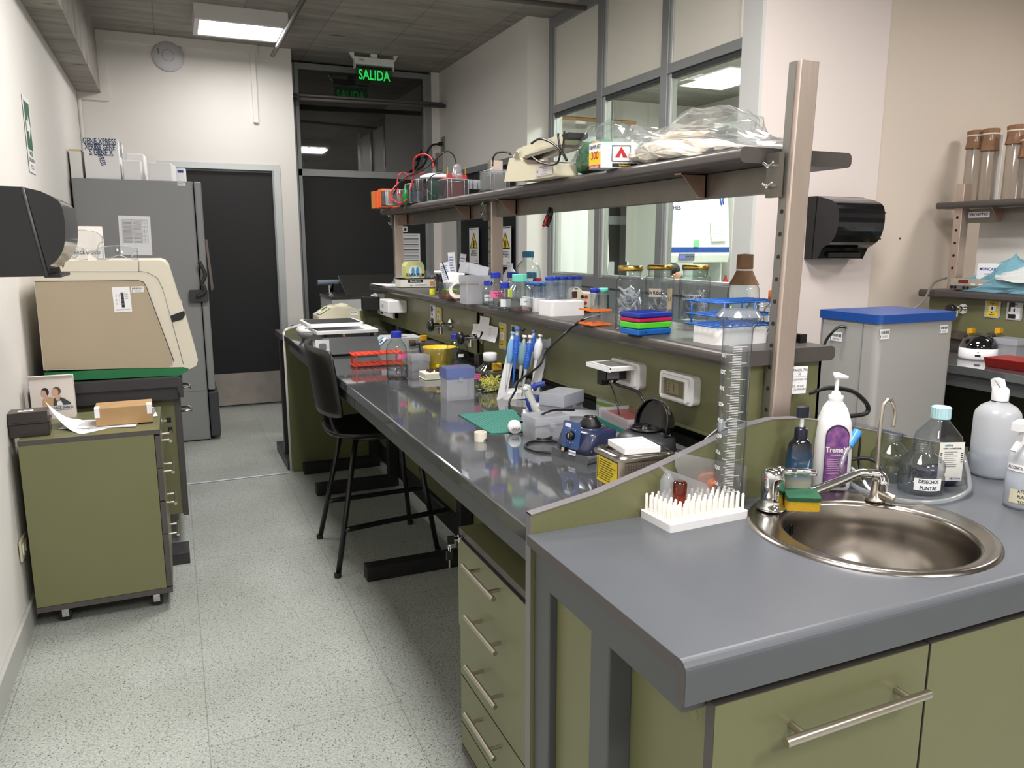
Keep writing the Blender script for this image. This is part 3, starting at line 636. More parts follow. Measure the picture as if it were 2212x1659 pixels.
# ------------------------------------------------------------------ side bench with the gel imager
TY0, TY1, TZ = 3.75, 4.9, .863
t = T('side_bench', 'dark grey side bench under the beige imager along the left wall', 'bench')
g = G(); g.prism([(-.585, .82), (-.02, .82), (-.008, .77), (.006, .77), (.006, .84), (-.004, .858), (-.02, .863), (-.585, .863)], 'y', TY0, TY1, DARK); g.ob('worktop', t, bevel=.004)
for yy in (TY0+.02, TY1-.06): g = G(); g.box(-.57, -.015, yy, yy+.04, .76, .82, DARK); g.ob('frame_rail', t)
for yy in (TY0+.02, TY1-.06):
    g = G(); g.box(-.56, -.50, yy, yy+.04, .06, .76, DARK).box(-.57, -.02, yy-.09 if yy < 4 else yy, yy+.06, 0, .055, DARK); g.ob('leg', t, bevel=.002)
g = G(); g.box(-.50, -.035, TY0+.07, TY0+.088, .20, .77, GREEN).box(-.035, -.010, TY0+.065, TY1-.2, .19, .80, EDGE); g.ob('cabinet_end', t)
for yy, zz in ((4.25, .74), (4.45, .58)):
    p = Z(398, 821, .7); g = G(); g.tube([(-.01, yy-.06, zz), (.03, yy-.06, zz), (.04, yy-.03, zz-.01), (.04, yy+.05, zz-.01), (.03, yy+.06, zz), (-.01, yy+.06, zz)], .006, NICKEL, 8, sm=False); g.ob('handle', t)
IY0, IY1 = 3.80, 4.46
def yz(pts): return [(lambda p: (p.x, p.z))(Y(u, v, IY0)) for u, v in pts]
CR = mat('imager_cream', (216, 209, 192), .4); TAN = mat('imager_tan', (172, 158, 134), .5)
t = T('gel_imager', 'large beige gel imaging machine with green base on the side bench', 'machine')
prof = yz([(94, 800), (73, 600), (77, 572), (120, 563), (345, 562), (356, 566), (364, 575), (391, 661), (399, 676), (428, 778), (424, 790), (410, 797), (396, 793)])
g = G(); g.prism(prof, 'y', IY0, IY1, CR); g.ob('housing', t, bevel=.012, seg=3)
g = G(); g.prism(yz([(96, 797), (75, 609), (298, 607), (307, 610), (313, 618), (373, 779), (371, 789), (363, 794)]), 'y', IY0-.003, IY0+.02, TAN); g.ob('side_panel', t, bevel=.004)
g = G(); lp = yz([(75, 608), (299, 606), (309, 609), (315, 617), (376, 781)])
for a, b in zip(lp, lp[1:]): g.tube([(a[0], IY0-.003, a[1]), (b[0], IY0-.003, b[1])], .0015, BLACKM, 6, sm=False)
lp = yz([(300, 563), (300, 586), (318, 588), (340, 600), (352, 625), (392, 770), (396, 786)])
for a, b in zip([lp[0]]+lp[1:-1], lp[1:]): g.tube([(a[0], IY0-.0005, a[1]), (b[0], IY0-.0005, b[1])], .0013, INKG, 6, sm=False)
a, b = yz([(120, 587), (300, 587)]); g.tube([(a[0], IY0-.0005, a[1]), (b[0], IY0-.0005, b[1])], .0012, INKG, 6, sm=False); g.ob('seam', t)
g = G(); g.prism(yz([(94, 806), (396, 790), (407, 800), (389, 811), (100, 824)]), 'y', IY0+.002, IY1, mat('imager_green', (30, 118, 70), .45)); g.ob('green_base', t, bevel=.003)
g = G(); g.box(-.4, -.02, IY0+.05, IY1-.05, TZ, Y(95, 822, IY0).z+.002, BLACKM); g.ob('foot', t)
g = G(); g.prism(yz([(368, 682), (398, 671), (400, 680), (394, 690), (372, 696)]), 'y', IY0-.004, IY0+.5, BLACK); g.ob('door_handle', t, bevel=.004)
cx, cz, cw, ch = RY(242, 620, 285, 673, IY0)
def d_gel(g, a, b):
    g.bars([(-a*.05, a*.12, -b*.32, b*.28)], INK, TR())
    for k in range(9): g.bars([(-a*.04, a*.11, b*(.22-k*.055), b*(.235-k*.055))], INKG, TR(0, 0, .0003)); g.bars([(-a*.34, -a*.28, b*(.2-k*.05), b*(.215-k*.05)), (-a*.16, -a*.12, b*(.2-k*.05), b*(.215-k*.05))], INKG, TR())
    g.lines(a*.16, a*.36, 0, b*.26, 7, INKG, TR()).lines(-a*.4, a*.4, -b*.44, -b*.38, 2, INKG, TR())
sheet('ladder_chart', frame((cx, IY0-.004, cz), (1, 0, .02), UP), cw, ch, 'white sheet with a DNA ladder printed, stuck on the beige imager', 'notice', d_gel)
def asset(M, lab, w_=.11, h_=.05, grp='inventory stickers'):
    o = T('inventory_sticker', lab, 'sticker', M.to_translation(), 0, grp); Q = local(M); g = G(Q)
    g.card(w_, h_, Mx(), WHITE); g.barcode(-w_*.42, w_*.42, h_*.0, h_*.32, BARC, TR(0, 0, .0002)); g.lines(-w_*.25, w_*.3, -h_*.4, -h_*.1, 3, INKG, TR()); g.bars([(-w_*.44, -w_*.38, -h_*.4, -h_*.1)], BARC, TR()); g.ob('label', o); return o
cx, cz, cw, ch = RY(283, 619, 311, 631, IY0); asset(frame((cx, IY0-.004, cz), (1, 0, .01), UP), 'barcode inventory sticker beside the ladder chart on the imager', cw, ch)
# safety glasses and shields on top of the imager
IZ = Y(345, 562, IY0).z
def visor(name, x, y, w_, h_, lab, rz=0, n=14):
    t = T(name, lab, 'eyewear', (x, y, IZ+.001), rz); g = G(); vs = []
    for j in range(5):
        for i in range(n+1):
            a = -PI*.5+PI*i/n; b = j/4
            dip = .35*h_*math.exp(-(a/.35)**2)*(1-b); vs.append((w_/2*sin(a), -w_*.35*cos(a)*(1-.12*b), .002+dip+(h_-dip)*b*(1-.25*abs(sin(a))**3)))
    g.add(vs, [(j*(n+1)+i, j*(n+1)+i+1, (j+1)*(n+1)+i+1, (j+1)*(n+1)+i) for j in range(4) for i in range(n)], CLEARP, True); g.ob('lens', t, solid=0)
    g = G(); top = [vs[4*(n+1)+i] for i in range(n+1)]; bot = [vs[i] for i in range(n+1)]; RIM = glass('clear_rim', (225, 230, 232), 3, .1, milk=.35)
    g.tube(top, .0022, RIM, 6, sm=False).tube(bot, .002, RIM, 6, sm=False); g.ob('rim', t)
    for s_ in (-1, 1):
        g = G(); g.tube([(s_*w_/2, 0, h_*.6), (s_*w_*.48, w_*.5, h_*.55), (s_*w_*.42, w_*.85, h_*.2)], .0028, RIM, 6); g.ob('temple', t)
    return t
p = Y(254, 560, IY0+.05); visor('safety_glasses', p.x, IY0+.08, .165, .06, 'clear safety glasses lying on the imager in front of the freezer paper', R(8))
p = Y(185, 560, IY0+.05); visor('safety_glasses', p.x-.05, IY0+.08, .12, .06, 'clear safety glasses on the imager beside the towel dispenser', R(-20))
visor('face_visor', p.x-.03, IY0+.31, .17, .13, 'tall clear visor behind the safety glasses near the towel dispenser', R(12))
t = T('shield_carton', 'small white FACE SHIELD carton standing on the imager behind the visors', 'box', (p.x-.045, IY0+.45, IZ)); g = G(); g.box(-.09, .09, 0, .05, 0, .155, MT['white_carton']); g.ob('carton', t, bevel=.002)
g = G(); g.text('FACE SHIELD', .024, MT['printed_navy'], frame((.02, -.001, .03), (1, 0, 0), UP), True, .8); ell(g, 0, 0, 0, 0, INK) if 0 else None; g.ob('print', t)

# ------------------------------------------------------------------ upright freezer
FY = 6.1; fx0 = Y(157, 500, FY).x; fxr = Y(434, 391, FY).x; fx1 = Y(416, 391, FY).x; fz1 = Y(416, 392, FY).z; fzs = Y(450, 843, FY).z; fzb = Y(405, 953, FY).z
FZ = mat('freezer_grey', (136, 137, 138), .45); FZD = mat('freezer_dark_grey', (62, 62, 66), .45)
t = T('upright_freezer', 'tall grey upright freezer standing before the left black door', 'freezer')
g = G(); g.box(-.585, fx1, FY, FY+.85, fzb, fz1, FZ); g.ob('cabinet', t, bevel=.008)
g = G(); g.box(fx1+.006, fxr, FY-.005, FY+.86, fzs, fz1, FZ); g.ob('door', t, bevel=.012, seg=3)
g = G(); g.box(fx1+.006, fxr+.02, FY-.002, FY+.85, fzb+.02, fzs-.012, FZD); g.ob('compressor_cover', t, bevel=.008)
g = G(); g.box(-.58, fx1-.01, FY-.002, FY, fzs-.002, fzs+.002, INKG).box(fx1-.006, fx1-.002, FY-.002, FY, fzb, fz1-.02, INKG); g.ob('seam', t)
for xx in (-.45, fx1-.08):
    for yy in (.06, .75): g = G(); g.cyl((xx, FY+yy, 0), (xx, FY+yy, .03), .035, BLACKM, 16).cyl((xx, FY+yy, .03), (xx, FY+yy, fzb), .015, CHROME, 10); g.ob('foot', t)
hy = FY-.05; pp = lambda u, v: tuple(Y(u, v, hy))
a, b = Y(408, 627, hy), Y(451, 651, hy); g = G(); g.rbox(a.x, b.x, hy, hy+.05, b.z, a.z, .012, DARK, ax='y'); o = g.ob('latch', t, bevel=.004)
g = G(); hy -= .02; g.tube([pp(430, 565), pp(438, 580), pp(443, 592), pp(441, 602), pp(436, 612), pp(442, 622), pp(441, 632), pp(425, 641)], .014, mat('rubber_lever', (44, 43, 45), .5), 12); g.ob('lever', o)
g = G(); a, b = Y(443, 517, FY), Y(459, 628, FY); g.prism([(a.x, a.z), (b.x-.01, a.z), (b.x+.01, b.z+.02), (b.x, b.z), (a.x+.02, b.z)], 'y', FY+.02, FY+.05, mat('door_edge_plate', (110, 98, 96), .4, .3)); g.ob('latch_plate', t)
cx, cz, cw, ch = RY(254, 466, 330, 551, FY)
def d_tab(g, a, b):
    g.bars([(-a*.4, a*.4, b*.40, b*.405)], INK, TR())
    for k in range(17): y = b*.38-k*b*.034; g.bars([(-a*.4, a*.4, y, y+b*.004)], INKG, TR()); g.lines(-a*.38, -a*.1, y-b*.03, y, 1, INKG, TR(), .4).lines(-a*.06, a*.2, y-b*.03, y, 1, INK, TR(), .25)
    g.bars([(x*a, x*a+.001, -b*.2, b*.41) for x in (-.4, -.09, .22, .3, .4)], INKG, TR())
sheet('inventory_list', frame((cx, FY-.004, cz), (1, 0, -.02), UP), cw, ch, 'printed table sheet taped to the side of the grey freezer', 'notice', d_tab)
cx, cz, cw, ch = RY(383, 394, 401, 402, FY); asset(frame((cx, FY-.004, cz), (1, 0, 0), UP), 'barcode inventory sticker at the top of the freezer side', cw, ch)
# boxes on the freezer
def fbox(name, u0, v0, u1, v1, y, dep, m, lab, rz=0, group='boxes on the freezer'):
    cx, cz, cw, ch = RY(u0, v0, u1, v1, y); t = T(name, lab, 'box', (cx, y, fz1), rz, group); g = G(); g.box(-cw/2, cw/2, 0, dep, 0, cz+ch/2-fz1, m); return t, g, cw, cz+ch/2-fz1
t, g, bw, bh = fbox('foam_box', 177, 298, 262, 392, FY+.04, .30, FOAM, 'white foam box wrapped in blue-lettered GENE XPRESS tape on the freezer', R(-3)); g.ob('body', t, bevel=.006)
NAVY = mat('tape_navy', (42, 66, 104), .5); g = G()
for k, (yy, s_) in enumerate(((.93, .055), (.79, .05), (.66, .055))):
    g.text('GENE XPRESS GENE X'[k*5:k*5+12], s_, NAVY, frame((0, -.0015, bh*yy), (1, 0, .0), UP), True, .62)
    g.text('Life Science Business', .018, INKG, frame((.0, -.0015, bh*(yy-.06)), (1, 0, 0), UP)); g.text('GENE XPRESS', s_*.9, NAVY, frame((bw/2+.0015, .15, bh*yy), (0, 1, 0), UP), True, .55)
g.text('GENEXPRESS', .045, NAVY, frame((-.01, -.0018, bh*.62), (.25, 0, -1), (1, 0, .25)), True, .6)
g.ob('printed_tape', t)
t, g, bw, bh = fbox('carton', 148, 322, 180, 385, FY+.06, .3, WHITEM, 'white carton with a yellow taped rim at the wall end of the freezer top'); g.box(-bw/2, bw/2, -.002, .3, bh-.012, bh+.002, mat('yellow_tape', (214, 196, 140), .5)); g.ob('body', t, bevel=.003)
t, g, bw, bh = fbox('foam_box', 264, 345, 306, 392, FY+.05, .10, FOAM, 'small white foam block on the freezer between the taped box and the long foam box', R(-4)); g.ob('body', t, bevel=.006)
t, g, bw, bh = fbox('foam_box', 272, 331, 312, 360, FY+.22, .20, FOAM, 'white foam box at the back of the freezer top behind the small foam block', R(-4)); g.ob('body', t, bevel=.006)
t, g, bw, bh = fbox('foam_box', 319, 350, 372, 392, FY+.05, .24, FOAM, 'long low white foam box at the aisle end of the freezer top', R(-8)); g.ob('body', t, bevel=.006)
t, g, bw, bh = fbox('paper_box', 375, 362, 399, 392, FY+.30, .12, PAPER, 'white carton with a blue stripe at the back aisle corner of the freezer top', R(-8)); g.box(-.01, .03, -.001, 0, bh*.7, bh*.85, BLULAB); g.ob('body', t)
# ------------------------------------------------------------------ towel dispensers
def dispenser(t, prof_back, prof_cover, y0, y1, side):
    """profiles are (x, z); extruded along y"""
    g = G(); g.prism(prof_back, 'y', y0, y1, BLACKM); g.ob('body', t, bevel=.006)
    g = G(); g.prism(prof_cover, 'y', y0+.006, y1-.006, mat('smoked_cover', (16, 18, 22), .08)); g.ob('cover', t, bevel=.014, seg=3)
NP = [(lambda p: (p.x, p.z))(Y(u, v, 2.45)) for u, v in ((45, 403), (85, 412), (119, 429), (132, 445), (140, 485), (138, 532), (124, 560), (109, 572), (99, 597))]
t = T('towel_dispenser', 'black paper towel dispenser with smoked cover on the left wall', 'dispenser')
NP = NP[:1]+[(p.x, p.z) for p in smooth_path([(a_, 0, b_) for a_, b_ in NP[1:-1]], 4)]+NP[-1:]
dispenser(t, [(-.6, 1.366), NP[-1], NP[0], (-.6, 1.606)], [NP[0]]+NP[1:-1]+[(NP[-1][0]+.006, NP[-1][1]+.012)], 2.45, 2.78, 1)
g = G(); g.tube([(NP[0][0]+.003, 2.449, NP[0][1]), (NP[-1][0]+.003, 2.449, NP[-1][1])], .004, mat('grey_trim', (70, 70, 74), .4), 6, sm=False); g.ob('trim_strip', t)
g = G(); g.box(NP[-1][0]-.01, NP[-1][0]+.03, 2.5, 2.72, 1.362, 1.372, BLACK); g.ob('outlet_lip', t)
# ------------------------------------------------------------------ island: benches, panels, spine, shelf rack
def bench(y0, y1, feet, lab):
    t = T('steel_bench', lab, 'bench', group='steel-topped benches of the island')
    g = G(); g.prism([(.61, .866), (.613, .866), (.613, .896), (1.24, .896), (1.24, .9), (.614, .9), (.611, .8985), (.61, .896)], 'y', y0, y1, TOPST); g.ob('steel_top', t)
    g = G(); g.box(.63, 1.2, y0+.005, y1-.005, .868, .895, BLACKM); g.ob('core_board', t)
    for xa_ in (.635, 1.125): g = G(); g.box(xa_, xa_+.05, y0+.01, y1-.01, .80, .867, FRAMEG); g.ob('frame_rail', t, bevel=.002)
    for f in feet:
        g = G(); g.box(1.12, 1.18, f-.03, f+.03, .0, .799, BLACKM)
        if f > 1.9: g.box(.685, 1.12, f-.035, f+.035, 0, .065, BLACKM)
        g.ob('leg', t, bevel=.003)
    return t
BJ = X(750, 834, .61).y
bench(1.33, BJ-.001, (1.44, 3.18), 'near steel-topped bench of the island, with the green cutting mat on it')
bench(BJ+.001, 4.983, (4.46, 4.93), 'far steel-topped bench of the island, with the white shaker on it')
g = G(); g.box(1.185, 1.20, 1.34, 4.98, .16, .86, GREEN).box(1.18, 1.205, 1.34, 4.98, .05, .16, BLACKM); g.ob('modesty_panel', None, 'green panel closing the knee space behind the island benches', 'panel')
# end panels
PP = [(.612, .905), (.612, .922), (.72, .943)]
up = [(lambda p: (p.x, p.z))(Y(u, v, 1.305)) for u, v in ((1148, 1114), (1290, 1068), (1440, 1003), (1560, 945), (1620, 920), (1670, 907), (1725, 905), (1790, 912), (1850, 924), (1966, 947), (2092, 968))]
t = T('end_panel', 'green end panel between the steel bench and the sink counter', 'panel')
g = G(); g.prism([(.612, 0)]+up+[(up[-1][0], 0)], 'y', 1.305, 1.327, GREEN); g.ob('panel', t)
g = G(); edge = [(.612, 0)]+up
for a, b in zip(edge, edge[1:]):
    d = V((b[0]-a[0], 0, b[1]-a[1])).normalized(); n = V((-d.z, 0, d.x))*.002
    g.add([(a[0], 1.3045, a[1]), (b[0], 1.3045, b[1]), (b[0]+n.x, 1.3045, b[1]+n.z), (a[0]+n.x, 1.3045, a[1]+n.z), (a[0], 1.3275, a[1]), (b[0], 1.3275, b[1]), (b[0]+n.x, 1.3275, b[1]+n.z), (a[0]+n.x, 1.3275, a[1]+n.z)],
          [(0, 1, 2, 3), (7, 6, 5, 4), (3, 2, 6, 7), (0, 4, 5, 1)], mat('grey_edge_band', (112, 108, 110), .4))
g.ob('edge_band', t)
def farp(u, v): p = Y(u, v, 4.99); return (p.x, p.z)
e2 = [(.618, .0), farp(614, 716), farp(622, 711), farp(690, 690), farp(795, 667), (1.24, 1.055), (1.5, 1.04), (1.95, .93), (1.95, 0)]
t = T('end_panel', 'green end panel with white edging at the far end of the island', 'panel')
g = G(); g.prism(e2, 'y', 4.985, 5.007, GREEN); g.ob('panel', t)
g = G()
for a, b in zip(e2[:6], e2[1:7]): g.tube([(a[0], 4.994, a[1]), (b[0], 4.994, b[1])], .010, mat('white_edging', (222, 220, 218), .4), 8, sm=False)
g.ob('edging', t)
# narrow dark bench beyond the far end panel
t = T('far_bench', 'black side of a further bench just beyond the white-edged end panel', 'bench')
g = G(); g.box(.596, 1.15, 5.03, 5.32, .86, .90, DARK); g.ob('worktop', t, bevel=.003)
g = G(); g.box(.62, 1.13, 5.05, 5.09, .02, .86, DARK).box(.600, .66, 5.04, 5.62, 0, .06, DARK).box(.612, .65, 5.25, 5.29, .06, .86, DARK); g.ob('leg', t, bevel=.003)
# spine with reagent shelf
RZ = 1.205; NY = 1.42; JY = 3.20
def board(x0, x1, y0, y1, z1, th, r=.014):
    pts = []
    for cx, st in ((x1-r, 0), (x0+r, PI/2)):
        for i in range(9): a = st+PI/2*i/8; pts.append((cx+r*cos(a), z1-r+r*sin(a)))
    for cx, st in ((x0+r, PI), (x1-r, 1.5*PI)):
        for i in range(9): a = st+PI/2*i/8; pts.append((cx+r*cos(a), z1-th+r+r*sin(a)))
    g = G(); g.prism(pts, 'y', y0, y1, SHELF); return g
GP = GREEN
for y0, y1, lab in ((NY, JY-.002, 'near half of the low reagent shelf over green service panels'), (JY+.002, 5.02, 'far half of the low reagent shelf over green service panels')):
    t = T('reagent_shelf', lab, 'shelf', group='low reagent shelves of the island')
    board(1.172, 1.50, y0, y1, RZ, .036).ob('shelf_board', t)
    a, b = y0+.02, y1-.04 if y1 < 4 else y1-.03
    g = G(); g.box(1.238, 1.248, a, b, .972, RZ-.036, GP).box(1.468, 1.478, a, b, .972, RZ-.036, GP).box(1.238, 1.478, a, a+.01, .972, RZ-.036, GP).box(1.238, 1.478, b-.01, b, .972, RZ-.036, GP)
    g.box(1.236, 1.262, a, b, .964, .972, GP); g.ob('service_panel', t, bevel=.001)
    for yy in (a+.1, b-.06): g = G(); g.box(1.27, 1.328, yy-.03, yy+.03, .902, .964, mat('bracket_steel', (120, 116, 110), .4, .8)); g.ob('bracket', t)
g = G(); g.box(1.362, 1.375, 1.42, 4.98, .901, .97, mat('dark_brown_back', (66, 58, 54), .5)); g.ob('spine_panel', None, 'dark back panel in the gap under the reagent shelf panels', 'panel')
g = G(); g.box(1.345, 1.95, 1.33, 4.98, .868, .90, TOPST).box(1.88, 1.93, 1.33, 4.98, .80, .868, FRAMEG).box(1.4, 1.93, 1.9, 1.96, 0, .8, FRAMEG).box(1.4, 1.93, 4.4, 4.46, 0, .8, FRAMEG)
g.ob('rear_bench', None, 'steel bench on the hidden side of the island', 'bench')
# steel rack
t = T('shelf_rack', 'stainless steel rack carrying the high shelf above the island', 'shelf rack')
UZ = 1.675
POS = [(1.4, 1.29, .9, 1.857), (3.20, 1.30, .9, 1.815), (4.82, 1.30, .9, 1.70)]
for i, (py, px, pz0, pz1) in enumerate(POS):
    g = G(); ln = .024 if i == 0 else 0
    d_ = .06 if i == 0 else .055; w_ = .055
    sh = Mx.Shear('XY', 4, (0, 0)); M_ = Mx.Identity(4); M_[0][2] = ln
    g.M = TR(px, py, pz0) @ M_
    h_ = pz1-pz0
    g.rbox(.0, w_, 0, .036, 0, h_, .003, POSTST, seg=2, smooth=False); g.box(-.003, 0, .012, .034, 0, h_, mat('dull_strut_steel', (140, 138, 132), .45, .9))
    for k in range(16):
        zz = .16+k*.052
        if zz < h_-.28: g.cyl((-.0035, .02, zz), (-.0031, .02, zz), .0055, BLACKM, 12)
    g.ob('post', t)
for y0, y1 in ((NY+.05, JY+.06), (JY+.06, 4.84)):
    o = board(1.215, 1.56, y0, y1, UZ, .036).ob('shelf_board', t)
for (y0, y1) in ((1.46, 3.20), (3.25, 4.82)):
    g = G(); g.box(1.325, 1.365, y0, y1, 1.575, 1.637, mat('rack_beam_steel', (122, 118, 110), .42, .85, nscale=12, namt=.1)); g.ob('beam', t)
    L_ = y1-y0
    for yy in (y0+.27, y1-.22):
        g = G()
        for s_ in (0,): g.prism([(1.325, 1.637), (1.24, 1.637), (1.30, 1.577), (1.325, 1.577)], 'y', yy, yy+.004, mat('bracket_copper_steel', (168, 140, 126), .35, .9)).box(1.24, 1.325, yy, yy+.03, 1.634, 1.638, MT['bracket_copper_steel']).box(1.318, 1.324, yy, yy+.035, 1.577, 1.637, MT['bracket_copper_steel'])
        g.ob('bracket', t)
for py in (1.455, 3.26, 4.86):
    g = G(); g.box(1.285, 1.30, py-.035, py+.005, 1.56, 1.66, MT['rack_beam_steel'])
    for zz in (1.585, 1.63): g.cyl((1.27, py-.015, zz), (1.29, py-.015, zz), .005, CHROME, 8).tube([(1.272, py-.032, zz+.008), (1.272, py-.015, zz), (1.272, py+.002, zz+.008)], .0035, CHROME, 6)
    g.ob('wing_nut_plate', t)
# ------------------------------------------------------------------ sink unit
SKX, SKY, SKR = 1.245, 1.062, .222; CZ = .89
t = T('sink_counter', 'slate grey laminate counter holding the round steel sink', 'counter')
x0, x1, y0, y1 = .602, 1.88, .809, 1.304; n = 96; g = G()
angs = sorted([2*PI*i/n for i in range(n)]+[math.atan2(yy-SKY, xx-SKX) % (2*PI) for xx in (x0, x1) for yy in (y0, y1)])
def onrect(a):
    c, s_ = cos(a), sin(a); k = min([(x1-SKX)/c if c > 1e-9 else ((x0-SKX)/c if c < -1e-9 else 9e9), (y1-SKY)/s_ if s_ > 1e-9 else ((y0-SKY)/s_ if s_ < -1e-9 else 9e9)]); return (SKX+c*k, SKY+s_*k)
N_ = len(angs); ci = [(SKX+(SKR-.012)*cos(a), SKY+(SKR-.012)*sin(a)) for a in angs]; ou = [onrect(a) for a in angs]
vs = [(*p, CZ) for p in ci]+[(*p, CZ) for p in ou]+[(*p, CZ-.02) for p in ci]+[(*p, CZ-.02) for p in ou]; fs = []
for i in range(N_): j = (i+1) % N_; fs += [(i, N_+i, N_+j, j), (2*N_+j, 3*N_+j, 3*N_+i, 2*N_+i), (N_+i, 3*N_+i, 3*N_+j, N_+j), (j, 2*N_+j, 2*N_+i, i)]
g.add(vs, fs, COUNTER)
r = .016; nose = [(.809, CZ)]+[(.786+r-r*sin(a), CZ-r+r*cos(a)) for a in [PI/2*i/6 for i in range(7)]]+[(.786, .825), (.804, .825), (.804, .865), (.809, .87)]
g.prism(nose, 'x', x0, x1, COUNTER, smooth=False); g.ob('worktop', t)
g = G(); g.add([(x0-.0005, p[0], p[1]) for p in nose], [tuple(range(len(nose)))], EDGE); g.box(x0-.0006, x0, .809, 1.304, CZ-.02, CZ-.0005, EDGE); g.ob('edge_band', t)
# frame and cabinet
t = T('counter_stand', 'dark grey steel frame carrying the sink counter', 'frame')
g = G(); g.box(.618, .66, .812, 1.30, .795, .869, FRAMEG).box(.618, .66, 1.235, 1.302, 0, .80, FRAMEG).box(.618, .665, 1.012, 1.075, 0, .80, FRAMEG).box(.66, 1.86, 1.25, 1.30, .80, .869, FRAMEG).box(1.82, 1.87, 1.25, 1.30, 0, .80, FRAMEG); g.ob('steel_frame', t, bevel=.003)
g = G(); g.box(.635, .65, 1.076, 1.234, 0, .80, GREEN); g.ob('side_panel', t)
t = T('sink_cabinet', 'green sink cabinet with a long bar handle below the counter', 'cabinet')
g = G(); g.box(.664, .68, .816, 1.24, .05, .794, GREEN).box(.68, 1.86, 1.22, 1.24, .05, .68, GREEN).box(1.845, 1.86, .816, 1.22, .05, .79, GREEN).box(.68, 1.845, .816, 1.22, .05, .07, GREEN).box(.664, 1.845, .816, .834, .806, .825, GREEN); g.ob('body', t, bevel=.001)
g = G(); g.cyl((.6635, .845, .765), (.6641, .845, .765), .010, mat('screw_cap_green', (118, 118, 78), .5), 20); g.ob('screw_cap', t)
for a, b, hh in ((.662, 1.096, 1), (1.100, 1.48, 0), (1.483, 1.855, 0)):
    g = G(); g.box(a, b, .796, .815, .06, .806, EDGE).box(a+.001, b-.001, .7953, .796, .061, .805, GREEN); d = g.ob('door' if not hh else 'drawer_front', t)
    if hh: q0 = Y(1697, 1605, .765); q1 = Y(2007, 1499, .765); bar_handle(d, q0, q1, (0, .03, 0), .0075, inset=.13)
# sink
t = T('round_sink', 'round stainless steel sink set into the slate counter', 'sink', (SKX, SKY, CZ))
bx, by, br = 0.0, -.022, .176
n = 64; g = G(); rows = []
def ring(cx, cy, r, z): return [(cx+r*cos(2*PI*i/n), cy+r*sin(2*PI*i/n), z) for i in range(n)]
rs = [ring(0, 0, SKR+.012, .0005), ring(0, 0, SKR+.008, .006), ring(0, 0, SKR, .007), ring(0, 0, SKR-.008, .004)]
rs += [ring(bx*.9, by*.9, br+.012, .0025), ring(bx, by, br+.004, .0), ring(bx, by, br, -.008), ring(bx, by, br-.004, -.05), ring(bx, by, br-.012, -.13), ring(bx, by, br-.05, -.155), ring(bx, by, .05, -.163), ring(bx, by, .04, -.168)]
vs = sum(rs, []); g.add(vs, [(k*n+i, k*n+(i+1) % n, (k+1)*n+(i+1) % n, (k+1)*n+i) for k in range(len(rs)-1) for i in range(n)], SINKST, True)
g.ob('basin', t)
g = G(); g.lathe([(0, -.167), (.04, -.167), (.042, -.16)], CHROME, 24, TR(bx, by, 0)); g.ob('drain', t)
g = G()
for k in range(6): a = R(112+k*3.2); rr = br-.0062; g.box(-.0018, .0018, -.0008, .0008, -.05, -.028, BLACK, TR(bx+rr*cos(a), by+rr*sin(a), 0) @ rotz(a+PI/2))
g.ob('overflow_slot', t)
# mixer tap
fp = Z(1666, 1098, CZ+.007); t = T('mixer_tap', 'chrome single-lever mixer tap with long swung spout by the sink', 'tap', (fp.x, fp.y, CZ+.007))
top_z = Y(1672, 1010, fp.y).z-CZ-.007
g = G(); g.lathe([(0, 0), (.031, 0), (.031, .006), (.024, .010), (.0225, .03), (.0235, .031), (.0235, .062), (.024, .064), (.024, top_z-.018), (.022, top_z-.004), (.012, top_z), (0, top_z+.001)], CHROME, 28); g.ob('body', t)
le = Y(1763, 1022, fp.y-.03); lv = V((le.x-fp.x, -.03, le.z-CZ-.007)); g = G(); g.tube([(.008, -.004, top_z-.006), (.03, -.012, top_z-.010), (lv.x*.7, lv.y*.7, lv.z+.004), (lv.x, lv.y, lv.z)], [.011, .010, .008, .0075, .007], CHROME, 12); g.ob('lever', t)
sp = [(1690, 1085, .0), (1740, 1068, .01), (1800, 1045, .02), (1850, 1024, .02), (1875, 1022, .02), (1900, 1026, .015), (1909, 1036, .01), (1909, 1048, .01)]
g = G(); pts = [(.01, -.002, .022)]
yend = -.085
for k, (u, v, _) in enumerate(sp): yy = fp.y+yend*(k/(len(sp)-1))**.9; q = Y(u, v, yy); pts.append((q.x-fp.x, q.y-fp.y, q.z-CZ-.007))
g.tube(pts, [.012, .011, .0105, .010, .010, .010, .010], CHROME, 14); e = pts[-1]; g.cyl((e[0], e[1], e[2]+.004), (e[0], e[1], e[2]-.012), .011, CHROME, 18); g.ob('spout', t)
g = G(); g.text('', .01, RED, Mx()) if 0 else None; g.cyl((-.0238, -.004, top_z-.022), (-.0246, -.004, top_z-.022), .0022, RED, 10); g.ob('hot_mark', t)
# pure water tap
wp = Z(1890, 1080, CZ+.006); wp = V((wp.x, min(wp.y, 1.20), 0)); t = T('water_tap', 'thin satin steel swan-neck water tap behind the spout', 'tap', (wp.x, wp.y, CZ+.006))
def wpt(u, v, dy=0): q = Y(u, v, wp.y+dy); return (q.x-wp.x, dy, q.z-CZ-.006)
g = G(); g.lathe([(0, 0), (.021, 0), (.021, .004), (.012, .008), (.010, .04), (.008, .05), (0, .05)], NICKEL, 20); q = wpt(1909, 1068, -.03)
g.cyl((.004, -.004, .018), (.016, -.036, .010), .0105, NICKEL, 16); g.ob('body', t)
g = G(); g.tube([(0, 0, .04), wpt(1898, 960), wpt(1906, 885), wpt(1913, 868), wpt(1921, 863), wpt(1928, 868), wpt(1933, 890), wpt(1929, 922)], .0042, NICKEL, 10); g.ob('spout', t)
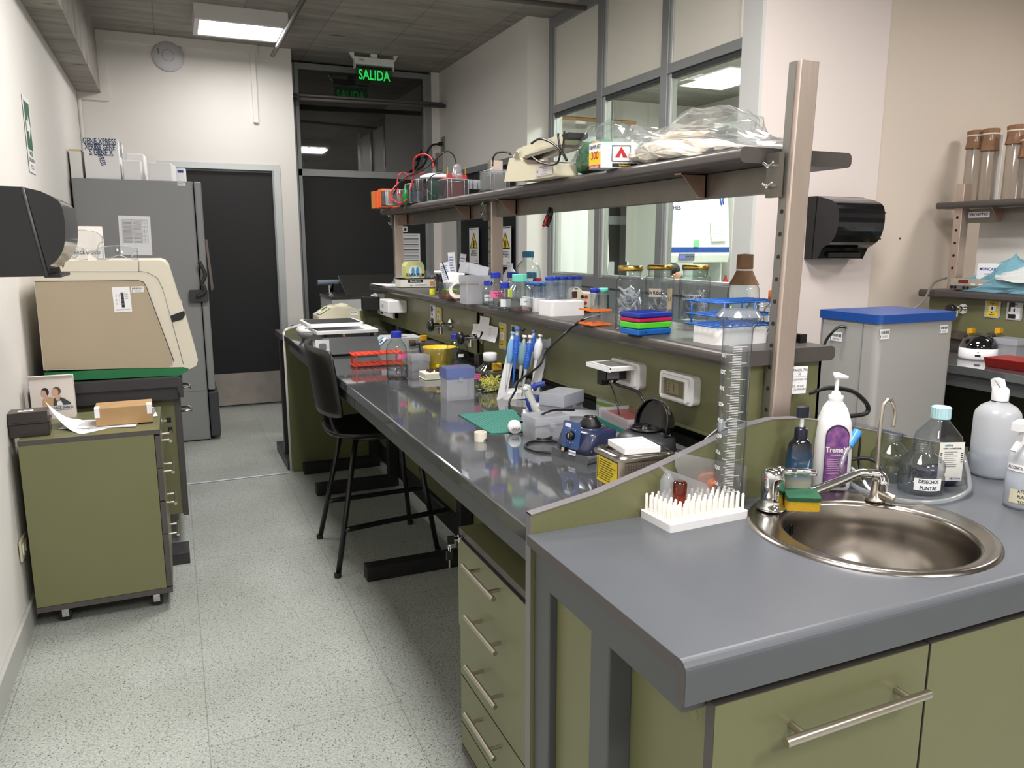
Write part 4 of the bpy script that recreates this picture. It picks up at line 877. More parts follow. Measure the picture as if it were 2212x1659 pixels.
# ------------------------------------------------------------------ drawer pedestal under the near bench
t = T('drawer_pedestal', 'green four-drawer pedestal with keys hanging, under the near steel bench', 'drawer unit', (0, 0, 0), 0, 'green drawer units')
px0, px1, py0, py1 = .662, 1.10, 1.37, 1.875; tz = .70
g = G(); g.box(px0+.022, px1, py0+.002, py1-.002, .05, tz-.019, GREEN); g.ob('body', t)
g = G(); g.box(px0, px1, py0, py1, tz-.018, tz, EDGE).box(px0+.001, px1-.001, py0+.001, py1-.001, tz, tz+.0006, GREEN); g.ob('top', t)
g = G(); g.box(px0, px1, py0, py1, .028, .05, EDGE); g.ob('base', t)
zz = [X(990, v, px0).z for v in (1166, 1344, 1445)]; zz = [tz-.024, zz[1], zz[2]]; zz = zz+[zz[2]-(zz[1]-zz[2])*1.0, .052]; zz = [zz[0], zz[1]+.0, zz[2], .052] if zz[3] < .1 else zz
print('drawer z', zz)
for k, (a, b) in enumerate(zip(zz, zz[1:])):
    f = .004 if k == 0 else 0
    g = G(); g.box(px0-f, px0+.02, py0+.002, py1-.002, b+.0025, a-.001, EDGE).box(px0-.0006-f, px0-f, py0+.003, py1-.003, b+.0035, a-.002, GREEN); d = g.ob('drawer', t)
HV = [((999, 1222), (1066, 1295)), ((1004, 1332), (1070, 1412)), ((1005, 1440), (1070, 1528)), ((1004, 1542), (1068, 1641))]
ds = [c for c in t.children if c.name.startswith('drawer')]
for k, (a, b) in enumerate(HV): q0 = X(*a, px0-.035); q1 = X(*b, px0-.035); bar_handle(ds[min(k, len(ds)-1)], q0, q1, (.035, 0, 0), .006, inset=.2)
q = X(994, 1163, px0-.005); lock(t, (px0-.004, q.y, q.z), V((-1, 0, 0)))
for x_, y_ in ((.8, 1.5), (.8, 1.75), (1.05, 1.5), (1.05, 1.75)): g = G(); g.cyl((x_, y_, 0), (x_, y_, .028), .02, BLACKM, 12); g.ob('foot', t)
# ------------------------------------------------------------------ stool
t = T('lab_stool', 'black high stool with plastic backrest pulled up to the steel bench', 'stool')
ft = [Z(691, 1163, 0), Z(730, 1247, 0), Z(886, 1132, 0), Z(946, 1192, 0)]   # back far, back near, front far, front near
SZ = .62; ym = 3.5
tp = [(.70, 3.66, SZ-.03), (.70, 3.36, SZ-.03), (.98, 3.66, SZ-.03), (.98, 3.38, SZ-.03)]
for a, b in zip(ft, tp):
    g = G(); g.tube([(a.x, a.y, 0), b], .0125, BLACK, 10, sm=False); g.cyl((a.x, a.y, 0), (a.x, a.y, .02), .016, BLACKM, 10); g.ob('leg', t)
def lerp_leg(i, z): a = ft[i]; b = V(tp[i]); k = z/b.z; return V((a.x, a.y, 0)).lerp(b, k)
zr = Y(735, 1143, ft[1].y).z if 0 else .20
g = G(); P0, P1, P2, P3 = lerp_leg(0, zr), lerp_leg(1, zr), lerp_leg(2, zr), lerp_leg(3, zr)
g.tube([P1, P1.lerp(P3, .5), P3+V((.06, 0, 0)), P3+V((.09, .05, 0)), P2+V((.09, -.05, 0)), P2+V((.06, 0, 0)), P0.lerp(P2, .5), P0], .0125, BLACK, 10, k=5); g.ob('footrest', t)
g = G(); g.tube([tp[0], tp[2], tp[3], tp[1], tp[0]], .011, BLACK, 8, sm=False); g.ob('seat_frame', t)
for yy in (3.36, 3.60):
    g = G(); g.tube([(.98, yy, SZ-.02), (.72, yy, SZ-.015), (.63, yy, SZ+.01), (.60, yy, SZ+.06), (.585, yy, SZ+.15), (.55, yy, SZ+.36)], .0105, BLACK, 10); g.ob('back_upright', t)
def curved_panel(x_of, y0, y1, z0, z1, th, rr, bend):
    g = G(); n = 16; m_ = 12; vs = []
    for side in (0, 1):
        for j in range(m_+1):
            for i in range(n+1):
                a = i/n*2-1; b = j/m_*2-1; k = 1-max(0, abs(b)-.75)/.25*rr*max(0, 1-0) if 1 else 1
                sx = (1-rr*(abs(b)**6)); yy = (y0+y1)/2+(y1-y0)/2*a*sx; z = (z0+z1)/2+(z1-z0)/2*b*(1-rr*.6*abs(a)**6)
                vs.append((x_of(z)+bend*a*a+side*th, yy, z))
    q = (n+1)*(m_+1)
    for j in range(m_):
        for i in range(n): b0 = j*(n+1)+i; g.add([], [], BLACK); 
    fs = []
    for j in range(m_):
        for i in range(n): b0 = j*(n+1)+i; fs += [(b0, b0+1, b0+n+2, b0+n+1), (q+b0, q+b0+n+1, q+b0+n+2, q+b0+1)]
    for i in range(n): fs += [(i, q+i, q+i+1, i+1), (m_*(n+1)+i, m_*(n+1)+i+1, q+m_*(n+1)+i+1, q+m_*(n+1)+i)]
    for j in range(m_): fs += [(j*(n+1), (j+1)*(n+1), q+(j+1)*(n+1), q+j*(n+1)), (j*(n+1)+n, q+j*(n+1)+n, q+(j+1)*(n+1)+n, (j+1)*(n+1)+n)]
    g.add(vs, fs, mat('black_seat_shell', (20, 20, 21), .35), True); return g
curved_panel(lambda z: .555-(z-.72)*.14, 3.20, 3.73, .715, 1.02, .010, .12, .06).ob('backrest', t)
g = G(); vs = []; n = 16; g = G()
rows_ = []
for k, (r_, z_) in enumerate(((.0, SZ), (.10, SZ), (.19, SZ+.004), (.215, SZ+.010), (.205, SZ-.012), (.1, SZ-.018), (0, SZ-.018))): rows_.append((r_, z_))
g.lathe(rows_[::-1], MT['black_seat_shell'], 32, TR(.80, 3.51, 0), True, sq=3.2); g.ob('seat', t)
# ------------------------------------------------------------------ things on the steel benches
BZ = .9
def at(u, v, h=BZ): return Z(u, v, h)
# clear bottle with pink tape
c, r = BASE(858, 822, BZ, 45); h = HP(855, 716, c).z-BZ
PTX = [('', .01, 0, INK)]
jar_bottle('reagent_bottle', 'clear bottle with blue cap and pink tape, a quarter full, beside the orange tube rack', 'bottle', c, r, h, BLUE, .42, .60, caph=h*.125, liquid=.23, labels=[(.46, .55, .75, .6, PINKL, None)])
c, r = BASE(988, 806, BZ, 47); h = HP(987, 721, c).z-BZ
jar_bottle('reagent_bottle', 'empty clear bottle with blue cap behind the tall blue-lidded tip box', 'bottle', c, r, h, BLUE, .42, .60, caph=h*.125, labels=[(.42, .5, .35, .25, WHITEM, None)])
# orange rack
ORR = mat('orange_red_plastic', (236, 74, 44), .4)
def grid_plate(g, x0, x1, y0, y1, z, th, nx, ny, m, hole=.68):
    dx, dy = (x1-x0)/nx, (y1-y0)/ny
    for i in range(nx):
        for j in range(ny):
            cx, cy = x0+dx*(i+.5), y0+dy*(j+.5); n = 12; ou = []; inn = []
            for k in range(n):
                a = 2*PI*k/n+PI/4; cc, ss = cos(a), sin(a); q = 1/max(abs(cc)/dx, abs(ss)/dy)/2
                ou.append((cx+q*cc, cy+q*ss)); rr = min(dx, dy)/2*hole; inn.append((cx+rr*cc, cy+rr*ss))
            vs = [(*p, z+th) for p in ou]+[(*p, z+th) for p in inn]+[(*p, z) for p in inn]+[(*p, z) for p in ou]
            g.add(vs, [f for k in range(n) for k2 in [(k+1) % n] for f in ((k, k2, n+k2, n+k), (n+k, n+k2, 2*n+k2, 2*n+k), (2*n+k, 2*n+k2, 3*n+k2, 3*n+k))], m)
    g.box(x0-.002, x1+.002, y0-.002, y0, z-.001, z+th+.001, m).box(x0-.002, x1+.002, y1, y1+.002, z-.001, z+th+.001, m).box(x0-.002, x0, y0, y1, z-.001, z+th+.001, m).box(x1, x1+.002, y0, y1, z-.001, z+th+.001, m)
    return g
def tube_rack(name, lab, M0, L, W_, H_, nx, ny, m, levels, group=None, rz=0, feet=.006):
    t = T(name, lab, 'rack', M0, rz, group)
    for z in levels: g = G(); grid_plate(g, 0, L, 0, W_, z, .003, nx, ny, m); g.ob('shelf_plate', t)
    for x in (.012, L-.012):
        for y in (.004, W_-.004): g = G(); g.cyl((x, y, 0), (x, y, H_), .004, m, 8); g.ob('post', t)
    return t
a = at(765, 796); b = at(838, 790); L = .235
rz = 0; tube_rack('tube_rack', 'orange two-tier tube rack on the far steel bench beside the pink-taped bottle', (a.x+.0, a.y+.0, BZ), L, .10, HP(800, 764, a).z-BZ, 8, 3, ORR, (.010, HP(800, 766, a).z-BZ-.006), rz=rz)
# rocking shaker
a = at(740, 770); SG = mat('shaker_grey', (128, 131, 134), .4); t = T('rocking_shaker', 'grey rocking shaker with white tray near the far end of the bench', 'shaker', (a.x+.02, a.y+.12, BZ), 0)
g = G(); g.prism([(-.20, .012), (.19, .012), (.21, .028), (.19, .05), (.15, .072), (-.10, .072), (-.20, .045)], 'x', -.16, .15, SG); g.M = None
g = G(); g.prism([(-.155, .012), (.16, .012), (.165, .03), (.14, .074), (-.10, .074), (-.17, .028)], 'x', -.13, .15, SG) if 0 else None
g = G(); g.prism([(-.18, .012), (.17, .012), (.175, .035), (.16, .094), (-.11, .098), (-.185, .035)], 'y', -.12, .14, SG); g.ob('base', t, bevel=.01, seg=3)
g = G(); g.box(-.15, -.12, -.1, .12, 0, .012, BLACKM).box(.12, .15, -.1, .12, 0, .012, BLACKM); g.ob('foot', t)
M_ = frame((-.118, -.1205, .055), (1, 0, 0), (.4, 0, 1)); g = G(); g.box(-.034, .034, -.034, .034, .0, .003, WHITE, M_).rbox(-.017, .017, -.017, .017, .003, .014, .008, INKG, M_); g.ob('control_panel', t)
g = G(); g.cyl((.0, -.08, .09), (0, -.08, .120), .012, NICKEL, 12).cyl((-.10, -.09, .09), (-.10, -.09, .12), .009, BLACK, 10).cyl((.14, -.09, .09), (.14, -.09, .12), .009, BLACK, 10); g.ob('column', t)
g = G(); g.box(-.14, .16, -.13, -.125, .115, .133, WHITE).box(-.14, .16, .125, .13, .115, .133, WHITE).box(-.145, -.14, -.13, .13, .115, .133, WHITE).box(.16, .165, -.13, .13, .115, .133, WHITE).box(-.14, .16, -.125, .125, .117, .12, WHITE)
g.ob('tray', t, bevel=.002)
g = G(); g.rbox(-.17, .12, -.02, .27, .140, .158, .03, WHITE).rbox(-.155, .105, -.005, .255, .1575, .159, .02, BLACKM); g.ob('upper_tray', t, bevel=.004)
# balance behind
t = T('balance', 'white and grey bench balance behind the shaker against the far end panel', 'balance', (at(700, 735).x-.01, at(700, 735).y+.06, BZ), 0)
g = G(); g.lathe([(0, 0), (.08, 0), (.10, .03), (.108, .055), (0, .055)], mat('balance_grey', (140, 144, 148), .4), 32, Mx.Scale(1.25, 4, (1, 0, 0)), sq=3); g.ob('body', t)
g = G(); g.lathe([(.109, .055), (.110, .062), (.10, .078), (.06, .088), (0, .09)], WHITE, 32, Mx.Scale(1.25, 4, (1, 0, 0)), sq=3); g.text('balance'[:0] or ' ', .01, INK, Mx()); g.ob('top_cover', t)
g = G(); M_ = frame((-.07, -.085, .077), (1, -.3, 0), (.2, .9, .35)); g.box(-.03, .03, -.01, .012, 0, .002, mat('display_blue_grey', (90, 105, 130), .3), M_); g.ob('display', t)
# beige instrument
a = at(735, 700); t = T('thermal_printer', 'beige wedge-shaped instrument behind the shaker at the far end of the bench', 'instrument', (a.x-.03, 4.70, BZ), 0)
def iz(u, v): p = Y(u, v, 4.70); return (p.x-(a.x-.03), p.z-BZ)
BG = mat('instrument_beige', (196, 190, 168), .45)
g = G(); g.prism([iz(689, 735), iz(689, 684), iz(715, 667), iz(727, 663), (iz(760, 664)), iz(776, 669), iz(781, 700), iz(782, 735)], 'y', 0, .22, BG); g.ob('housing', t, bevel=.006, seg=3)
g = G(); p0 = iz(694, 681); p1 = iz(716, 667); M_ = frame(((p0[0]+p1[0])/2-.002, .08, (p0[1]+p1[1])/2+.006), (0, -1, 0), (p1[0]-p0[0], 0, p1[1]-p0[1])); g.box(-.06, .06, -.04, .042, 0, .002, WHITE, M_).box(-.045, .0, -.01, .03, .002, .003, DARK, M_).box(.0, .05, -.035, .035, .002, .003, mat('key_green', (176, 206, 110), .5), M_); g.ob('keypad', t)
q0, q1 = iz(757, 673), iz(773, 680); g = G(); g.card(abs(q1[0]-q0[0]), abs(q1[1]-q0[1]), frame(((q0[0]+q1[0])/2, -.001, (q0[1]+q1[1])/2), (1, 0, 0), UP), WHITE); g.barcode(q0[0]+.004, q1[0]-.004, q1[1]+.01, q0[1]-.004, BARC, frame((0, -.0015, 0), (1, 0, 0), UP)); g.ob('sticker', t)
g = G(); g.lathe([(0, .0), (.05, .0), (.04, .018), (0, .026)], BG, 20, TR((iz(745, 664))[0], .1, iz(745, 664)[1]-.005)); g.ob('dome', t)
t = T('tin', 'small silver tin on the far corner of the steel bench by the end panel', 'tin', BASE(669, 744, BZ, 17)[0]); g = G(); g.lathe([(0, 0), (.024, 0), (.024, .014), (.026, .014), (.026, .024), (0, .024)], NICKEL, 24); g.ob('body', t)
# device with blue front
a = at(820, 762); t = T('dry_bath', 'low pale grey instrument with a blue round control face, behind the bottle with pink tape', 'instrument', (a.x+.02, a.y+.06, BZ), 0)
g = G(); g.prism([(-.03, 0), (.22, 0), (.22, .07), (.03, .072), (-.03, .02)], 'y', -.06, .12, mat('pale_instrument', (186, 190, 188), .45)); g.ob('housing', t, bevel=.004)
g = G(); M_ = frame((-.001, -.02, .0475), (0, -1, 0), (.06, 0, .052)); g.box(-.06, .04, -.036, .034, .0, .002, mat('control_blue', (60, 130, 190), .5), M_).lathe([(0, .002), (.034, .002), (.034, .003), (0, .003)], WHITE, 28, M_ @ TR(0, .005, 0)).box(-.016, .016, -.005, .015, .003, .004, mat('lcd_green', (30, 80, 80), .3), M_); g.ob('control_panel', t)
g = G()
for k in range(8): g.box(.08+k*.008, .084+k*.008, -.03, .03, .0712, .0718, INKG)
g.ob('vent', t)
# small tip box, yellow beaker with film
c, r = BASE(905, 802, BZ, 40); tipbox('tip_box', 'small cloudy tip box between the pink-taped bottle and the yellow beaker', (c.x, c.y, BZ), 0, .085, .07, HP(905, 765, c).z-BZ, .03, MILKY, DARK)
c, r = BASE(950, 799, BZ, 62); hb = HP(951, 750, c).z-BZ; t = T('yellow_beaker', 'yellow plastic beaker lined with clear film, behind the white vial rack', 'beaker', c)
g = G(); g.lathe([(0, 0), (r*.84, 0), (r*.9, .004), (r*1.15, hb), (r*1.2, hb+.002), (r*1.13, hb-.001), (r*.86, .006), (0, .006)], YEL, 36); g.ob('body', t)
g = G(); pr = [(r*1.0, hb*.34), (r*1.02, hb*.38), (r*1.2, hb*.8), (r*1.3, hb*1.02), (r*1.2, hb*1.05)]; vs0 = len(g.v)
g.lathe(pr, FILM, 36)
for i, v_ in enumerate(g.v): k = 1+.05*sin(i*2.3)+.03*sin(i*5.1); v_.x *= k; v_.y *= k
g.tube([(r*.98*cos(a), r*.98*sin(a), hb*.3+.003*sin(3*a)) for a in [i*PI/12 for i in range(25)]], .002, FILM, 6); g.ob('film_liner', t)
# white rack with brown vials
a = at(919, 822); t = T('vial_rack', 'low white rack holding brown vials in front of the yellow beaker', 'rack', (a.x+.0, a.y+.0, BZ), R(0)); RW = .115
g = G(); g.box(0, RW, 0, .09, 0, .028, mat('ivory_rack', (226, 224, 208), .5)).box(-.002, RW+.002, -.002, .092, .0, .006, MT['ivory_rack']); g.ob('block', t, bevel=.003)
BRV = mat('brown_cap', (66, 42, 34), .4); g = G()
for i, (x, y) in enumerate(((.03, .03), (.045, .05), (.06, .035), (.075, .055), (.05, .07), (.09, .04), (.105, .055), (.08, .075), (.03, .06), (.1, .025))): g.cyl((x, y, .027), (x, y, .036), .0065, BRV, 12)
g.ob('vial_caps', t); t['kind'] = 'thing'
v1 = T('vial', 'brown vial with yellow cap standing proud in the white vial rack', 'vial', (t.location.x+.065, t.location.y+.03, BZ+.0281)); g = G(); g.cyl((0, 0, 0), (0, 0, .02), .0075, BRV, 14); g.ob('body', v1); g = G(); g.cyl((0, 0, .02), (0, 0, .032), .0078, YEL, 14); g.ob('cap', v1)
# tall blue-lidded tip box
a = at(993, 866); hh = HP(993, 797, a).z-BZ-.004
BLM = glass('blue_cloudy_plastic', (196, 206, 236), .9, .2, milk=.5, milkrgb=(190, 204, 238))
tipbox('tip_box', 'tall cloudy tip box with a bluish lid and red mark, mid-bench', (a.x+.008, a.y+.047, BZ), 0, .110, .082, hh+.006, .038, MILKY, mat('tray_blue', (150, 170, 215), .5), lidm=BLM, mark='1000')
# square bottle with yellow tips
c, r = BASE(1059, 850, BZ, 60); h = HP(1055, 762, c).z-BZ
t = jar_bottle('square_bottle', 'square clear bottle with white cap half full of yellow tips', 'bottle', c, r*.98, h, WHITE, .40, .56, caph=h*.20, capr=r*.50, sq=5, ribs=False, labels=())
g = G(); random.seed(3)
for i in range(150):
    x, y, z = random.uniform(-.8, .8)*r, random.uniform(-.8, .8)*r, random.uniform(.006, h*.36); d = V((random.uniform(-1, 1), random.uniform(-1, 1), random.uniform(-.6, .6))).normalized()*.018
    p, q = V((x, y, z)), V((x, y, z))+d
    lim = r*.86; q.x = max(-lim, min(lim, q.x)); q.y = max(-lim, min(lim, q.y)); q.z = max(.005, min(h*.44, q.z)); g.cyl(p, q, .0028, mat('yellow_tips', (228, 220, 80), .35) if i % 5 else mat('pale_tips', (230, 228, 190), .4), 5, .0008)
o = g.ob('tips', t, kind='stuff'); del o['kind']; o['kind'] = 'stuff'
g = G(); am = to_cam(c); M_ = frame((cos(am-.95)*r*1.12, sin(am-.95)*r*1.12, h*.42), (-sin(am-.95+.4), cos(am-.95+.4), 0), UP); g.card(.028, .022, M_, PINKL, [('PUNTAS', .006, 0, .004, INK), ('200uL', .006, 0, -.004, INK)]); g.ob('tag', t)
# ------------------------------------------------------------------ pipette stand
a = at(1078, 868); b = at(1165, 848); PSX, PSY = a.x, a.y
t = T('pipette_stand', 'white pipette stand full of pipettes below the hand-written notes', 'stand', (a.x, a.y, BZ))
def pv(u, v): p = HP(u, v, (a.x+.06, a.y+.02, BZ)); return p-V((a.x, a.y, BZ))
def psl(u, v, dep): c0 = (a.x+.06, a.y+.02, BZ); p = HP(u, v, c0)+_hf*dep; return p-V((a.x, a.y, BZ))
top = HP(1120, 722, (a.x+.06, a.y+.02, BZ)).z-BZ
def slab(g, pts, off, m):
    vs = [p for p in pts]+[p+off for p in pts]; n = len(pts)
    g.add(vs, [tuple(range(n)), tuple(range(n, 2*n))[::-1]]+[(i, n+i, n+(i+1) % n, (i+1) % n) for i in range(n)], m)
g = G(); slab(g, [psl(1072, 866, 0), psl(1093, 868, 0), psl(1112, 760, .0), psl(1113, 722, 0), psl(1104, 722, 0)], _hf*.006, WHITE); slab(g, [psl(1072, 866, 0), psl(1135, 862, 0), psl(1140, 846, .0), psl(1096, 850, 0)], _hf*.10, WHITE); g.ob('near_leg', t, bevel=.002)
g = G(); slab(g, [psl(1143, 858, .07), psl(1165, 862, .07), psl(1192, 735, .07), psl(1172, 735, .07)], _hf*.01, WHITE); g.ob('far_leg', t, bevel=.002)
g = G(); slab(g, [psl(1146, 734, .03), psl(1150, 747, .03), psl(1165, 756, .03), psl(1186, 754, .03), psl(1208, 758, .03), psl(1209, 730, .03), psl(1200, 727, .03), psl(1184, 735, .03), psl(1160, 733, .03)], _hf*.02, mat('pale_blue_white', (216, 224, 232), .35)); g.ob('holder_arm', t, bevel=.004)
g = G(); g.tube([psl(1104, 745, .04), psl(1150, 745, .05)], .006, WHITE, 8, sm=False); g.ob('crossbar', t)
PB = [mat('pipette_blue', (50, 104, 205), .4), mat('pipette_teal', (122, 158, 172), .4), mat('pipette_light_blue', (130, 176, 222), .4), mat('pipette_grey', (188, 192, 190), .4)]
def pipette(lab, ut, vt, ub, vb, dep, body, grip, w_=1.0, hole=False, light=None):
    p1 = psl(ut, vt, dep); p0 = psl(ub, vb, dep); L = (p1-p0).length; q = (p1-p0).to_track_quat('Z', 'Y').to_matrix().to_4x4(); q.translation = p0+V((a.x, a.y, BZ))
    t = T('pipette', lab, 'pipette', q.to_translation(), 0, 'pipettes on the stand'); t.rotation_euler = q.to_euler()
    g = G(); g.lathe([(0, 0), (.0022, 0), (.003, L*.12), (.005, L*.3), (.0065, L*.45)], body if light is None else light, 14); g.ob('shaft', t)
    g = G(); g.lathe([(.0065, L*.45), (.010*w_, L*.5), (.0125*w_, L*.60), (.0125*w_, L*.80), (.009, L*.86), (.007, L*.88)], grip, 16)
    if grip is PB[0]:
        for k in range(9): zz = L*(.58+k*.026); g.lathe([(.0125*w_, zz), (.0138*w_, zz+L*.006), (.0125*w_, zz+L*.013)], grip, 16)
    g.ob('grip', t)
    g = G(); g.lathe([(.007, L*.86), (.0055, L*.9), (.004, L*.93), (.004, L*.965)], body, 12).lathe([(0, L*.955), (.008, L*.955), (.009, L*.975), (.008, L), (0, L)], grip if not hole else WHITE, 16); g.ob('plunger', t)
    g = G(); g.tube([(.009, 0, L*.78), (.014, 0, L*.62), (.013, 0, L*.5), (.0085, 0, L*.36), (.006, 0, L*.2)], .0022, PB[3], 6); g.ob('ejector', t)
    return t
pipette('light blue and white pipette, first on the aisle side of the stand', 1108, 716, 1093, 838, -.012, WHITE, PB[2], 1.0)
pipette('pipette with ribbed blue grip, second from the aisle side of the stand', 1118, 707, 1108, 833, -.02, PB[3], PB[0], .9, light=PB[0])
pipette('pale pipette with wide teal grip in the middle of the stand', 1133, 722, 1120, 838, -.028, PB[3], PB[1], 1.25, True)
pipette('pipette with ribbed blue grip to the wall side of the teal one', 1146, 722, 1127, 852, -.034, PB[3], PB[0], 1.0, True)
pipette('white pipette with light blue button at the wall end of the stand', 1168, 722, 1150, 822, -.01, WHITE, WHITE, 1.2, True)
pipette('dark-bodied pipette at the back of the stand with a lilac button', 1130, 711, 1136, 830, .03, DARK, BLACKM, .9)
pipette('blue pipette at the back of the stand beside the dark-bodied one', 1154, 716, 1147, 800, .035, PB[3], PB[0], .9)
# ------------------------------------------------------------------ pipette controller
a = at(1150, 895); c0 = V((a.x, a.y+.0, BZ))
def sp_(u, v, d=0): p = HP(u, v, c0)+_hf*d; return p-c0
t = T('pipette_controller', 'grey and blue gun-shaped pipette controller hanging on a white stand', 'pipette controller', c0)
GB = mat('controller_grey', (206, 206, 200), .4); NB = mat('controller_blue', (30, 56, 140), .4)
g = G(); g.tube([sp_(1142, 832), sp_(1140, 845), sp_(1146, 862), sp_(1155, 880), sp_(1162, 890)], [.0135, .014, .014, .015, .015], GB, 16); g.tube([sp_(1155, 878), sp_(1178, 876), sp_(1190, 876)], [.013, .011, .010], GB, 14); g.ob('body', t)
g = G(); g.tube([sp_(1150, 836), sp_(1160, 832), sp_(1178, 828)], [.0125, .009, .0085], NB, 16); g.cyl(sp_(1150, 838), sp_(1156, 834), .014, NB, 18); g.ob('nozzle', t)
g = G(); g.tube([sp_(1138, 858, -.004), sp_(1142, 872, -.006), sp_(1146, 888, -.004)], [.007, .008, .006], NB, 10); g.ob('battery_grip', t)
for u, v in ((1160, 862), (1173, 864)): g = G(); g.cyl(sp_(u, v+6), sp_(u, v-5), .006, NB, 12); g.ob('trigger', t)
g = G(); M_ = frame(sp_(1135, 838)-_hf*.0135, (cos(-CYAW), sin(-CYAW), 0), UP); g.lathe([(0, 0), (.0085, 0), (.0085, .0008), (.007, .0008), (.007, .0012), (0, .0012)], WHITE, 24, M_); g.ob('badge', t)
g = G(); slab(g, [sp_(1132, 897, .02), sp_(1140, 898, .02), sp_(1152, 868, .02), sp_(1147, 862, .02)], _hf*.01, WHITE); slab(g, [sp_(1130, 896, 0), sp_(1150, 896, 0), sp_(1150, 893, .05), sp_(1130, 893, .05)], V((0, 0, .004)), WHITE)
g.ob('cradle', t)
# tip boxes to the right
c = at(1232, 905); hh = HP(1232, 845, c).z-BZ
tipbox('tip_box', 'wide cloudy tip box with blue inner rim at the bench back', (c.x+.01, c.y+.08, BZ), R(32), .13, .095, HP(1232, 845, (c.x, c.y+.08, 0)).z-BZ, .04, MILKY, mat('tray_navy', (60, 80, 160), .5), lidm=MILKY2)
c = at(1187, 950); tipbox('tip_box', 'cloudy tip box with a grey flat lid beside the navy vortex mixer', (c.x+.01, c.y+.047, BZ), R(3), .115, .085, HP(1187, 895, (c.x, c.y+.05, 0)).z-BZ, .022, MILKY, INKG)
c = at(1245, 918); t = T('plate_lid', 'flat clear plate with lid lying askew behind the navy vortex mixer', 'plate', (c.x+.03, c.y+.02, BZ), R(-35)); g = G(); g.shell(-.06, .06, -.04, .04, 0, .03, .0015, MILKY, top=True); g.ob('body', t); g = G(); g.box(-.062, .05, -.045, .035, .031, .034, MILKY2, Mx.Rotation(R(6), 4, 'Z')); g.ob('lid', t)
# cutting mat
MATG = mat('cutting_mat_green', (22, 112, 100), .55); a_, b_, c_, d_ = at(990, 897), at(1060, 938), at(1165, 932), at(1108, 885)
t = T('cutting_mat', 'green gridded cutting mat lying on the steel bench', 'cutting mat', (a_.x, a_.y, BZ)); o_ = V((a_.x, a_.y, BZ))
P4 = [p-o_+V((0, 0, .0005)) for p in (a_, b_, c_, d_)]; g = G(); slab(g, P4, V((0, 0, .0022)), MATG); g.ob('mat', t)
g = G(); LM = mat('mat_line', (150, 200, 180), .6)
for k in range(1, 15): s_ = k/15; p, q = P4[0].lerp(P4[1], s_), P4[3].lerp(P4[2], s_); n_ = (P4[1]-P4[0]).normalized()*.0004; g.add([v_+V((0, 0, .0024)) for v_ in (p-n_, q-n_, q+n_, p+n_)], [(0, 1, 2, 3)], LM)
for k in range(1, 18): s_ = k/18; p, q = P4[0].lerp(P4[3], s_), P4[1].lerp(P4[2], s_); n_ = (P4[3]-P4[0]).normalized()*.0004; g.add([v_+V((0, 0, .0024)) for v_ in (p-n_, q-n_, q+n_, p+n_)], [(0, 1, 2, 3)], LM)
p = at(1094, 890)-o_; g.text('A4', .022, mat('mat_cyan', (60, 170, 200), .6), frame((p.x, p.y, .003), (1, .1, 0), (-.1, 1, 0)), True); g.ob('grid', t)
# white ring, plug and cables
c, r = BASE(1038, 955, BZ, 27); t = T('plastic_collar', 'short white plastic pipe collar with a notch on the bench edge side of the mat', 'collar', c); g = G(); hh = HP(1038, 930, c).z-BZ-.004; n = 28; am = to_cam(c); vs = []; fs = []
for i in range(n+1):
    a = am+2*PI*i/n; zb_ = .0 if not (2 < i < 7) else hh*.3
    for rr in (r, r*.86): vs += [(rr*cos(a), rr*sin(a), zb_), (rr*cos(a), rr*sin(a), hh)]
for i in range(n): b0 = i*4; fs += [(b0, b0+4, b0+5, b0+1), (b0+2, b0+3, b0+7, b0+6), (b0+1, b0+5, b0+7, b0+3)]
g.add(vs, fs, mat('ivory_pvc', (232, 226, 210), .5)); g.ob('ring', t)
c = at(1116, 938); c = V((c.x, c.y+.016, BZ+.020)); t = T('mains_plug', 'round white three-pin plug lying on the green mat edge', 'plug', c)
Mq = frame((0, 0, 0), (_rt.x, _rt.y, .0), UP); g = G(Mq @ Mx.Rotation(R(12), 4, 'Y')); g.lathe([(0, -.022), (.012, -.022), (.018, -.012), (.0205, 0), (.0205, .012), (.018, .0145), (0, .0145)], WHITE, 32); g.rbox(-.012, .012, -.005, .005, .0145, .0185, .004, WHITE); g.ob('shell', t)
g = G(Mq @ Mx.Rotation(R(12), 4, 'Y'))
for x in (-.008, 0, .008): g.cyl((x, 0, .0185), (x, 0, .030), .0018, CHROME, 8)
g.ob('pins', t)
def cable(lab, pts, r=.0032, m=BLACK, name='cable', grp=None):
    g = G(); g.tube(pts, r, m, 8); o = g.ob(name, None, lab, 'cable', grp); return o
def onb(u, v, dz=.004): p = at(u, v, BZ+dz); return p
cable('black cable of the white plug looping over the bench to the navy vortex mixer', [(c.x+.01, c.y+.03, BZ+.025), onb(1145, 915, .035), onb(1200, 930, .012), onb(1192, 948, .006), onb(1150, 945, .006), onb(1136, 925, .006), onb(1150, 905, .02)][:0]+
      [V((c.x+.008, c.y+.02, c.z)), onb(1140, 908, .02), onb(1138, 928, .006), onb(1160, 947, .006), onb(1185, 947, .006), onb(1193, 938, .006), onb(1180, 922, .014), onb(1150, 905, .03), HP(1110, 890, (1.0, 2.35, 0)), HP(1100, 870, (1.03, 2.38, 0)), HP(1113, 845, (1.06, 2.38, 0)), HP(1122, 822, (1.06, 2.35, 0)), HP(1165, 790, (1.10, 2.3, 0)), HP(1180, 760, (1.14, 2.2, 0)), HP(1215, 725, (1.16, 2.15, 0)), X(1240, 703, 1.168), Z(1262, 690, RZ+.012), Z(1300, 678, RZ+.006)], .0038)
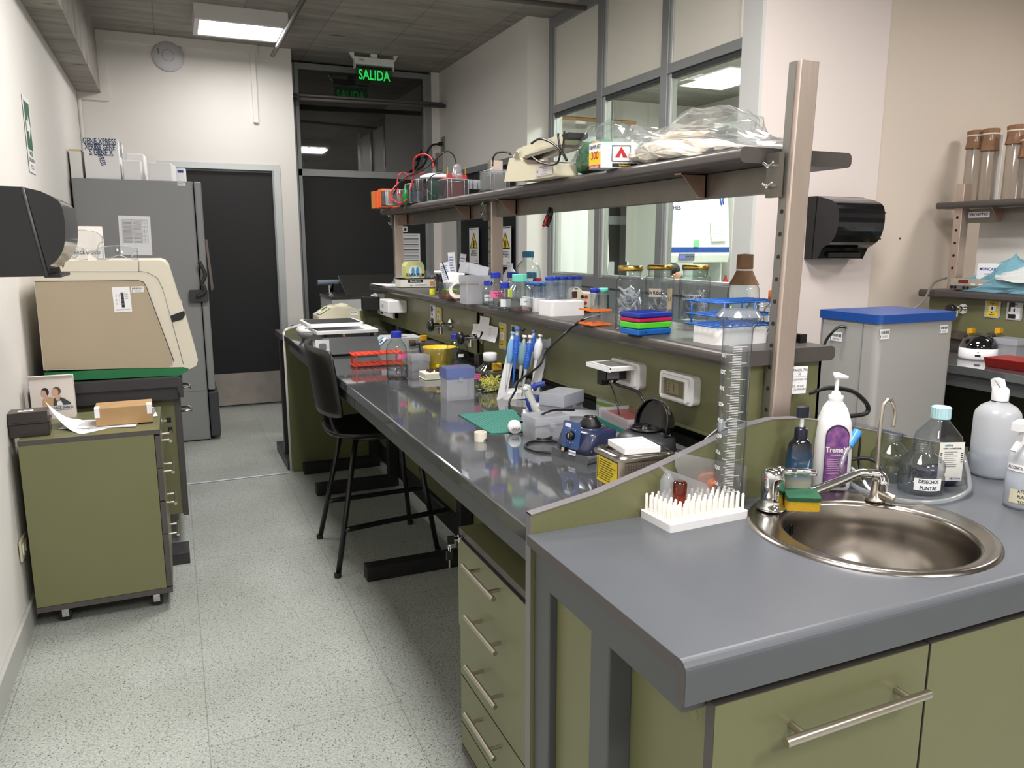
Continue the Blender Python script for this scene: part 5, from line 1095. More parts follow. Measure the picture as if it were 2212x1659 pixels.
cable('black mains cable coiled at the aisle side of the navy vortex mixer', [onb(1222, 957), onb(1180, 952), onb(1145, 955), onb(1135, 965), onb(1160, 975), onb(1200, 978), onb(1220, 975)], .0035)
cable('black cable lying over the lid of the tip box beside the vortex mixer', [onb(1160, 905, .03), HP(1175, 893, (at(1187, 950).x, at(1187, 950).y+.03, 0)), HP(1200, 886, (at(1187, 950).x, at(1187, 950).y+.05, 0)), HP(1240, 886, (at(1187, 950).x+.05, at(1187, 950).y+.1, 0))], .0033)
# vortex mixer
NAVYP = mat('navy_enamel', (38, 44, 74), .3, coat=.4); a = at(1265, 1002); t = T('vortex_mixer', 'navy blue vortex mixer with black rubber cup and round dial', 'mixer', (a.x+.035, a.y+.06, BZ), R(16))
cc = (a.x+.035, a.y+.06, 0); H_ = HP(1268, 925, cc).z-BZ
g = G(); g.prism([(-.062, .0), (.075, 0), (.068, .022), (-.066, .022)], 'x', -.058, .058, mat('mixer_foot_grey', (92, 94, 98), .5), Mx.Rotation(PI/2*0, 4, 'Z')); g.ob('foot', t, bevel=.006)
def loft(g, secs, m, sq=5, n=32, M=None):
    vs = []; fs = []
    for (cx, cy, rx, ry, z) in secs:
        for i in range(n): a = 2*PI*i/n; c, s_ = cos(a), sin(a); k = (abs(c)**sq+abs(s_)**sq)**(-1/sq); vs.append((cx+rx*k*c, cy+ry*k*s_, z))
    for j in range(len(secs)-1):
        for i in range(n): k = (i+1) % n; fs.append((j*n+i, j*n+k, (j+1)*n+k, (j+1)*n+i))
    fs.append(tuple(range((len(secs)-1)*n, len(secs)*n))); fs.append(tuple(range(n))[::-1]); g.add(vs, fs, m, True, M); return g
g = G(); loft(g, [(0, 0, .058, .062, .022), (.001, 0, .057, .062, .04), (.010, 0, .050, .060, H_-.006), (.011, 0, .046, .056, H_)], NAVYP, 8); g.lathe([(.036, H_), (.034, H_+.004), (0, H_+.004)], NAVYP, 28, TR(.013, 0, 0)); g.ob('housing', t)
g = G(); g.lathe([(.030, H_+.005), (.030, H_+.010), (.019, H_+.024), (.018, H_+.030), (.013, H_+.030), (.011, H_+.018), (0, H_+.012)], BLACK, 28, TR(.013, 0, 0)); g.ob('rubber_cup', t)
M_ = frame((-.004, -.0625, .072), (1, 0, 0), (0, .30, 1)); M_ = frame((-.0555, -.002, .072), (0, -1, 0), (.06, 0, 1))
M_ = frame((-.0525, .0, .072), (0, -1, 0), (.10, 0, 1))
g = G(); g.rbox(-.034, .030, -.040, .030, 0, .002, .008, mat('panel_blue', (56, 84, 138), .4), M_).rbox(-.026, -.004, .014, .024, .002, .0026, .004, WHITE, M_)
for k in range(9): aa = R(-40+k*30); g.box(-.0008, .0008, .018, .0205, .002, .0026, WHITE, M_ @ TR(0, -.006, 0) @ rotz(aa))
g.ob('control_panel', t)
g = G(); g.lathe([(0, .014), (.010, .014), (.0125, .002), (0, .002)], BLACK, 20, M_ @ TR(0, -.006, 0)).box(-.001, .001, -.006, .006, .014, .0145, WHITE, M_ @ TR(0, -.006, 0)); g.ob('dial', t)
g = G(); g.box(-.030, -.016, -.052, -.040, .0, .006, BLACK, M_).box(-.027, -.019, -.050, -.042, .006, .008, mat('switch_ivory', (186, 176, 130), .4), M_); g.ob('switch', t)
g = G(); g.card(.026, .012, M_ @ TR(.008, -.050, .003), WHITE, [('DRAGON', .006, 0, 0, BLULAB, True)]); g.ob('badge', t)
# mini centrifuge
a = at(1400, 990); DOM = mat('smoked_dome', (14, 14, 16), .06, coat=1.0)
c0 = V((at(1398, 1010).x+.06, at(1398, 1010).y+.10, BZ)); t = T('mini_centrifuge', 'black mini centrifuge with its smoked domed lid open', 'centrifuge', c0)
rr = 62/ppm(c0); g = G(); g.lathe([(0, 0), (rr*1.0, 0), (rr*1.05, .02), (rr*1.0, .05), (rr*.72, .066), (rr*.55, .07), (rr*.5, .064), (0, .06)], mat('centrifuge_body', (44, 45, 48), .4), 36); g.ob('base', t)
g = G(); g.lathe([(rr*.53, .0715), (rr*.56, .074), (rr*.50, .079), (rr*.42, .072), (.012, .067), (.010, .078), (0, .08)], BLACK, 32)
for k in range(6): g.cyl((rr*.33*cos(k*PI/3), rr*.33*sin(k*PI/3), .067), (rr*.33*cos(k*PI/3), rr*.33*sin(k*PI/3), .075), .008, BLACKM, 12, .0085)
g.ob('rotor', t)
pc_ = HP(1392, 900, c0+V((0, .02, 0)))-c0; ax = V((-.97, -.08, .20)).normalized(); q = ax.to_track_quat('Z', 'Y').to_matrix().to_4x4(); q.translation = HP(1408, 915, c0+V((.02, 0, 0)))-c0
R_ = 54/ppm(c0); g = G(q); pr = [(R_*cos(a_), -R_*.80*sin(a_)) for a_ in [i*PI/2/9 for i in range(10)]]; g.lathe(pr+[(0, -R_*.8)], DOM, 36); g.lathe([(R_*1.0, 0), (R_*1.03, .003), (R_*1.0, .006), (R_*.95, .004)], BLACK, 36).lathe([(0, -.012), (R_*.94, -.004)], mat('dome_inner', (15, 15, 17), .12), 36); g.ob('lid', t)
# ultrasonic bath
BST = mat('bath_dimpled_steel', (196, 180, 170), .34, .75); a = at(1346, 1040); 
ux0, uy0 = at(1296, 1010).x, at(1346, 1043).y; c0 = V((at(1290, 1035).x+.02, 1.385, BZ)); 
UH = HP(1330, 990, (c0.x, 1.39, 0)).z-BZ; UW = Y(1450, 985, 1.42).x-Y(1338, 1005, 1.40).x
e0, e1 = Y(1337, 1040, 1.365), Y(1450, 975, 1.365); UH = e1.z-BZ+.003; UX0, UX1 = e0.x, e1.x
t = T('ultrasonic_bath', 'steel ultrasonic bath with yellow warning label beside the end panel', 'bath', (UX0, 1.362, BZ)); UW = UX1-UX0; UD = .105
g = G(); g.rbox(0, UW, 0, UD, .006, UH-.012, .012, BST); g.ob('tank', t)
def strip_dimple(g):
    for j in range(16):
        for i in range(int(UW/.0055)): x = .012+i*.0053; z = .014+j*.0055
        
g = G()
for j in range(13): g.box(.012, UW*.52, -.0006, .0004, .012+j*.007, .0135+j*.007, mat('dimple_dark', (150, 136, 128), .4, .7))
for i in range(int((UW-.03)/.0065)): x = .014+i*.0065; g.box(x, x+.0016, -.0007, .0004, .012, UH-.02, MT['dimple_dark'])
for i in range(int((UD-.02)/.0065)): y = .012+i*.0065; g.box(-.0007, .0004, y, y+.0016, .01, UH-.02, MT['dimple_dark'])
o = g.ob('dimples', t)
g = G(); IL = .82
g.rbox(-.008, UW+.008, -.008, UD+.008, UH-.012, UH-.006, .018, STEEL)
vs = []; fs = []; n = 40
def se(rx, ry, z, cx=UW*.5, cy=UD*.5, sq=5): return [(cx+rx*(abs(cos(2*PI*i/n))**sq+abs(sin(2*PI*i/n))**sq)**(-1/sq)*cos(2*PI*i/n), cy+ry*(abs(cos(2*PI*i/n))**sq+abs(sin(2*PI*i/n))**sq)**(-1/sq)*sin(2*PI*i/n), z) for i in range(n)]
secs = [se(UW/2+.008, UD/2+.008, UH-.006), se(UW/2+.004, UD/2+.004, UH), se(UW/2-.008, UD/2-.008, UH), se(UW/2-.012, UD/2-.012, UH-.003), se(UW/2-.016, UD/2-.016, UH-.03), se(UW/2-.02, UD/2-.02, UH-.06), se(.01, .005, UH-.062)]
g.add(sum(secs, []), [(k*n+i, k*n+(i+1) % n, (k+1)*n+(i+1) % n, (k+1)*n+i) for k in range(len(secs)-1) for i in range(n)], SINKST, True); g.ob('rim', t)
g = G(); M_ = frame((-.0016, UD*.5, UH*.60), (0, -1, 0), UP); ww, hh = UD*.82, UH*.62; g.card(ww, hh, M_, mat('label_yellow', (236, 212, 44), .5)); g.bars([(-ww*.5, ww*.5, hh*.38, hh*.5)], INK, M_); g.lines(-ww*.38, ww*.46, -hh*.42, hh*.32, 9, INK, M_, .32, True); g.bars([(-ww*.47, -ww*.42, -hh*.4, hh*.3)], INK, M_); g.ob('warning_label', t)
g = G(); g.tube([(.03, -.004, .035), (.035, -.016, .036), (UW*.38, -.016, .040), (UW*.42, -.004, .041)], .0035, STEEL, 8); g.tube([(.03, -.004, .018), (.035, -.014, .019), (UW*.36, -.014, .022), (UW*.4, -.004, .023)], .003, STEEL, 8); g.ob('handle', t)
wt = T('sponge_rack', 'white slotted plastic rack resting across the steel bath', 'rack', (UX0+UW*.10, 1.362+.004, BZ+UH+.001), R(-7)); RW_ = .085
g = G(M=Mx.Rotation(R(-4), 4, 'Y') if 0 else None); g.box(0, RW_, 0, .006, 0, .014, WHITE).box(0, RW_, .084, .09, 0, .014, WHITE).box(0, .008, .006, .084, 0, .014, WHITE).box(RW_-.008, RW_, .006, .084, 0, .014, WHITE)
for k in range(1, 5): g.box(.008, RW_-.008, .006+.0156*k-.0032, .006+.0156*k+.0032, .0, .0135, WHITE)
g.ob('body', wt, bevel=.001)
# clear box on the right of the bath, reddish gel box and clutter under the panel
c = at(1500, 985); t = T('clear_box', 'open clear plastic box tilted between the steel bath and the end panel', 'box', (1.19, 1.36, BZ+.0), R(12)); g = G(M=Mx.Rotation(R(-24), 4, 'Y')); g.shell(-.02, .075, 0, .07, .02, .125, .0015, CLEARP); g.tube([(-.02, 0, .125), (.075, 0, .125), (.075, .07, .125), (-.02, .07, .125), (-.02, 0, .125)], .002, MILKY2, 6, sm=False); g.rbox(.02, .045, .060, .062, .12, .145, .006, MILKY2, ax='y'); g.ob('body', t)
t = T('gel_box', 'shallow cloudy box with dark red gel in the gap behind the mini centrifuge', 'box', (1.19, 1.86, BZ+.045), R(-4)); g = G(); g.shell(-.06, .06, -.09, .09, 0, .03, .002, MILKY); g.ob('tray', t); g = G(); g.box(-.055, .055, -.085, .085, .003, .02, mat('red_gel', (120, 60, 62), .3)); g.ob('gel', t)
t = T('card_box', 'green and white lettered box under the shallow gel box', 'box', (1.19, 1.86, BZ), R(-4)); g = G(); g.box(-.06, .06, -.10, .10, 0, .030, PAPER).box(-.062, .062, -.102, .102, .030, .044, mat('teal_lid', (20, 110, 96), .5)); g.ob('body', t); g = G(); g.text('GEL, XL', .016, INK, frame((-.0625, .0, .015), (0, -1, 0), UP), True); g.ob('print', t)
t = T('yellow_pouch', 'yellow pouch with black stripe standing in the gap under the service panel', 'pouch', (1.295, 1.98, BZ), R(-78)); g = G(); g.prism([(-.06, 0), (.06, 0), (.05, .062), (-.05, .066)], 'y', -.008, .008, YEL).prism([(.01, .0), (.03, .0), (.045, .06), (.03, .062)], 'y', -.0085, .0085, BLACKM); g.ob('pouch', t)
t = T('small_carton', 'small white and green carton behind the flat plate under the service panel', 'box', (1.29, 2.14, BZ), R(-80)); g = G(); g.box(-.05, .05, -.02, .02, 0, .062, PAPER).box(-.0505, .0505, -.0205, .0205, .03, .042, mat('label_green', (150, 190, 80), .6)); g.ob('carton', t)
t = T('black_pouch', 'black pouch lying in the gap behind the clear tilted box', 'pouch', (1.275, 1.52, BZ), R(-85)); g = G(); loft(g, [(0, 0, .09, .03, 0), (0, 0, .095, .035, .02), (.01, 0, .08, .028, .045), (0, 0, .03, .01, .055)], BLACKM, 3); g.ob('body', t)
t = T('black_pouch', 'black bundle of cord in the gap behind the yellow beaker', 'pouch', (1.20, 3.75, BZ), R(-85)); g = G(); loft(g, [(0, 0, .14, .04, 0), (0, 0, .15, .045, .03), (.01, 0, .12, .035, .055), (0, 0, .05, .01, .07)], BLACKM, 3); g.ob('body', t)
cable('black cables heaped at the back of the far bench below the white sockets', [(1.19, 4.28, .91), (1.10, 4.20, .93), (1.08, 4.05, .94), (1.16, 3.96, .92), (1.2, 4.1, .95), (1.12, 4.22, .96), (1.06, 4.1, .93), (1.14, 3.98, .95), (1.2, 4.15, .91), (1.15, 4.3, .91)], .008)
# gas cocks lying at the bench back: yellow and brown knobs
def cock(lab, x, y, z):
    t = T('gas_cock', lab, 'gas cock', (x, y, z)); g = G(); g.cyl((-.045, 0, 0), (.03, 0, 0), .012, NICKEL, 14); g.ob('body', t); g = G(); g.cyl((-.075, 0, 0), (-.045, 0, 0), .017, mat('bronze_knob', (70, 62, 52), .4), 16); g.ob('knob', t)
    g = G(); g.rbox(-.018, .018, -.014, .014, .012, .038, .006, mat('cock_yellow', (224, 168, 32), .4)); g.ob('lever', t); return t
p = X(915, 752, 1.19); cock('yellow-levered gas cock behind the pale grey instrument', p.x, p.y, .945)
p = X(1073, 797, 1.17); cock('yellow-levered gas cock behind the square bottle of tips', p.x, p.y, .945)
p = X(1090, 805, 1.16)
# film bag crumpled on bench at the far end
def crumple(name, lab, cat, c, rx, ry, h, m, seed=1, group=None, n=22, rows=9, rz=0, spike=.28, parent=None):
    random.seed(seed); g = G(); vs = [] ; ph = [random.uniform(0, 6.28) for _ in range(8)]
    for j in range(rows+1):
        b = j/rows
        for i in range(n):
            a = 2*PI*i/n; k = (1-b**2.2)**.5 if b < 1 else 0
            w_ = 1+spike*(sin(3*a+ph[0]+b*3)*.5+sin(5*a+ph[1]-b*5)*.3+random.uniform(-.4, .4)*.6)
            vs.append((rx*k*w_*cos(a), ry*k*w_*sin(a), max(.001, h*b*(1+spike*.8*sin(2*a+ph[2])*(b > .3)+random.uniform(-.1, .1)*(b > .2)))))
    fs = [(j*n+i, j*n+(i+1) % n, (j+1)*n+(i+1) % n, (j+1)*n+i) for j in range(rows) for i in range(n)]
    g.add(vs, fs, m, False)
    if parent: return g.ob(name, parent)
    return g.ob(name, None, lab, cat, group, loc=c, rz=rz)
p = at(812, 720); crumple('film_scrap', 'crumpled clear film at the back of the far bench behind the shaker', 'film', (p.x, p.y, BZ), .07, .05, .05, FILM, 5)
crumple('film_scrap', 'crumpled clear film under the service panel behind the pipette controller', 'film', (1.18, 2.55, BZ), .05, .09, .05, FILM, 6)
# ------------------------------------------------------------------ service fittings on the green panels
SXP = 1.238
def plate(lab, u0, v0, u1, v1, field, x=SXP, xr=False, name='gas_plate'):
    cy_, cz, cw, ch = RX(u0, v0, u1, v1, x); t = T(name, lab, 'plate', (x, cy_, cz)); F = frame((-.001, 0, 0), (0, -1, 0), UP)
    g = G(F); g.rbox(-cw/2, cw/2, -ch/2, ch/2, 0, .004, .008, ALUL, ax='z'); g.ob('surround', t, bevel=.001)
    g = G(F); a, b = cw*.36, ch*.42; g.box(-a, a, -b, b, .004, .005, YEL if field == 'y' else WHITE)
    if field != 'y': g.bars([(-a, 0, -b*.2, b), (-a, a*.3, -b, -b*.5)], BLACK, TR(0, 0, .0048))
    g.rbox(-a*.62, a*.62, -b*.36, b*.36, .005, .0065, .004, WHITE); g.bars([(-.004, .004, -.008, .008), (-a*.5, a*.5, b*.62, b*.68), (-.003, .003, b*.44, b*.56), (-.003, .003, -b*.6, -b*.46), (-a*.5, a*.5, -b*.8, -b*.74)], INK, TR(0, 0, .0065)); g.ob('field', t); return t
plate('black and white gas plate on the far service panel beside the yellow one', 931, 657, 944, 701, 'w')
plate('yellow gas plate on the far service panel above the tap', 944, 662, 956, 706, 'y')
plate('yellow gas plate on the near service panel between the notes and the pipettes', 1080, 695, 1096, 757, 'y')
plate('black and white gas plate half hidden behind the pipettes', 1106, 700, 1124, 760, 'w')
def gas_tap(lab, u, v, x=SXP, s_=1):
    p = X(u, v, x); t = T('gas_tap', lab, 'gas tap', p)
    g = G(); g.cyl((0, 0, 0), (-.006, 0, 0), .028*s_, CHROME, 20).cyl((-.006, 0, 0), (-.05, 0, 0), .010, CHROME, 14).cyl((-.03, 0, 0), (-.045, 0, 0), .016, CHROME, 14).cyl((-.055, 0, .012), (-.055, 0, -.04), .012, CHROME, 14).cyl((-.05, 0, 0), (-.095, 0, 0), .013, CHROME, 14); g.ob('body', t)
    g = G(); g.lathe([(0, 0), (.026, 0), (.028, .006), (.028, .018), (.02, .024), (0, .024)], BLACK, 24, TR(-.095, 0, 0) @ Mx.Rotation(-PI/2, 4, 'Y')); g.ob('knob', t); return t
gas_tap('chrome gas tap with black knob on the far service panel', 974, 702); gas_tap('chrome gas tap with black knob behind the hanging notes', 1042, 728)
def note(lab, u0, v0, u1, v1, off, lines, tilt=0):
    cy_, cz, cw, ch = RX(u0, v0, u1, v1, SXP-off); t = T('hand_note', lab, 'note', (SXP-off, cy_, cz), 0, 'hand-written notes taped by the gas tap'); F = frame((0, 0, 0), (0, -1, tilt), UP); g = G(F)
    vs = []; 
    for j in range(7): b = j/6; vs += [(-cw/2*(1-.08*sin(b*3)), -ch/2+ch*b, .02*(1-b)**2), (cw/2, -ch/2+ch*b, .015*(1-b)**2)]
    g.add(vs, [(2*j, 2*j+1, 2*j+3, 2*j+2) for j in range(6)], PAPER, True)
    for k, l in enumerate(lines): g.text(l, ch*.085, INKG, TR(0, ch*(.3-k*.15), .012-.001*k) if 0 else TR(0, ch*(.32-k*.14), .004+.012*(k/6)**2), False, .8)
    g.ob('sheet', t)
note('small hand-written note, leftmost of the three by the tap', 1022, 697, 1042, 731, .012, ['Lunes', 'Martes', 'limpiar'], .1)
note('narrow hand-written note, topmost of the three by the tap', 1037, 682, 1058, 718, .006, ['Buffer', 'pH 7.4'])
note('largest hand-written note, nearest the yellow gas plate', 1046, 700, 1076, 740, .016, ['Preparar solucion', 'NaCl 5 g', 'EDTA 2 mL', 'agua 500 mL'])
def socket_box(lab, u0, v0, u1, v1, open_=False):
    cy_, cz, cw, ch = RX(u0, v0, u1, v1, SXP); t = T('socket_box', lab, 'socket', (SXP, cy_, cz)); F = frame((0, 0, 0), (0, -1, 0), UP)
    cw *= .92; ch *= .92; g = G(F); g.rbox(-cw/2, cw/2, -ch/2, ch/2, 0, .022, .014, WHITE); g.ob('housing', t, bevel=.006, seg=3)
    g = G(F); a, b = cw*.33, ch*.34; g.rbox(-a*1.2, a*1.2, -b*1.22, b*1.18, .022, .030, .005, WHITE).box(-a*.85, a*.85, -b*.8, b*.85, .0302, .031, mat('socket_inner', (176, 172, 162), .4)).box(-a*.5, a*.5, -b*.6, b*.6, .0312, .033, CREAM)
    g.bars([(-a*.35, -a*.25, k*b*.35-.002, k*b*.35+.003) for k in (-1, 0, 1)]+[(a*.1, a*.14, -b*.4, b*.4)], INK, TR(0, 0, .0332)); g.ob('socket', t)
    if open_:
        g = G(F); g.box(-a*1.25, a*1.25, b*1.0, b*1.25, .03, .115, WHITE).box(-a*1.25, -a*1.15, b*.8, b*1.0, .03, .11, WHITE).box(a*1.15, a*1.25, b*.8, b*1.0, .03, .11, WHITE).box(-a*1.25, a*1.25, b*.72, b*1.25, .11, .116, WHITE).box(-a*.9, a*.9, b*1.25, b*1.3, .04, .10, mat('cover_window', (120, 118, 116), .2)); g.ob('open_cover', t, bevel=.002)
    else: g = G(F); g.box(-a*1.0, a*1.0, -b*.85, b*.88, .0335, .0345, glass('socket_window', (226, 224, 218), 1, .05, edge=.9)); g.ob('cover', t)
    return t, cw, ch
t, cw, ch = socket_box('white splash-proof socket with raised cover and two black plugs', 1330, 768, 1398, 846, True)
p0 = t.location; t2 = T('power_adapter', 'black square power adapter plugged in under the raised socket cover', 'adapter', (p0.x, p0.y, p0.z)); g = G(frame((0, 0, 0), (0, -1, 0), UP)); g.box(-.012, .03, -.012, .022, .034, .105, BLACKM).box(.031, .032, -.008, .018, .06, .1, INKG); g.M = None; g.box(-.10, -.075, .0, .028, -.03, .02, BLACKM); g.ob('body', t2, bevel=.003)
cable('thin black cable hanging from the square adapter down to the mini centrifuge', [(p0.x-.09, p0.y+.012, p0.z-.03), HP(1318, 830, p0+V((-.09, 0, 0))), HP(1332, 868, p0+V((-.1, -.02, 0))), HP(1338, 900, p0+V((-.12, -.05, 0))), HP(1344, 940, p0+V((-.14, -.1, 0)))], .0022)
cable('thick black cable from the raised-cover socket down over the domed lid', [(p0.x-.04, p0.y-.02, p0.z-.005), (p0.x-.075, p0.y-.03, p0.z-.02), HP(1375, 845, p0+V((-.08, -.08, 0))), HP(1392, 868, p0+V((-.06, -.12, 0))), HP(1420, 900, p0+V((-.03, -.16, 0)))], .0042)
socket_box('white splash-proof socket with closed window cover, right of two near the end panel', 1437, 793, 1515, 882)
t, cw, ch = socket_box('white splash-proof socket at the far end of the far service panel', 807, 634, 829, 664)
p0 = t.location
t = T('power_adapter', 'black power adapter between the white boxes on the far service panel', 'adapter', (p0.x, p0.y-.14, p0.z)); g = G(); g.box(-.14, -.04, -.04, .04, -.05, .035, BLACKM).box(-.06, 0, -.03, .03, .02, .055, WHITE); g.ob('body', t, bevel=.004)
cy_, cz, cw, ch = RX(836, 644, 862, 678, SXP-.06); t = T('transformer_box', 'plain white box plugged on the far service panel', 'box', (SXP-.065, cy_, cz)); g = G(); g.box(-.05, .064, -.10, .10, -ch/2, ch/2, WHITE); g.bars([(-.01, 0, -.01, .01), (.015, .025, -.01, .01)], INKG, frame((-.051, .03, 0), (0, -1, 0), UP)); g.ob('housing', t, bevel=.006)
p1, p2 = X(800, 664, SXP), X(860, 690, SXP); g = G(); g.box(SXP-.03, SXP-.001, p2.y, 4.95, p1.z-.015, p1.z+.018, WHITE).box(SXP-.02, SXP-.001, p2.y, p2.y+.12, p1.z-.02, p1.z+.06, WHITE); g.box(SXP-.0305, SXP-.03, p2.y+.25, p2.y+.3, p1.z-.008, p1.z+.008, INK); g.ob('cable_trunking', None, 'white cable trunking along the bottom of the far service panel', 'trunking', bevel=.002)
cable('thin black cable from the adapter down to the far bench', [(1.14, p0.y-.14, p0.z-.05), (1.13, p0.y-.2, 1.02), (1.1, p0.y-.26, .94), (1.08, p0.y-.3, .92)], .003)
# ------------------------------------------------------------------ things on the reagent shelf
Q = RZ
def S_(u, v, h=Q): return Z(u, v, h)
a = S_(800, 606); g = G(); vs = [(1.18, 4.95, Q+.001), (1.18, 4.60, Q+.002), (1.44, 4.5, Q+.001), (1.44, 4.85, Q+.001)]
g.add([(x, y, z) for x, y, z in vs]+[(1.16, 4.93, Q+.006), (1.17, 4.7, Q+.004), (1.40, 4.6, Q+.003), (1.4, 4.8, Q+.003)], [(0, 1, 2, 3), (4, 5, 6, 7)], PAPER); g.ob('paper_sheets', None, 'loose white papers lying at the far end of the reagent shelf', 'paper')
a = S_(882, 622); cw = (936-882)/ppm(a); hh = HP(882, 602, a).z-Q; t = T('glove_carton', 'flat white carton lettered CleanCarrier under the film box', 'box', (a.x, a.y, Q))
g = G(); g.box(-.045, cw+.05, 0, .12, 0, hh, mat('carton_white', (228, 226, 220), .6)); g.box(-.046, cw+.051, -.001, .121, .0, .004, BLACKM).box(-.046, cw+.051, -.001, .121, hh-.004, hh, BLACKM); g.ob('carton', t)
g = G(frame((cw/2+.01, -.0012, hh*.5), (1, 0, 0), UP)); g.bars([(-cw*.58, cw*.05, hh*.08, hh*.36)], BLACKM, TR()); g.text('CleanCarrier', hh*.25, WHITEM, TR(-cw*.27, hh*.22, .0006), True, .9).text('100', hh*.2, INK, TR(-cw*.45, -hh*.25, 0), True); g.lines(-cw*.3, cw*.2, -hh*.3, -hh*.12, 2, INKG, TR()); g.box(cw*.34, cw*.52, -hh*.3, hh*.15, 0, .0006, mat('carton_orange', (214, 140, 60), .6)); g.ob('print', t)
p = HP(903, 602, a); bw = 42/ppm(a); bh = HP(903, 566, a).z-(Q+hh); t = T('film_dispenser', 'pale green PARAFILM film box standing on the flat carton', 'box', (p.x-.0, a.y+.03, Q+hh)); g = G()
g.prism([(-bw/2, 0), (bw/2, 0), (bw/2, bh*.72), (bw*.38, bh), (-bw*.38, bh), (-bw/2, bh*.72)], 'y', 0, .09, mat('pale_green_card', (202, 208, 140), .6)); g.ob('box', t)
g = G(frame((0, -.0008, bh*.4), (1, 0, 0), UP)); ell(g, 0, 0, bw*.36, bh*.38, WHITEM); SKY = mat('logo_blue', (60, 160, 210), .6)
for s_ in (-1, 1): ell(g, s_*bw*.12, 0, bw*.085, bh*.30, SKY, .0004)
g.text('PARAFILM', bw*.24, INK, TR(0, -bh*.2, .001), True, .92); g.ob('print', t)
crumple('film_scrap', 'crumpled clear film bunched behind the film box', 'film', (p.x+.06, a.y+.20, Q), .16, .05, .085, FILM, 11)
c, r = BASE(953, 636, Q, 30); h = HP(953, 585, c).z-Q; t = jar_bottle('glass_jar', 'glass jar packed with dark brown tubes and a white lid', 'jar', c, r, h, WHITE, .86, .86, capr=r*.98, caph=h*.10, ribs=False)
g = G(); random.seed(5); BT = mat('dark_brown_tubes', (52, 36, 32), .35)
for i in range(46): x, y = random.uniform(-.62, .62)*r, random.uniform(-.62, .62)*r; z = random.uniform(.01, h*.66); g.cyl((x, y, z), (x+random.uniform(-.3, .3)*r, y+random.uniform(-.3, .3)*r, z+.025), .006, BT, 6)
g.ob('tubes', t, kind='stuff')
c, r = BASE(934, 636, Q, 12); t = T('stopper', 'small yellow screw cap standing beside the jar of brown tubes', 'cap', c); g = G(); ribbed(g, r, 0, r*1.9, mat('neon_yellow', (226, 226, 40), .4)); g.ob('body', t)
# clear organiser with sticky notes, tape roll, cup
a = S_(964, 648); t = T('organiser_box', 'clear open box of sticky notes at the joint of the reagent shelf', 'box', (a.x, a.y, Q)); W_ = 34/ppm(a); H_ = HP(964, 612, a).z-Q; g = G(); g.shell(0, W_, 0, .11, 0, H_, .0015, CLEARP); g.ob('body', t)
for k, (m_, lab) in enumerate(((ORR, 'orange sticky note pad, bottom of the pile'), (mat('note_yellow', (220, 210, 90), .7), 'yellow sticky note pad in the middle of the pile'), (mat('note_orange', (236, 150, 90), .7), 'pale orange sticky note pad above the yellow one'), (mat('note_green', (176, 214, 92), .7), 'green sticky note pad, top of the pile'))):
    s_ = T('sticky_notes', lab, 'sticky notes', (a.x+.006+.002*(k % 2), a.y+.02, Q+.004+k*.0105), R(3*(k % 3-1)), 'sticky note pads in the clear box'); g = G(); g.box(0, W_*.78, 0, .075, 0, .0095, m_); g.ob('pad', s_)
b_ = HP(985, 622, (a.x+.06, a.y+.02, 0)); t = T('tape_roll', 'white paper tape roll leaning against the clear boxes', 'tape', (b_.x, a.y-.012, b_.z-.008)); t.rotation_euler = (R(62), R(-28), R(-12)); rr = 21/ppm(a); g = G(); g.lathe([(rr, -.011), (rr, .011), (rr*.62, .011), (rr*.62, -.011), (rr, -.011)], mat('tape_white', (226, 222, 214), .6), 36, smooth=False); g.ob('tape', t)
a2 = S_(990, 640); cc = V((a2.x+.03, a2.y+.12, Q)); r = 20/ppm(cc); H_ = HP(990, 588, cc).z-Q; t = T('white_cup', 'white plastic cup holding pens and wipe sachets', 'cup', cc); g = G(); g.lathe([(0, 0), (r*.86, 0), (r, H_), (r*.95, H_), (r*.8, .004), (0, .004)], WHITE, 28); g.ob('body', t)
for k, (dx, lean, m_, lab) in enumerate(((-.6, -.35, BLACKM, 'thin black pen leaning out of the white cup'), (.2, .05, BLACKM, 'black marker standing in the white cup'), (.5, .12, RED, 'red-capped marker standing in the white cup'))):
    q = T('pen', lab, 'pen', (cc.x+dx*r*.6, cc.y-.01, Q+.01), 0, 'pens in the white cup'); q.rotation_euler = (0, lean, 0); g = G(); g.cyl((0, 0, 0), (0, 0, H_*(1.45 if k == 0 else 1.28)), .003 if k == 0 else .007, m_, 10); g.ob('barrel', q)
for k, (u0, u1, vt, lean) in enumerate(((960, 980, 566, -10), (975, 990, 545, -4), (990, 1003, 548, 8))):
    q = V((cc.x+(-.03+k*.03), cc.y+.02+k*.006, Q+H_*.3)); hh = HP((u0+u1)/2, vt, cc).z-q.z; ww = (u1-u0)/ppm(cc)
    s_ = T('wipe_sachet', ('round-topped white wipe sachet, lowest in the cup', 'tall blue-printed wipe sachet in the middle of the cup', 'blue-printed wipe sachet beside the red marker')[k], 'sachet', q, 0, 'wipe sachets in the white cup'); s_.rotation_euler = (0, R(lean), R(-20))
    g = G(); g.box(-ww/2, ww/2, -.001, .001, 0, hh, PAPER); g.lines(-ww*.4, ww*.4, hh*.3, hh*.9, 8, mat('pale_blue_ink', (120, 150, 196), .7), frame((0, -.0012, 0), (1, 0, 0), UP), .5, True); g.ob('packet', s_)
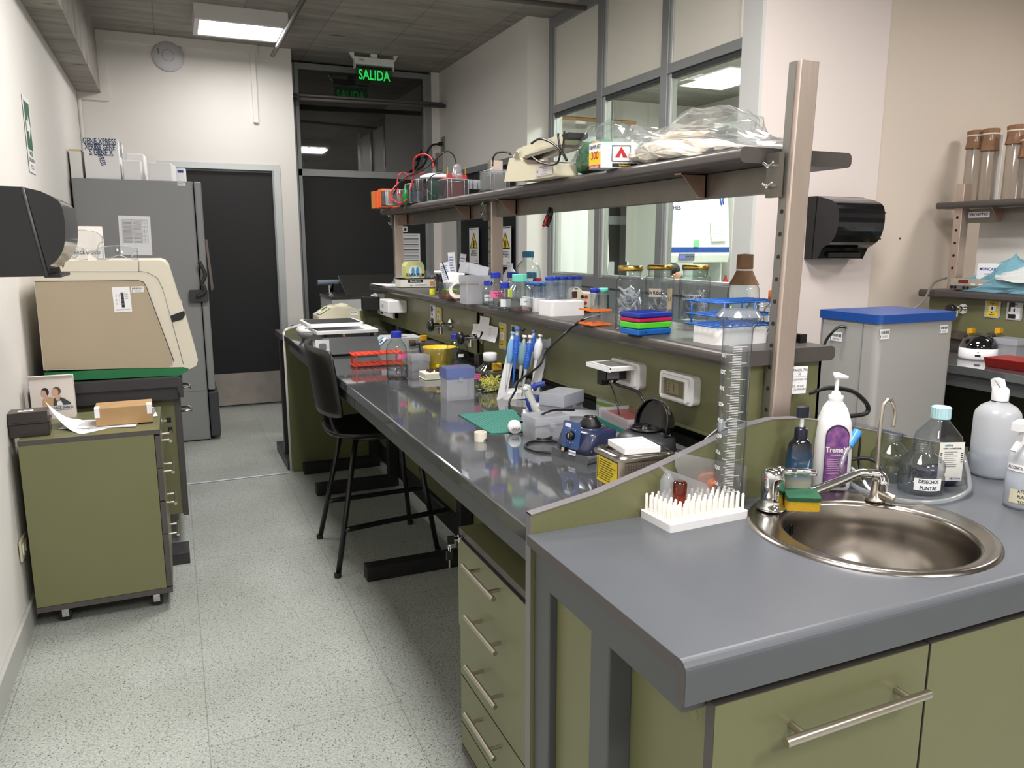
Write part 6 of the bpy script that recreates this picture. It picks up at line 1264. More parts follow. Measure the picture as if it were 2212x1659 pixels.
# tip boxes stack
a = S_(1036, 657); W_ = 64/ppm(a); t = tipbox('tip_box', 'cloudy tall tip box with open angled lid on the reagent shelf joint', (a.x+.005, a.y+.05, Q), R(0), W_, .09, HP(1036, 597, a).z-Q+.003, .035, MILKY, mat('amber_tips', (150, 120, 60), .5))
t = T('tip_rack_lid', 'cloudy plastic lid tilted on top of the tall tip box', 'lid', (a.x-.005, a.y+.055, HP(1036, 597, a).z+.004), R(0)); g = G(Mx.Rotation(R(14), 4, 'Y')); g.shell(-W_*.42, W_*.38, -.04, .05, 0, .045, .0015, MILKY, top=False); g.M = None; g.ob('lid', t, bevel=.002)
# bottles on the shelf: (u, v_base, width px, u_top, v_top, capmat, label, kwargs)
MINT = mat('mint_plastic', (110, 218, 196), .4); TEAL = mat('teal_plastic', (26, 110, 148), .4); YLAB = mat('yellow_green_label', (214, 222, 96), .7)
def sb(u, vb, w_, vt, capm, lab, neck=.6, sh=.6, caph=.2, dy=0, **k):
    c, r = BASE(u, vb, Q, w_); c.y += dy; c.x += dy*.3; q_ = min(1, (1.495-r)/c.x); c.x *= q_; c.y *= q_; h = HP(u, vt, c).z-Q; return jar_bottle('reagent_bottle', lab, 'bottle', c, r, h, capm, neck, sh, caph=h*caph, group='bottles on the reagent shelf', **k), c, r, h
sb(1055, 660, 26, 606, BLUE, 'small blue-capped bottle with white label at the corner of the tip box', liquid=.3, labels=[(.18, .45, .1, .8, PAPER, [('METANOL', .008, 0, INK)])])
sb(1071, 668, 34, 588, BLUE, 'blue-capped bottle with a pink hand-written label', .52, .62, .16, liquid=.12, labels=[(.32, .50, .2, .9, PINKL, [('Base Agar', .009, .005, INK), ('30 mL', .008, -.006, INK)])])
sb(1090, 672, 30, 610, BLUE, 'small blue-capped bottle with white label between the pink-labelled and mint-capped ones', liquid=.3, labels=[(.15, .42, .2, .8, PAPER, None), (.5, .72, .9, .4, YLAB, None)])
sb(1111, 650, 34, 588, BLUE, 'blue-capped bottle standing behind the mint-capped bottle', dy=.05)
sb(1107, 630, 30, 570, None, 'cloudy white squeeze bottle behind the blue caps', .35, .55, .1, dy=.10, body=MILKY2)
sb(1122, 676, 50, 592, MINT, 'mint-capped square-shouldered clear bottle at the front of the reagent shelf', .52, .58, .19, sq=4, liquid=.12, liqm=glass('pink_liquid', (238, 216, 218), 1, .02), labels=[(.2, .38, .55, .5, PAPER, [('20/05', .007, 0, INK)]), (.4, .62, -1.0, .35, YLAB, None)])
sb(1151, 655, 30, 588, TEAL, 'teal-capped bottle between the mint-capped and the red-capped bottles', dy=.04)
sb(1147, 640, 48, 543, TEAL, 'tall teal-capped bottle, the highest on the reagent shelf', .38, .60, .12, dy=.10)
AMB = glass('brown_glass', (88, 38, 20), 1.2, .03)
sb(1160, 650, 26, 600, RED, 'brown glass bottle with red cap and white label', .6, .6, .27, body=AMB, labels=[(.06, .42, .2, 1.3, PAPER, [('ACETICO', .007, 0, INK)])])
a = S_(1180, 645); t = T('black_block', 'black plastic block behind the foam boxes', 'block', (1.46, a.y*1.46/a.x, Q)); g = G(); g.box(-.015, .02, 0, .05, 0, .035, BLACKM); g.ob('body', t, bevel=.003)
# foam boxes
a = S_(1150, 674); t = T('foam_rack', 'small white foam rack, further of two on the shelf', 'rack', (a.x+.008, a.y+.0, Q)); W_ = 62/ppm(a); H_ = HP(1150, 645, a).z-Q; g = G(); g.rbox(0, W_, 0, .12, 0, H_, .012, FOAM); g.ob('body', t, bevel=.006)
f1 = t; a = S_(1190, 684); t = T('foam_rack', 'white foam rack in front of the power supply, nearer of two', 'rack', (a.x+.0, a.y+.0, Q)); W_ = 85/ppm(a); H2 = HP(1190, 653, a).z-Q; g = G(); g.rbox(0, W_, 0, .11, 0, H2, .014, FOAM); g.ob('body', t, bevel=.006); f2 = t
def conical(lab, x, y, z, capm, h=.118, r=.0145, rx=0, name='centrifuge_tube', grp=None, capd=False):
    t = T(name, lab, 'tube', (x, y, z), 0, grp); g = G(); g.lathe([(.003, 0), (r*.5, .006), (r, .018), (r, h-.012)], glass('tube_plastic', (226, 232, 240), 1, .1, milk=.16), 18); g.ob('wall', t)
    g = G(); g.lathe(cap_prof(r*1.18, h-.013, h), capm, 20); g.ob('cap', t); return t
CB1, CB2 = mat('cap_mid_blue', (50, 104, 170), .4), mat('cap_royal_blue', (28, 68, 178), .4)
p = f1.location; tb = conical('blue-capped centrifuge tube among the rows standing in the further foam rack', p.x+.02, p.y+.018, Q+.004, CB1, .105, .0125, grp='tubes in the further foam rack')
hh = HP(1200, 603, (p.x+.05, p.y+.04, 0)).z-Q-.004
for i in range(4):
    for j in range(3):
        if i+j: dup(tb, (p.x+.02+i*.030, p.y+.020+j*.036, Q+.004))
for o in (tb, ): pass
zf = Q+H2-.02
p = f2.location; tb2 = conical('royal blue capped centrifuge tube in the row behind the power supply', p.x+.045, p.y+.10, Q+.03, CB2, .105, .0155, grp='tubes behind the power supply')
for k in range(1, 5): dup(tb2, (p.x+.045+k*.033, p.y+.135, Q+.03))
# power supply (electrophoresis)
a = S_(1268, 676); c0 = V((a.x+.0, a.y+.02, Q)); t = T('power_supply', 'cream and green electrophoresis power supply propped on legs', 'power supply', c0)
def ps(u, v, d=0): return HP(u, v, c0)+_hf*d-c0
g = G(); slab(g, [ps(1223, 656), ps(1226, 640), ps(1233, 627), ps(1243, 621), ps(1251, 622), ps(1262, 632), ps(1290, 634), ps(1284, 650), ps(1283, 660), ps(1275, 667), ps(1265, 664)], _hf*.10, mat('supply_cream', (226, 220, 198), .4)); g.ob('housing', t, bevel=.004)
g = G(); slab(g, [ps(1223, 659, .004), ps(1273, 668, .004), ps(1284, 662, .004), ps(1298, 662, .004), ps(1302, 668, .004), ps(1288, 676, .004), ps(1270, 674, .004), ps(1262, 669, .004), ps(1224, 667, .004)], _hf*.09, GRN); g.ob('green_base', t, bevel=.003)
g = G(); 
for u0, v0, u1, v1 in ((1254, 668, 1246, 687), (1290, 672, 1282, 688)): g.tube([ps(u0, v0, .02), ps(u1, v1, .02)], .0035, mat('leg_beige', (190, 182, 160), .4), 8, sm=False)
g.ob('leg', t)
Fp = frame(ps(1252, 646, -.0008), (cos(-CYAW), sin(-CYAW), .05), UP); k_ = 1/ppm(c0)
g = G(Fp); g.rbox(-16*k_, -5*k_, 3*k_, 17*k_, 0, .001, .003, mat('display_maroon', (74, 30, 36), .2)); g.box(-10*k_, -3*k_, 21*k_, 24*k_, 0, .001, GRN)
for i in range(3): g.rbox((-27+i*7)*k_, (-22+i*7)*k_, -9*k_, -2*k_, 0, .001, .001, WHITE)
for x, y, m_ in ((6, 5, BLACK), (14, 4, RED), (4, -8, BLACK), (12, -9, RED)): g.cyl((x*k_, y*k_, 0), (x*k_, y*k_, .003), 3.6*k_, m_, 14)
g.ob('front_panel', t)
t = T('cable_rack', 'dark green cased instrument lying behind the power supply', 'instrument', c0+V((.09, .08, 0))); g = G(); g.rbox(-.06, .05, -.03, .05, 0, .06, .01, mat('dark_green_case', (24, 60, 40), .3)); g.ob('body', t, bevel=.004)
# small orange rack with two tubes
a = S_(1296, 706); c0 = V((a.x-.01, a.y+.012, Q)); ORA = mat('bright_orange', (240, 120, 40), .4); k_ = 1/ppm(c0); t = T('tube_rack', 'bright orange small tube rack beside the first big jar', 'rack', c0, R(0))
for v in (700, 668): g = G(); zz = HP(1300, v, c0).z-Q-.006 if v < 700 else .004; grid_plate(g, -.012, .055, 0, .08, zz, .003, 2, 3, ORA); g.ob('shelf_plate', t)
for lab, dx, dy, cm, tilt in (('tube with blue cap in the orange rack', .006, .018, BLUE, 0), ('tube with mint cap in the orange rack', .037, .018, MINT, 0)):
    conical(lab, c0.x+dx, c0.y+dy, Q+.012, cm, HP(1305, 623, c0).z-Q-.012, .0125)
# big jars with gold lids
GOLD = mat('gold_lid', (190, 158, 82), .28, 1.)
TIPC = glass('clear_tips', (240, 242, 246), 1.6, .1, milk=.45, milkrgb=(240, 240, 244))
for i, (u, vb, w_, vt, lab) in enumerate(((1358, 716, 60, 578, 'gold-lidded glass jar heaped with clear tubes, first of the three'), (1424, 700, 62, 576, 'gold-lidded glass jar with a hand-written volume label, middle of the three'), (1506, 700, 66, 576, 'gold-lidded glass jar behind the blue wire rack'))):
    c, r = BASE(u, vb, Q, w_); h = HP(u, vt, c).z-Q; dy = (0, .02, .06)[i]; c = c+V((dy*.5, dy, 0)); h = HP(u, vt, c).z-Q; r = w_/2/ppm(c)
    t = jar_bottle('glass_jar', lab, 'jar', c, r, h, None, .78, .80, body=CLEAR, group='gold-lidded jars on the reagent shelf')
    g = G(); g.lathe([(0, h-.008), (r*.86, h-.010), (r*.88, h-.004), (r*.86, h+.004), (r*.8, h+.006), (0, h+.004)], GOLD, 36); g.ob('lid', t)
    g = G(); random.seed(20+i)
    for q in range(130 if i == 0 else 90):
        rad = random.uniform(0, .80)*r; aa = random.uniform(0, 6.28); z = random.uniform(.015, h*(.66 if i == 0 else .48)); d = V((random.uniform(-1, 1), random.uniform(-1, 1), random.uniform(-1, 1))).normalized()*.026
        p = V((rad*cos(aa), rad*sin(aa), z)); q2 = p+d; l2 = math.hypot(q2.x, q2.y)
        if l2 > r*.86: q2.x *= r*.86/l2; q2.y *= r*.86/l2
        q2.z = max(.01, q2.z); g.cyl(p, q2, .0052, TIPC, 6, .0022)
    g.ob('tubes', t, kind='stuff')
    am = to_cam(c)
    if i == 1:
        g = G(); wraplabel(g, r+.001, h*.47, h*.62, am-.75, am+.12, mat('label_cream', (226, 218, 206), .7), 10, [('S/n 0,6uL', .018, 0, INK)]); g.ob('label', t); g = G(); wraplabel(g, r+.001, h*.25, h*.62, am+.55, am+1.0, mat('label_kraft', (190, 176, 150), .7), 8, [('1,5', .016, 0, INK)]); g.ob('label', t)
    if i == 2: g = G(); wraplabel(g, r+.001, h*.40, h*.50, am-.9, am+.3, PAPER, 10, [('EPPENDORF 2,0mL', .012, 0, INK)]); g.ob('label', t)
# coloured tube boxes
a = S_(1379, 726); W_ = 92/ppm(a); DP = .085; zz = Q; rz_ = R(6)
for k, (m_, vt, lab) in enumerate(((mat('box_blue', (20, 96, 180), .35), 712, 'blue tube storage box, bottom of the coloured stack'), (mat('box_green', (80, 196, 50), .35), 698, 'bright green tube storage box in the coloured stack'), (mat('box_magenta', (186, 28, 84), .35), 688, 'magenta tube storage box in the coloured stack'), (mat('box_royal', (28, 50, 150), .35), 677, 'dark blue gridded box, topmost of the coloured stack'))):
    z1 = HP(1390, vt, a).z; t = T('tube_box', lab, 'box', (a.x, a.y, zz+.0004), rz_, 'stacked coloured tube boxes'); g = G(); g.box(-.002*(k == 3), W_+.002*(k == 3), -.002*(k == 3), DP, 0, z1-zz-.0008, m_); g.ob('body', t, bevel=.003)
    if k == 0: g = G(); g.text('J.C.A.', .01, INK, frame((.02, -.0006, .008), (1, 0, 0), UP)); g.ob('mark', t)
    if k == 3: g = G(); [g.box(.01+i*.006, .0115+i*.006, .006, DP-.006, z1-zz-.0004, z1-zz+.0006, m_) for i in range(int((W_-.02)/.006))]; g.ob('ridges', t)
    zz = z1
# foam box with blue wire rack
a = S_(1535, 749); b = S_(1441, 728); W_ = .155; t = T('foam_rack', 'white foam block under the blue wire rack at the near end of the shelf', 'rack', (b.x+.005, a.y+.005, Q), R(0)); fw = a.x-b.x
g = G(); bz = HP(1535, 712, a).z-Q; lx = .165; g.rbox(0, lx, 0, .115, 0, bz, .022, FOAM); g.ob('body', t, bevel=.008); FB = t
BW = mat('wire_blue', (30, 96, 180), .4); o3 = V((FB.location.x-.01, FB.location.y-.005, Q+bz+.002)); t = T('wire_rack', 'blue three-tier wire test tube rack on the white foam block', 'rack', o3)
tz = HP(1500, 652, o3+V((.06, .03, 0))).z-o3.z; LX, LY = .205, .13
for kz, zz in enumerate((.002, tz*.46, tz)):
    g = G(); g.tube([(0, 0, zz), (LX, 0, zz), (LX, LY, zz), (0, LY, zz), (0, 0, zz)], .0022, BW, 6, sm=False)
    for i in range(1, 9): g.tube([(LX*i/9, 0, zz), (LX*i/9, LY, zz)], .0013, BW, 5, sm=False)
    for i in range(1, 6): g.tube([(0, LY*i/6, zz+.002), (LX, LY*i/6, zz+.002)], .0013, BW, 5, sm=False)
    g.ob('wire_tier', t)
for x, y in ((.02, 0), (LX-.09, 0), (.02, LY), (LX-.02, LY), (LX-.02, 0)): g = G(); g.tube([(x, y, 0), (x, y, tz)], .0025, BW, 8, sm=False); g.ob('post', t)
# flask and bottles behind the post
c, r = BASE(1600, 735, Q, 80); c = V((1.44, 1.62, Q)); r = .042; t = jar_bottle('beaker', 'wide clear plastic jar without lid behind the blue wire rack', 'jar', c, r, HP(1590, 648, c).z-Q, None, .9, .85, body=CLEARP)
c = V((1.42, 1.545, Q)); r = 27/ppm(c); h = HP(1660, 627, c).z-Q
jar_bottle('reagent_bottle', 'clear bottle with orange cap and hand-lettered label against the near post', 'bottle', c, r, h, ORA, .6, .62, caph=h*.2, capr=r*.72, ribs=False, liquid=.25, labels=[(.42, .58, .25, .9, WHITEM, None), (.15, .33, .1, 1.0, mat('label_grey', (190, 190, 190), .7), [('CARBONATO', .013, 0, INK)])])
c = V((1.44, 1.70, Q)); r = 34/ppm(c); h = HP(1650, 575, c).z-Q
t = jar_bottle('reagent_bottle', 'large bottle topped with tied brown paper behind the near shelf post', 'bottle', c, r, h, None, .45, .62, liquid=.5)
g = G(); hn = HP(1650, 548, c).z-Q; g.lathe([(0, hn), (r*.5, hn-.002), (r*.52, h-.002), (r*.5, h-.012), (r*.75, h-.035), (r*.95, h-.05)], mat('brown_paper', (122, 92, 66), .8, nscale=40, namt=.2), 14, smooth=False); g.lathe([(r*.53, h-.012), (r*.56, h-.01), (r*.53, h-.008)], WHITEM, 20); g.ob('paper_cap', t)
p = Z(1735, 738, Q); t = T('black_clip', 'black bulldog clip at the near right corner of the reagent shelf', 'clip', (p.x-.02, p.y+.01, Q)); g = G(); g.prism([(-.03, 0), (.02, .004), (.03, .0), (.03, .02), (-.03, .022)], 'x', -.01, .012, BLACK); g.tube([(.0, .03, .02), (.0, .05, .016), (.0, .05, .004), (.0, .03, .002)], .003, BLACK, 6, sm=False); g.ob('body', t)
# ------------------------------------------------------------------ things on the high shelf
U = UZ
ORB = mat('orange_carton', (232, 96, 34), .55)
for k, (u0, v0, u1, v1, y, lab, m_) in enumerate(((791, 400, 835, 441, 4.58, 'large orange carton on the far end of the high shelf', ORB), (780, 402, 798, 440, 4.68, 'middle orange carton of the three on the high shelf', ORB), (769, 404, 786, 442, 4.76, 'amber carton furthest along the high shelf', mat('amber_carton', (206, 130, 44), .5)))):
    cx, cz, cw, ch = RY(u0, v0, u1, v1, y); t = T('orange_carton', lab, 'box', (max(cx, 1.16+cw/2), y, U), R(0), 'orange cartons on the high shelf'); g = G(); g.box(-cw/2, cw/2, 0, .075, 0, ch, m_); g.ob('carton', t, bevel=.001)
    g = G(); g.card(cw*.3 if k == 0 else cw*.55, ch*.72, frame((-cw*.3 if k == 0 else 0, -.001, ch*.5), (1, 0, 0), UP), PAPER); g.lines(-cw*.4 if k == 0 else -cw*.2, -cw*.2 if k == 0 else cw*.2, ch*.2, ch*.8, 7, INK, frame((0, -.0016, 0), (1, 0, 0), UP), .4, True); g.ob('label', t)
    if k == 0: g = G(); g.text('cytiva', .026, WHITEM, frame((cw*.27, -.001, ch*.42), (1, 0, 0), UP), True); ell(g, 0, 0, 0, 0, WHITEM) if 0 else g.lathe([(0, 0), (.008, 0), (.008, .0005), (0, .0005)], WHITEM, 16, frame((cw*.06, -.001, ch*.42), (1, 0, 0), UP)); g.ob('logo', t)
def tank(lab, u0, v0, u1, v1, y, dep, wallm=CLEARP, core=None, lid=None, teeth=0, core_h=.85):
    cx, cz, cw, ch = RY(u0, v0, u1, v1, y); t = T('gel_tank', lab, 'gel tank', (cx, y, U), 0, 'electrophoresis tanks on the high shelf'); g = G(); g.shell(-cw/2, cw/2, 0, dep, .004, ch, .003, wallm); g.box(-cw/2-.005, cw/2+.005, -.004, dep+.004, 0, .005, wallm); g.ob('tank', t)
    g = G(); RIMM = glass('bright_rim', (236, 238, 242), 2.5, .08, milk=.45); g.tube([(-cw/2, 0, ch), (cw/2, 0, ch), (cw/2, dep, ch), (-cw/2, dep, ch), (-cw/2, 0, ch)], .0022, RIMM, 6, sm=False).tube([(-cw/2, 0, .004), (cw/2, 0, .004)], .003, RIMM, 6, sm=False)
    for x in (-cw/2, cw/2, -cw*.3, cw*.3): g.tube([(x, -.001, .004), (x, -.001, ch)], .0018, RIMM, 6, sm=False)
    g.ob('rim', t)
    if core: g = G(); g.box(-cw*.36, cw*.36, .012, dep-.012, .006, ch*core_h, core); g.ob('core', t)
    if lid: g = G(); g.box(-cw*.45, cw*.45, .005, dep-.005, ch+.001, ch+.008, lid).box(-cw*.45, -cw*.25, .005, .03, ch+.008, ch+.02, lid).box(cw*.25, cw*.45, .005, .03, ch+.008, ch+.02, lid); g.ob('lid', t)
    for i in range(teeth): g = G(); x = cw*.5+.012+i*.024; g.shell(x-.008, x+.008, .0, .03, ch*.52, ch, .002, RIMM); g.ob('comb_cup', t)
    return t, cw, ch
TG, TGD, TR_ = mat('tank_green', (20, 84, 58), .3), mat('bright_green', (16, 122, 50), .25), mat('tank_maroon', (118, 24, 40), .3)
tank('clear tank nearest the orange cartons with red leads', 832, 398, 856, 432, 4.42, .10); tank('clear tank with pale label beside the first, under the thin leads', 858, 396, 880, 430, 4.30, .10, core=mat('pale_card_core', (206, 168, 156), .6), core_h=.6)
c = Y(877, 431, 4.25); t = T('green_cone', 'small bright green plastic cone between the clear tanks', 'cone', (c.x, 4.24, U)); g = G(); g.lathe([(0, 0), (.028, 0), (.026, .03), (.005, .11), (0, .112)], TGD, 20); g.ob('body', t)
tank('clear upright tank with yellow strip', 884, 384, 898, 428, 4.15, .08, core=mat('grey_green_core', (84, 104, 92), .4)); tank('tall clear ribbed tank next to the green round tank', 900, 376, 920, 427, 4.05, .10, core=mat('violet_grey_core', (150, 150, 172), .4), core_h=.5)
t, cw, ch = tank('round-lidded tank with dark green inner walls', 922, 372, 968, 424, 3.92, .14, core=TG, core_h=.96)
g = G(); g.lathe([(0, 0), (.085, 0), (.08, .012), (.045, .024), (0, .028)], WHITE, 32, TR(.01, .06, ch+.004)); g.ob('dome_lid', t)
t, cw, ch = tank('clear tank with maroon inner block and red electrode bars', 966, 374, 1012, 418, 3.62, .13, core=TR_, lid=RED, teeth=5)
g = G(); g.cyl((-cw*.42, .02, ch), (-cw*.42, .02, ch+.06), .0025, GOLD, 8).cyl((cw*.42, .02, ch), (cw*.42, .02, ch+.06), .0025, GOLD, 8); g.ob('electrode', t)
g = G(); g.lathe([(.0, ch+.0), (.03, ch+.002), (.026, ch+.03), (.02, ch+.034), (.022, ch+.06), (.0, ch+.08)], glass('clear_knob', (232, 236, 240), 3, .05, milk=.25), 20, TR(cw*.08, .03, 0)); g.ob('clear_knob', t)
tank('clear tank with grey body between the middle post and the heat sealer', 1059, 358, 1100, 404, 3.02, .12, core=mat('pinkish_core', (150, 136, 130), .4), core_h=.8)
RW2 = mat('red_wire', (176, 28, 40), .4)
hs = lambda u, v, y: Y(u, v, y)
cable('red lead looping up above the green round tank', [hs(887, 412, 4.1), hs(893, 380, 4.1), hs(893, 350, 4.05), hs(903, 336, 4.0), hs(918, 333, 3.95), hs(932, 342, 3.92), hs(937, 362, 3.9)], .004, RW2)
cable('red and black lead arching from the clear tanks down over the shelf edge', [hs(915, 372, 4.0), hs(888, 380, 4.1), hs(862, 395, 4.2), hs(848, 410, 4.2), hs(845, 425, 4.2), hs(857, 437, 4.15), hs(870, 438, 4.15), hs(881, 430, 4.2)], .0035, RW2)
cable('thin red lead hooked over the clear tank by the green cone', [hs(885, 382, 4.2), hs(872, 372, 4.25), hs(862, 378, 4.25), hs(858, 395, 4.25), hs(860, 415, 4.2), hs(872, 430, 4.2)], .003, RW2)
cable('long black lead arching from the clear tanks to the round lid', [hs(850, 420, 4.1), hs(870, 387, 4.0), hs(910, 370, 3.9), hs(935, 350, 3.85), hs(955, 332, 3.8), hs(968, 327, 3.8), hs(980, 336, 3.8), hs(986, 355, 3.8)], .0035)
cable('black lead bowing in front of the green round tank', [hs(962, 373, 3.75), hs(940, 376, 3.78), hs(925, 388, 3.78), hs(923, 405, 3.78), hs(932, 420, 3.75), hs(942, 424, 3.72)], .003)
cable('black lead from the tank behind the post up to the heat sealer', [hs(1064, 358, 3.0), hs(1066, 340, 3.0), hs(1075, 330, 2.9), hs(1095, 329, 2.8), hs(1103, 333, 2.75)], .004)
# heat sealer
SY = Z(1135, 391, UZ).x
def sy(pts): return [(lambda p: (p.y, p.z))(X(u, v, SY)) for u, v in pts]
t = T('heat_sealer', 'cream bag heat sealer with raised arm on the high shelf', 'heat sealer', (0, 0, 0)); CRS = mat('sealer_cream', (224, 218, 192), .4)
g = G(); g.prism(sy([(1089, 392), (1100, 342), (1112, 340), (1122, 340), (1131, 349), (1196, 351), (1196, 381), (1130, 391)]), 'x', SY, SY+.09, CRS); g.ob('base', t, bevel=.006)
g = G(); g.prism(sy([(1102, 338), (1112, 322), (1130, 314), (1204, 291), (1212, 298), (1208, 312), (1131, 338), (1122, 341)]), 'x', SY+.01, SY+.08, CRS); g.ob('arm', t, bevel=.006)
g = G(); g.prism(sy([(1130, 336), (1206, 312), (1207, 319), (1131, 343)]), 'x', SY+.006, SY+.084, STEEL).prism(sy([(1206, 291), (1222, 285), (1222, 296), (1212, 301)]), 'x', SY+.01, SY+.08, BLACK); g.ob('press_bar', t)
g = G(); g.prism(sy([(1112, 342), (1115, 328), (1121, 327), (1124, 342)]), 'x', SY-.004, SY-.001, NICKEL).prism(sy([(1130, 345), (1190, 349), (1190, 355), (1140, 354)]), 'x', SY-.002, SY+.07, mat('sealer_strip', (120, 100, 88), .4)); g.ob('hinge', t)
cy_, cz, cw, ch = RX(1158, 368, 1194, 386, SY-.001); ch = min(ch, .034); cz = UZ+.024; g = G(); M_ = frame((SY-.003, cy_, cz), (0, -1, 0), UP); MG = mat('maroon_ink', (150, 50, 70), .6); g.card(cw, ch, M_, mat('label_silver', (206, 204, 206), .4), [('PLASTIC FILM SEALER', ch*.2, 0, ch*.32, MG, True), ('CE', ch*.3, -cw*.38, -.002, MG, True), ('TYPE: PFS-200', ch*.16, .01, ch*.1, MG), ('WATTS: 300W', ch*.16, .01, -ch*.12, MG), ('MADE IN CHINA', ch*.16, 0, -ch*.36, MG)]); g.ob('rating_plate', t)
cable('black leads draped over the heat sealer arm', [X(1148, 310, SY-.008), X(1165, 300, SY-.008), X(1185, 305, SY-.008), X(1205, 318, SY-.008), X(1215, 330, SY-.008), X(1224, 347, SY-.008)], .004)
cable('black lead hanging in a loop below the sealer arm', [X(1148, 337, SY-.008), X(1165, 350, SY-.008), X(1190, 356, SY-.008), X(1205, 350, SY-.008), X(1210, 325, SY-.008), X(1206, 298, SY-.008), X(1206, 288, SY-.008)], .0035)
cable('black lead hooked over the end of the sealer arm', [X(1219, 283, SY-.008), X(1218, 300, SY-.008), X(1217, 325, SY-.008), X(1224, 345, SY-.008)], .0035)
t = T('test_leads', 'red and black test leads hanging under the high shelf', 'leads', (0, 0, 0))
for k, (m_, d_) in enumerate(((RW2, 0), (BLACKM, 8))):
    g = G(); g.tube([hs(1188+d_*.3, 448, 2.5), hs(1184+d_, 462, 2.5), hs(1176+d_, 482, 2.5)], .006, m_ if k else BLACKM, 8, sm=False).tube([hs(1182+d_, 468, 2.5), hs(1174+d_, 489, 2.5)], .0065, m_, 8, sm=False).tube([hs(1174+d_, 489, 2.5), hs(1172+d_, 495, 2.5)], .0025, NICKEL, 6, sm=False); g.ob('lead', t)
# bags and glove box
def pillow(name, lab, cat, pts, y0, y1, m, seed, parent=None, rows=10, rough=.006):
    """crumpled bag: outline in pixels on the plane y0, puffed back to y1"""
    random.seed(seed); P = [X(u, v, y0) for u, v in pts]; cen = sum(P, V())/len(P); n = len(P); g = G(); vs = []
    D = []
    for i in range(n):
        for k in range(3): D.append(P[i].lerp(P[(i+1) % n], k/3))
    n = len(D)
    for j in range(rows+1):
        b = j/rows; a = b*PI; s_ = sin(a)**.5 if 0 < j < rows else .02
        for p in D:
            q = cen.lerp(p, s_); jit = rough*(1 if 0 < j < rows else 0); vs.append((y0+(y1-y0)*(1-cos(a))/2+random.uniform(-jit, jit), q.y+random.uniform(-jit, jit), max(U+.002, q.z+random.uniform(-jit, jit))))
    g.add(vs, [(j*n+i, j*n+(i+1) % n, (j+1)*n+(i+1) % n, (j+1)*n+i) for j in range(rows) for i in range(n)], m, False)
    return g.ob(name, parent) if parent else g.ob(name, None, lab, cat)
t = T('glove_bag', 'clear bag of green cloth pads between the sealer and the white carton', 'bag', (0, 0, 0))
pillow('film', '', '', [(1208, 382), (1222, 360), (1232, 325), (1240, 300), (1262, 262), (1280, 258), (1296, 268), (1300, 300), (1296, 362)], 1.22, 1.38, FILM, 3, t, rough=.008); GPD = mat('green_pads', (40, 122, 76), .7)
pillow('green_pads', '', '', [(1232, 376), (1232, 350), (1244, 320), (1252, 306), (1276, 300), (1290, 320), (1294, 368)], 1.235, 1.36, GPD, 4, t, rows=8, rough=.004)
B0 = Z(1296, 362, U); A0_ = Z(1272, 366.5, U); C0 = B0+V((.9, -.22, 0)).normalized()*.30; B0.x += .004; H_ = HP(1296, 306, B0).z-U
t = T('bag_carton', 'white carton with yellow 300 panel and red emblem on the high shelf', 'box', B0); e1 = A0_-B0; e2 = C0-B0; e2 = V((-e1.y, e1.x, 0)).normalized()*-.0+V((.95, -.30, 0)).normalized()*.21; sw = e1.length
g = G(); slab(g, [V(), e2, e2+e1, e1], V((0, 0, H_)), PAPER); g.add([V((0, 0, H_)), e1+V((0, 0, H_)), e1*.9+e2*.08+V((0, 0, H_+.012))], [(0, 1, 2)], mat('card_inside', (150, 120, 96), .8)); g.ob('carton', t)
g = G(); nn = V((e1.y, -e1.x, 0)).normalized(); nn = -nn if nn.x > 0 else nn; F = frame(e1*.5+nn*.001+V((0, 0, H_/2)), -e1, UP); g.box(-sw*.46, sw*.44, -H_*.36, H_*.14, 0, .0006, YEL, F); g.box(-sw*.46, sw*.44, -H_*.5, -H_*.37, 0, .0006, RED, F)
g.text('300', sw*.46, RED, F @ TR(0, 0, .0007), True, .9).text('NEWPLAST', sw*.22, INK, F @ TR(0, H_*.34, 0), True, .8).text('NUEVA BOLSA', sw*.13, WHITEM, F @ TR(0, -H_*.44, .0008), True, .8)
n2 = V((e2.y, -e2.x, 0)).normalized(); n2 = -n2 if n2.y > 0 else n2; F = frame(e2*.28+n2*.001+V((0, 0, H_*.56)), e2, UP); k_ = H_*.3; g.tube([F @ V((x*k_*1.25, y*k_, .001)) for x, y in ((-1, -1), (1, -1), (1, 1), (-1, 1), (-1, -1))], .0012, INK, 5, sm=False)
g.add([(x*k_, y*k_, .001) for x, y in ((-.85, -.5), (0, .85), (.85, -.5), (.25, -.5), (0, .1), (-.25, -.5))], [(0, 4, 1), (1, 4, 2), (0, 5, 4), (4, 3, 2)], RED, False, F)
g.box(-k_*1.2, k_*2.2, -k_*1.75, -k_*1.3, 0, .0006, BLACK, F).text('Institucional', k_*.36, YEL, F @ TR(k_*.5, -k_*1.52, .0008), True, .9); g.ob('print', t)
t = T('glove_bag', 'large clear bag full of off-white gloves at the near end of the high shelf', 'bag', (0, 0, 0)); SKN = mat('offwhite_gloves', (226, 216, 202), .7)
pillow('film', '', '', [(1336, 352), (1338, 330), (1350, 316), (1315, 300), (1312, 270), (1322, 268), (1345, 290), (1400, 272), (1440, 262), (1460, 242), (1476, 222), (1498, 230), (1502, 270), (1540, 290), (1590, 296), (1608, 306), (1606, 318), (1530, 330), (1480, 352), (1420, 360), (1370, 360)], 1.205, 1.48, FILM, 8, t, rows=12, rough=.007)
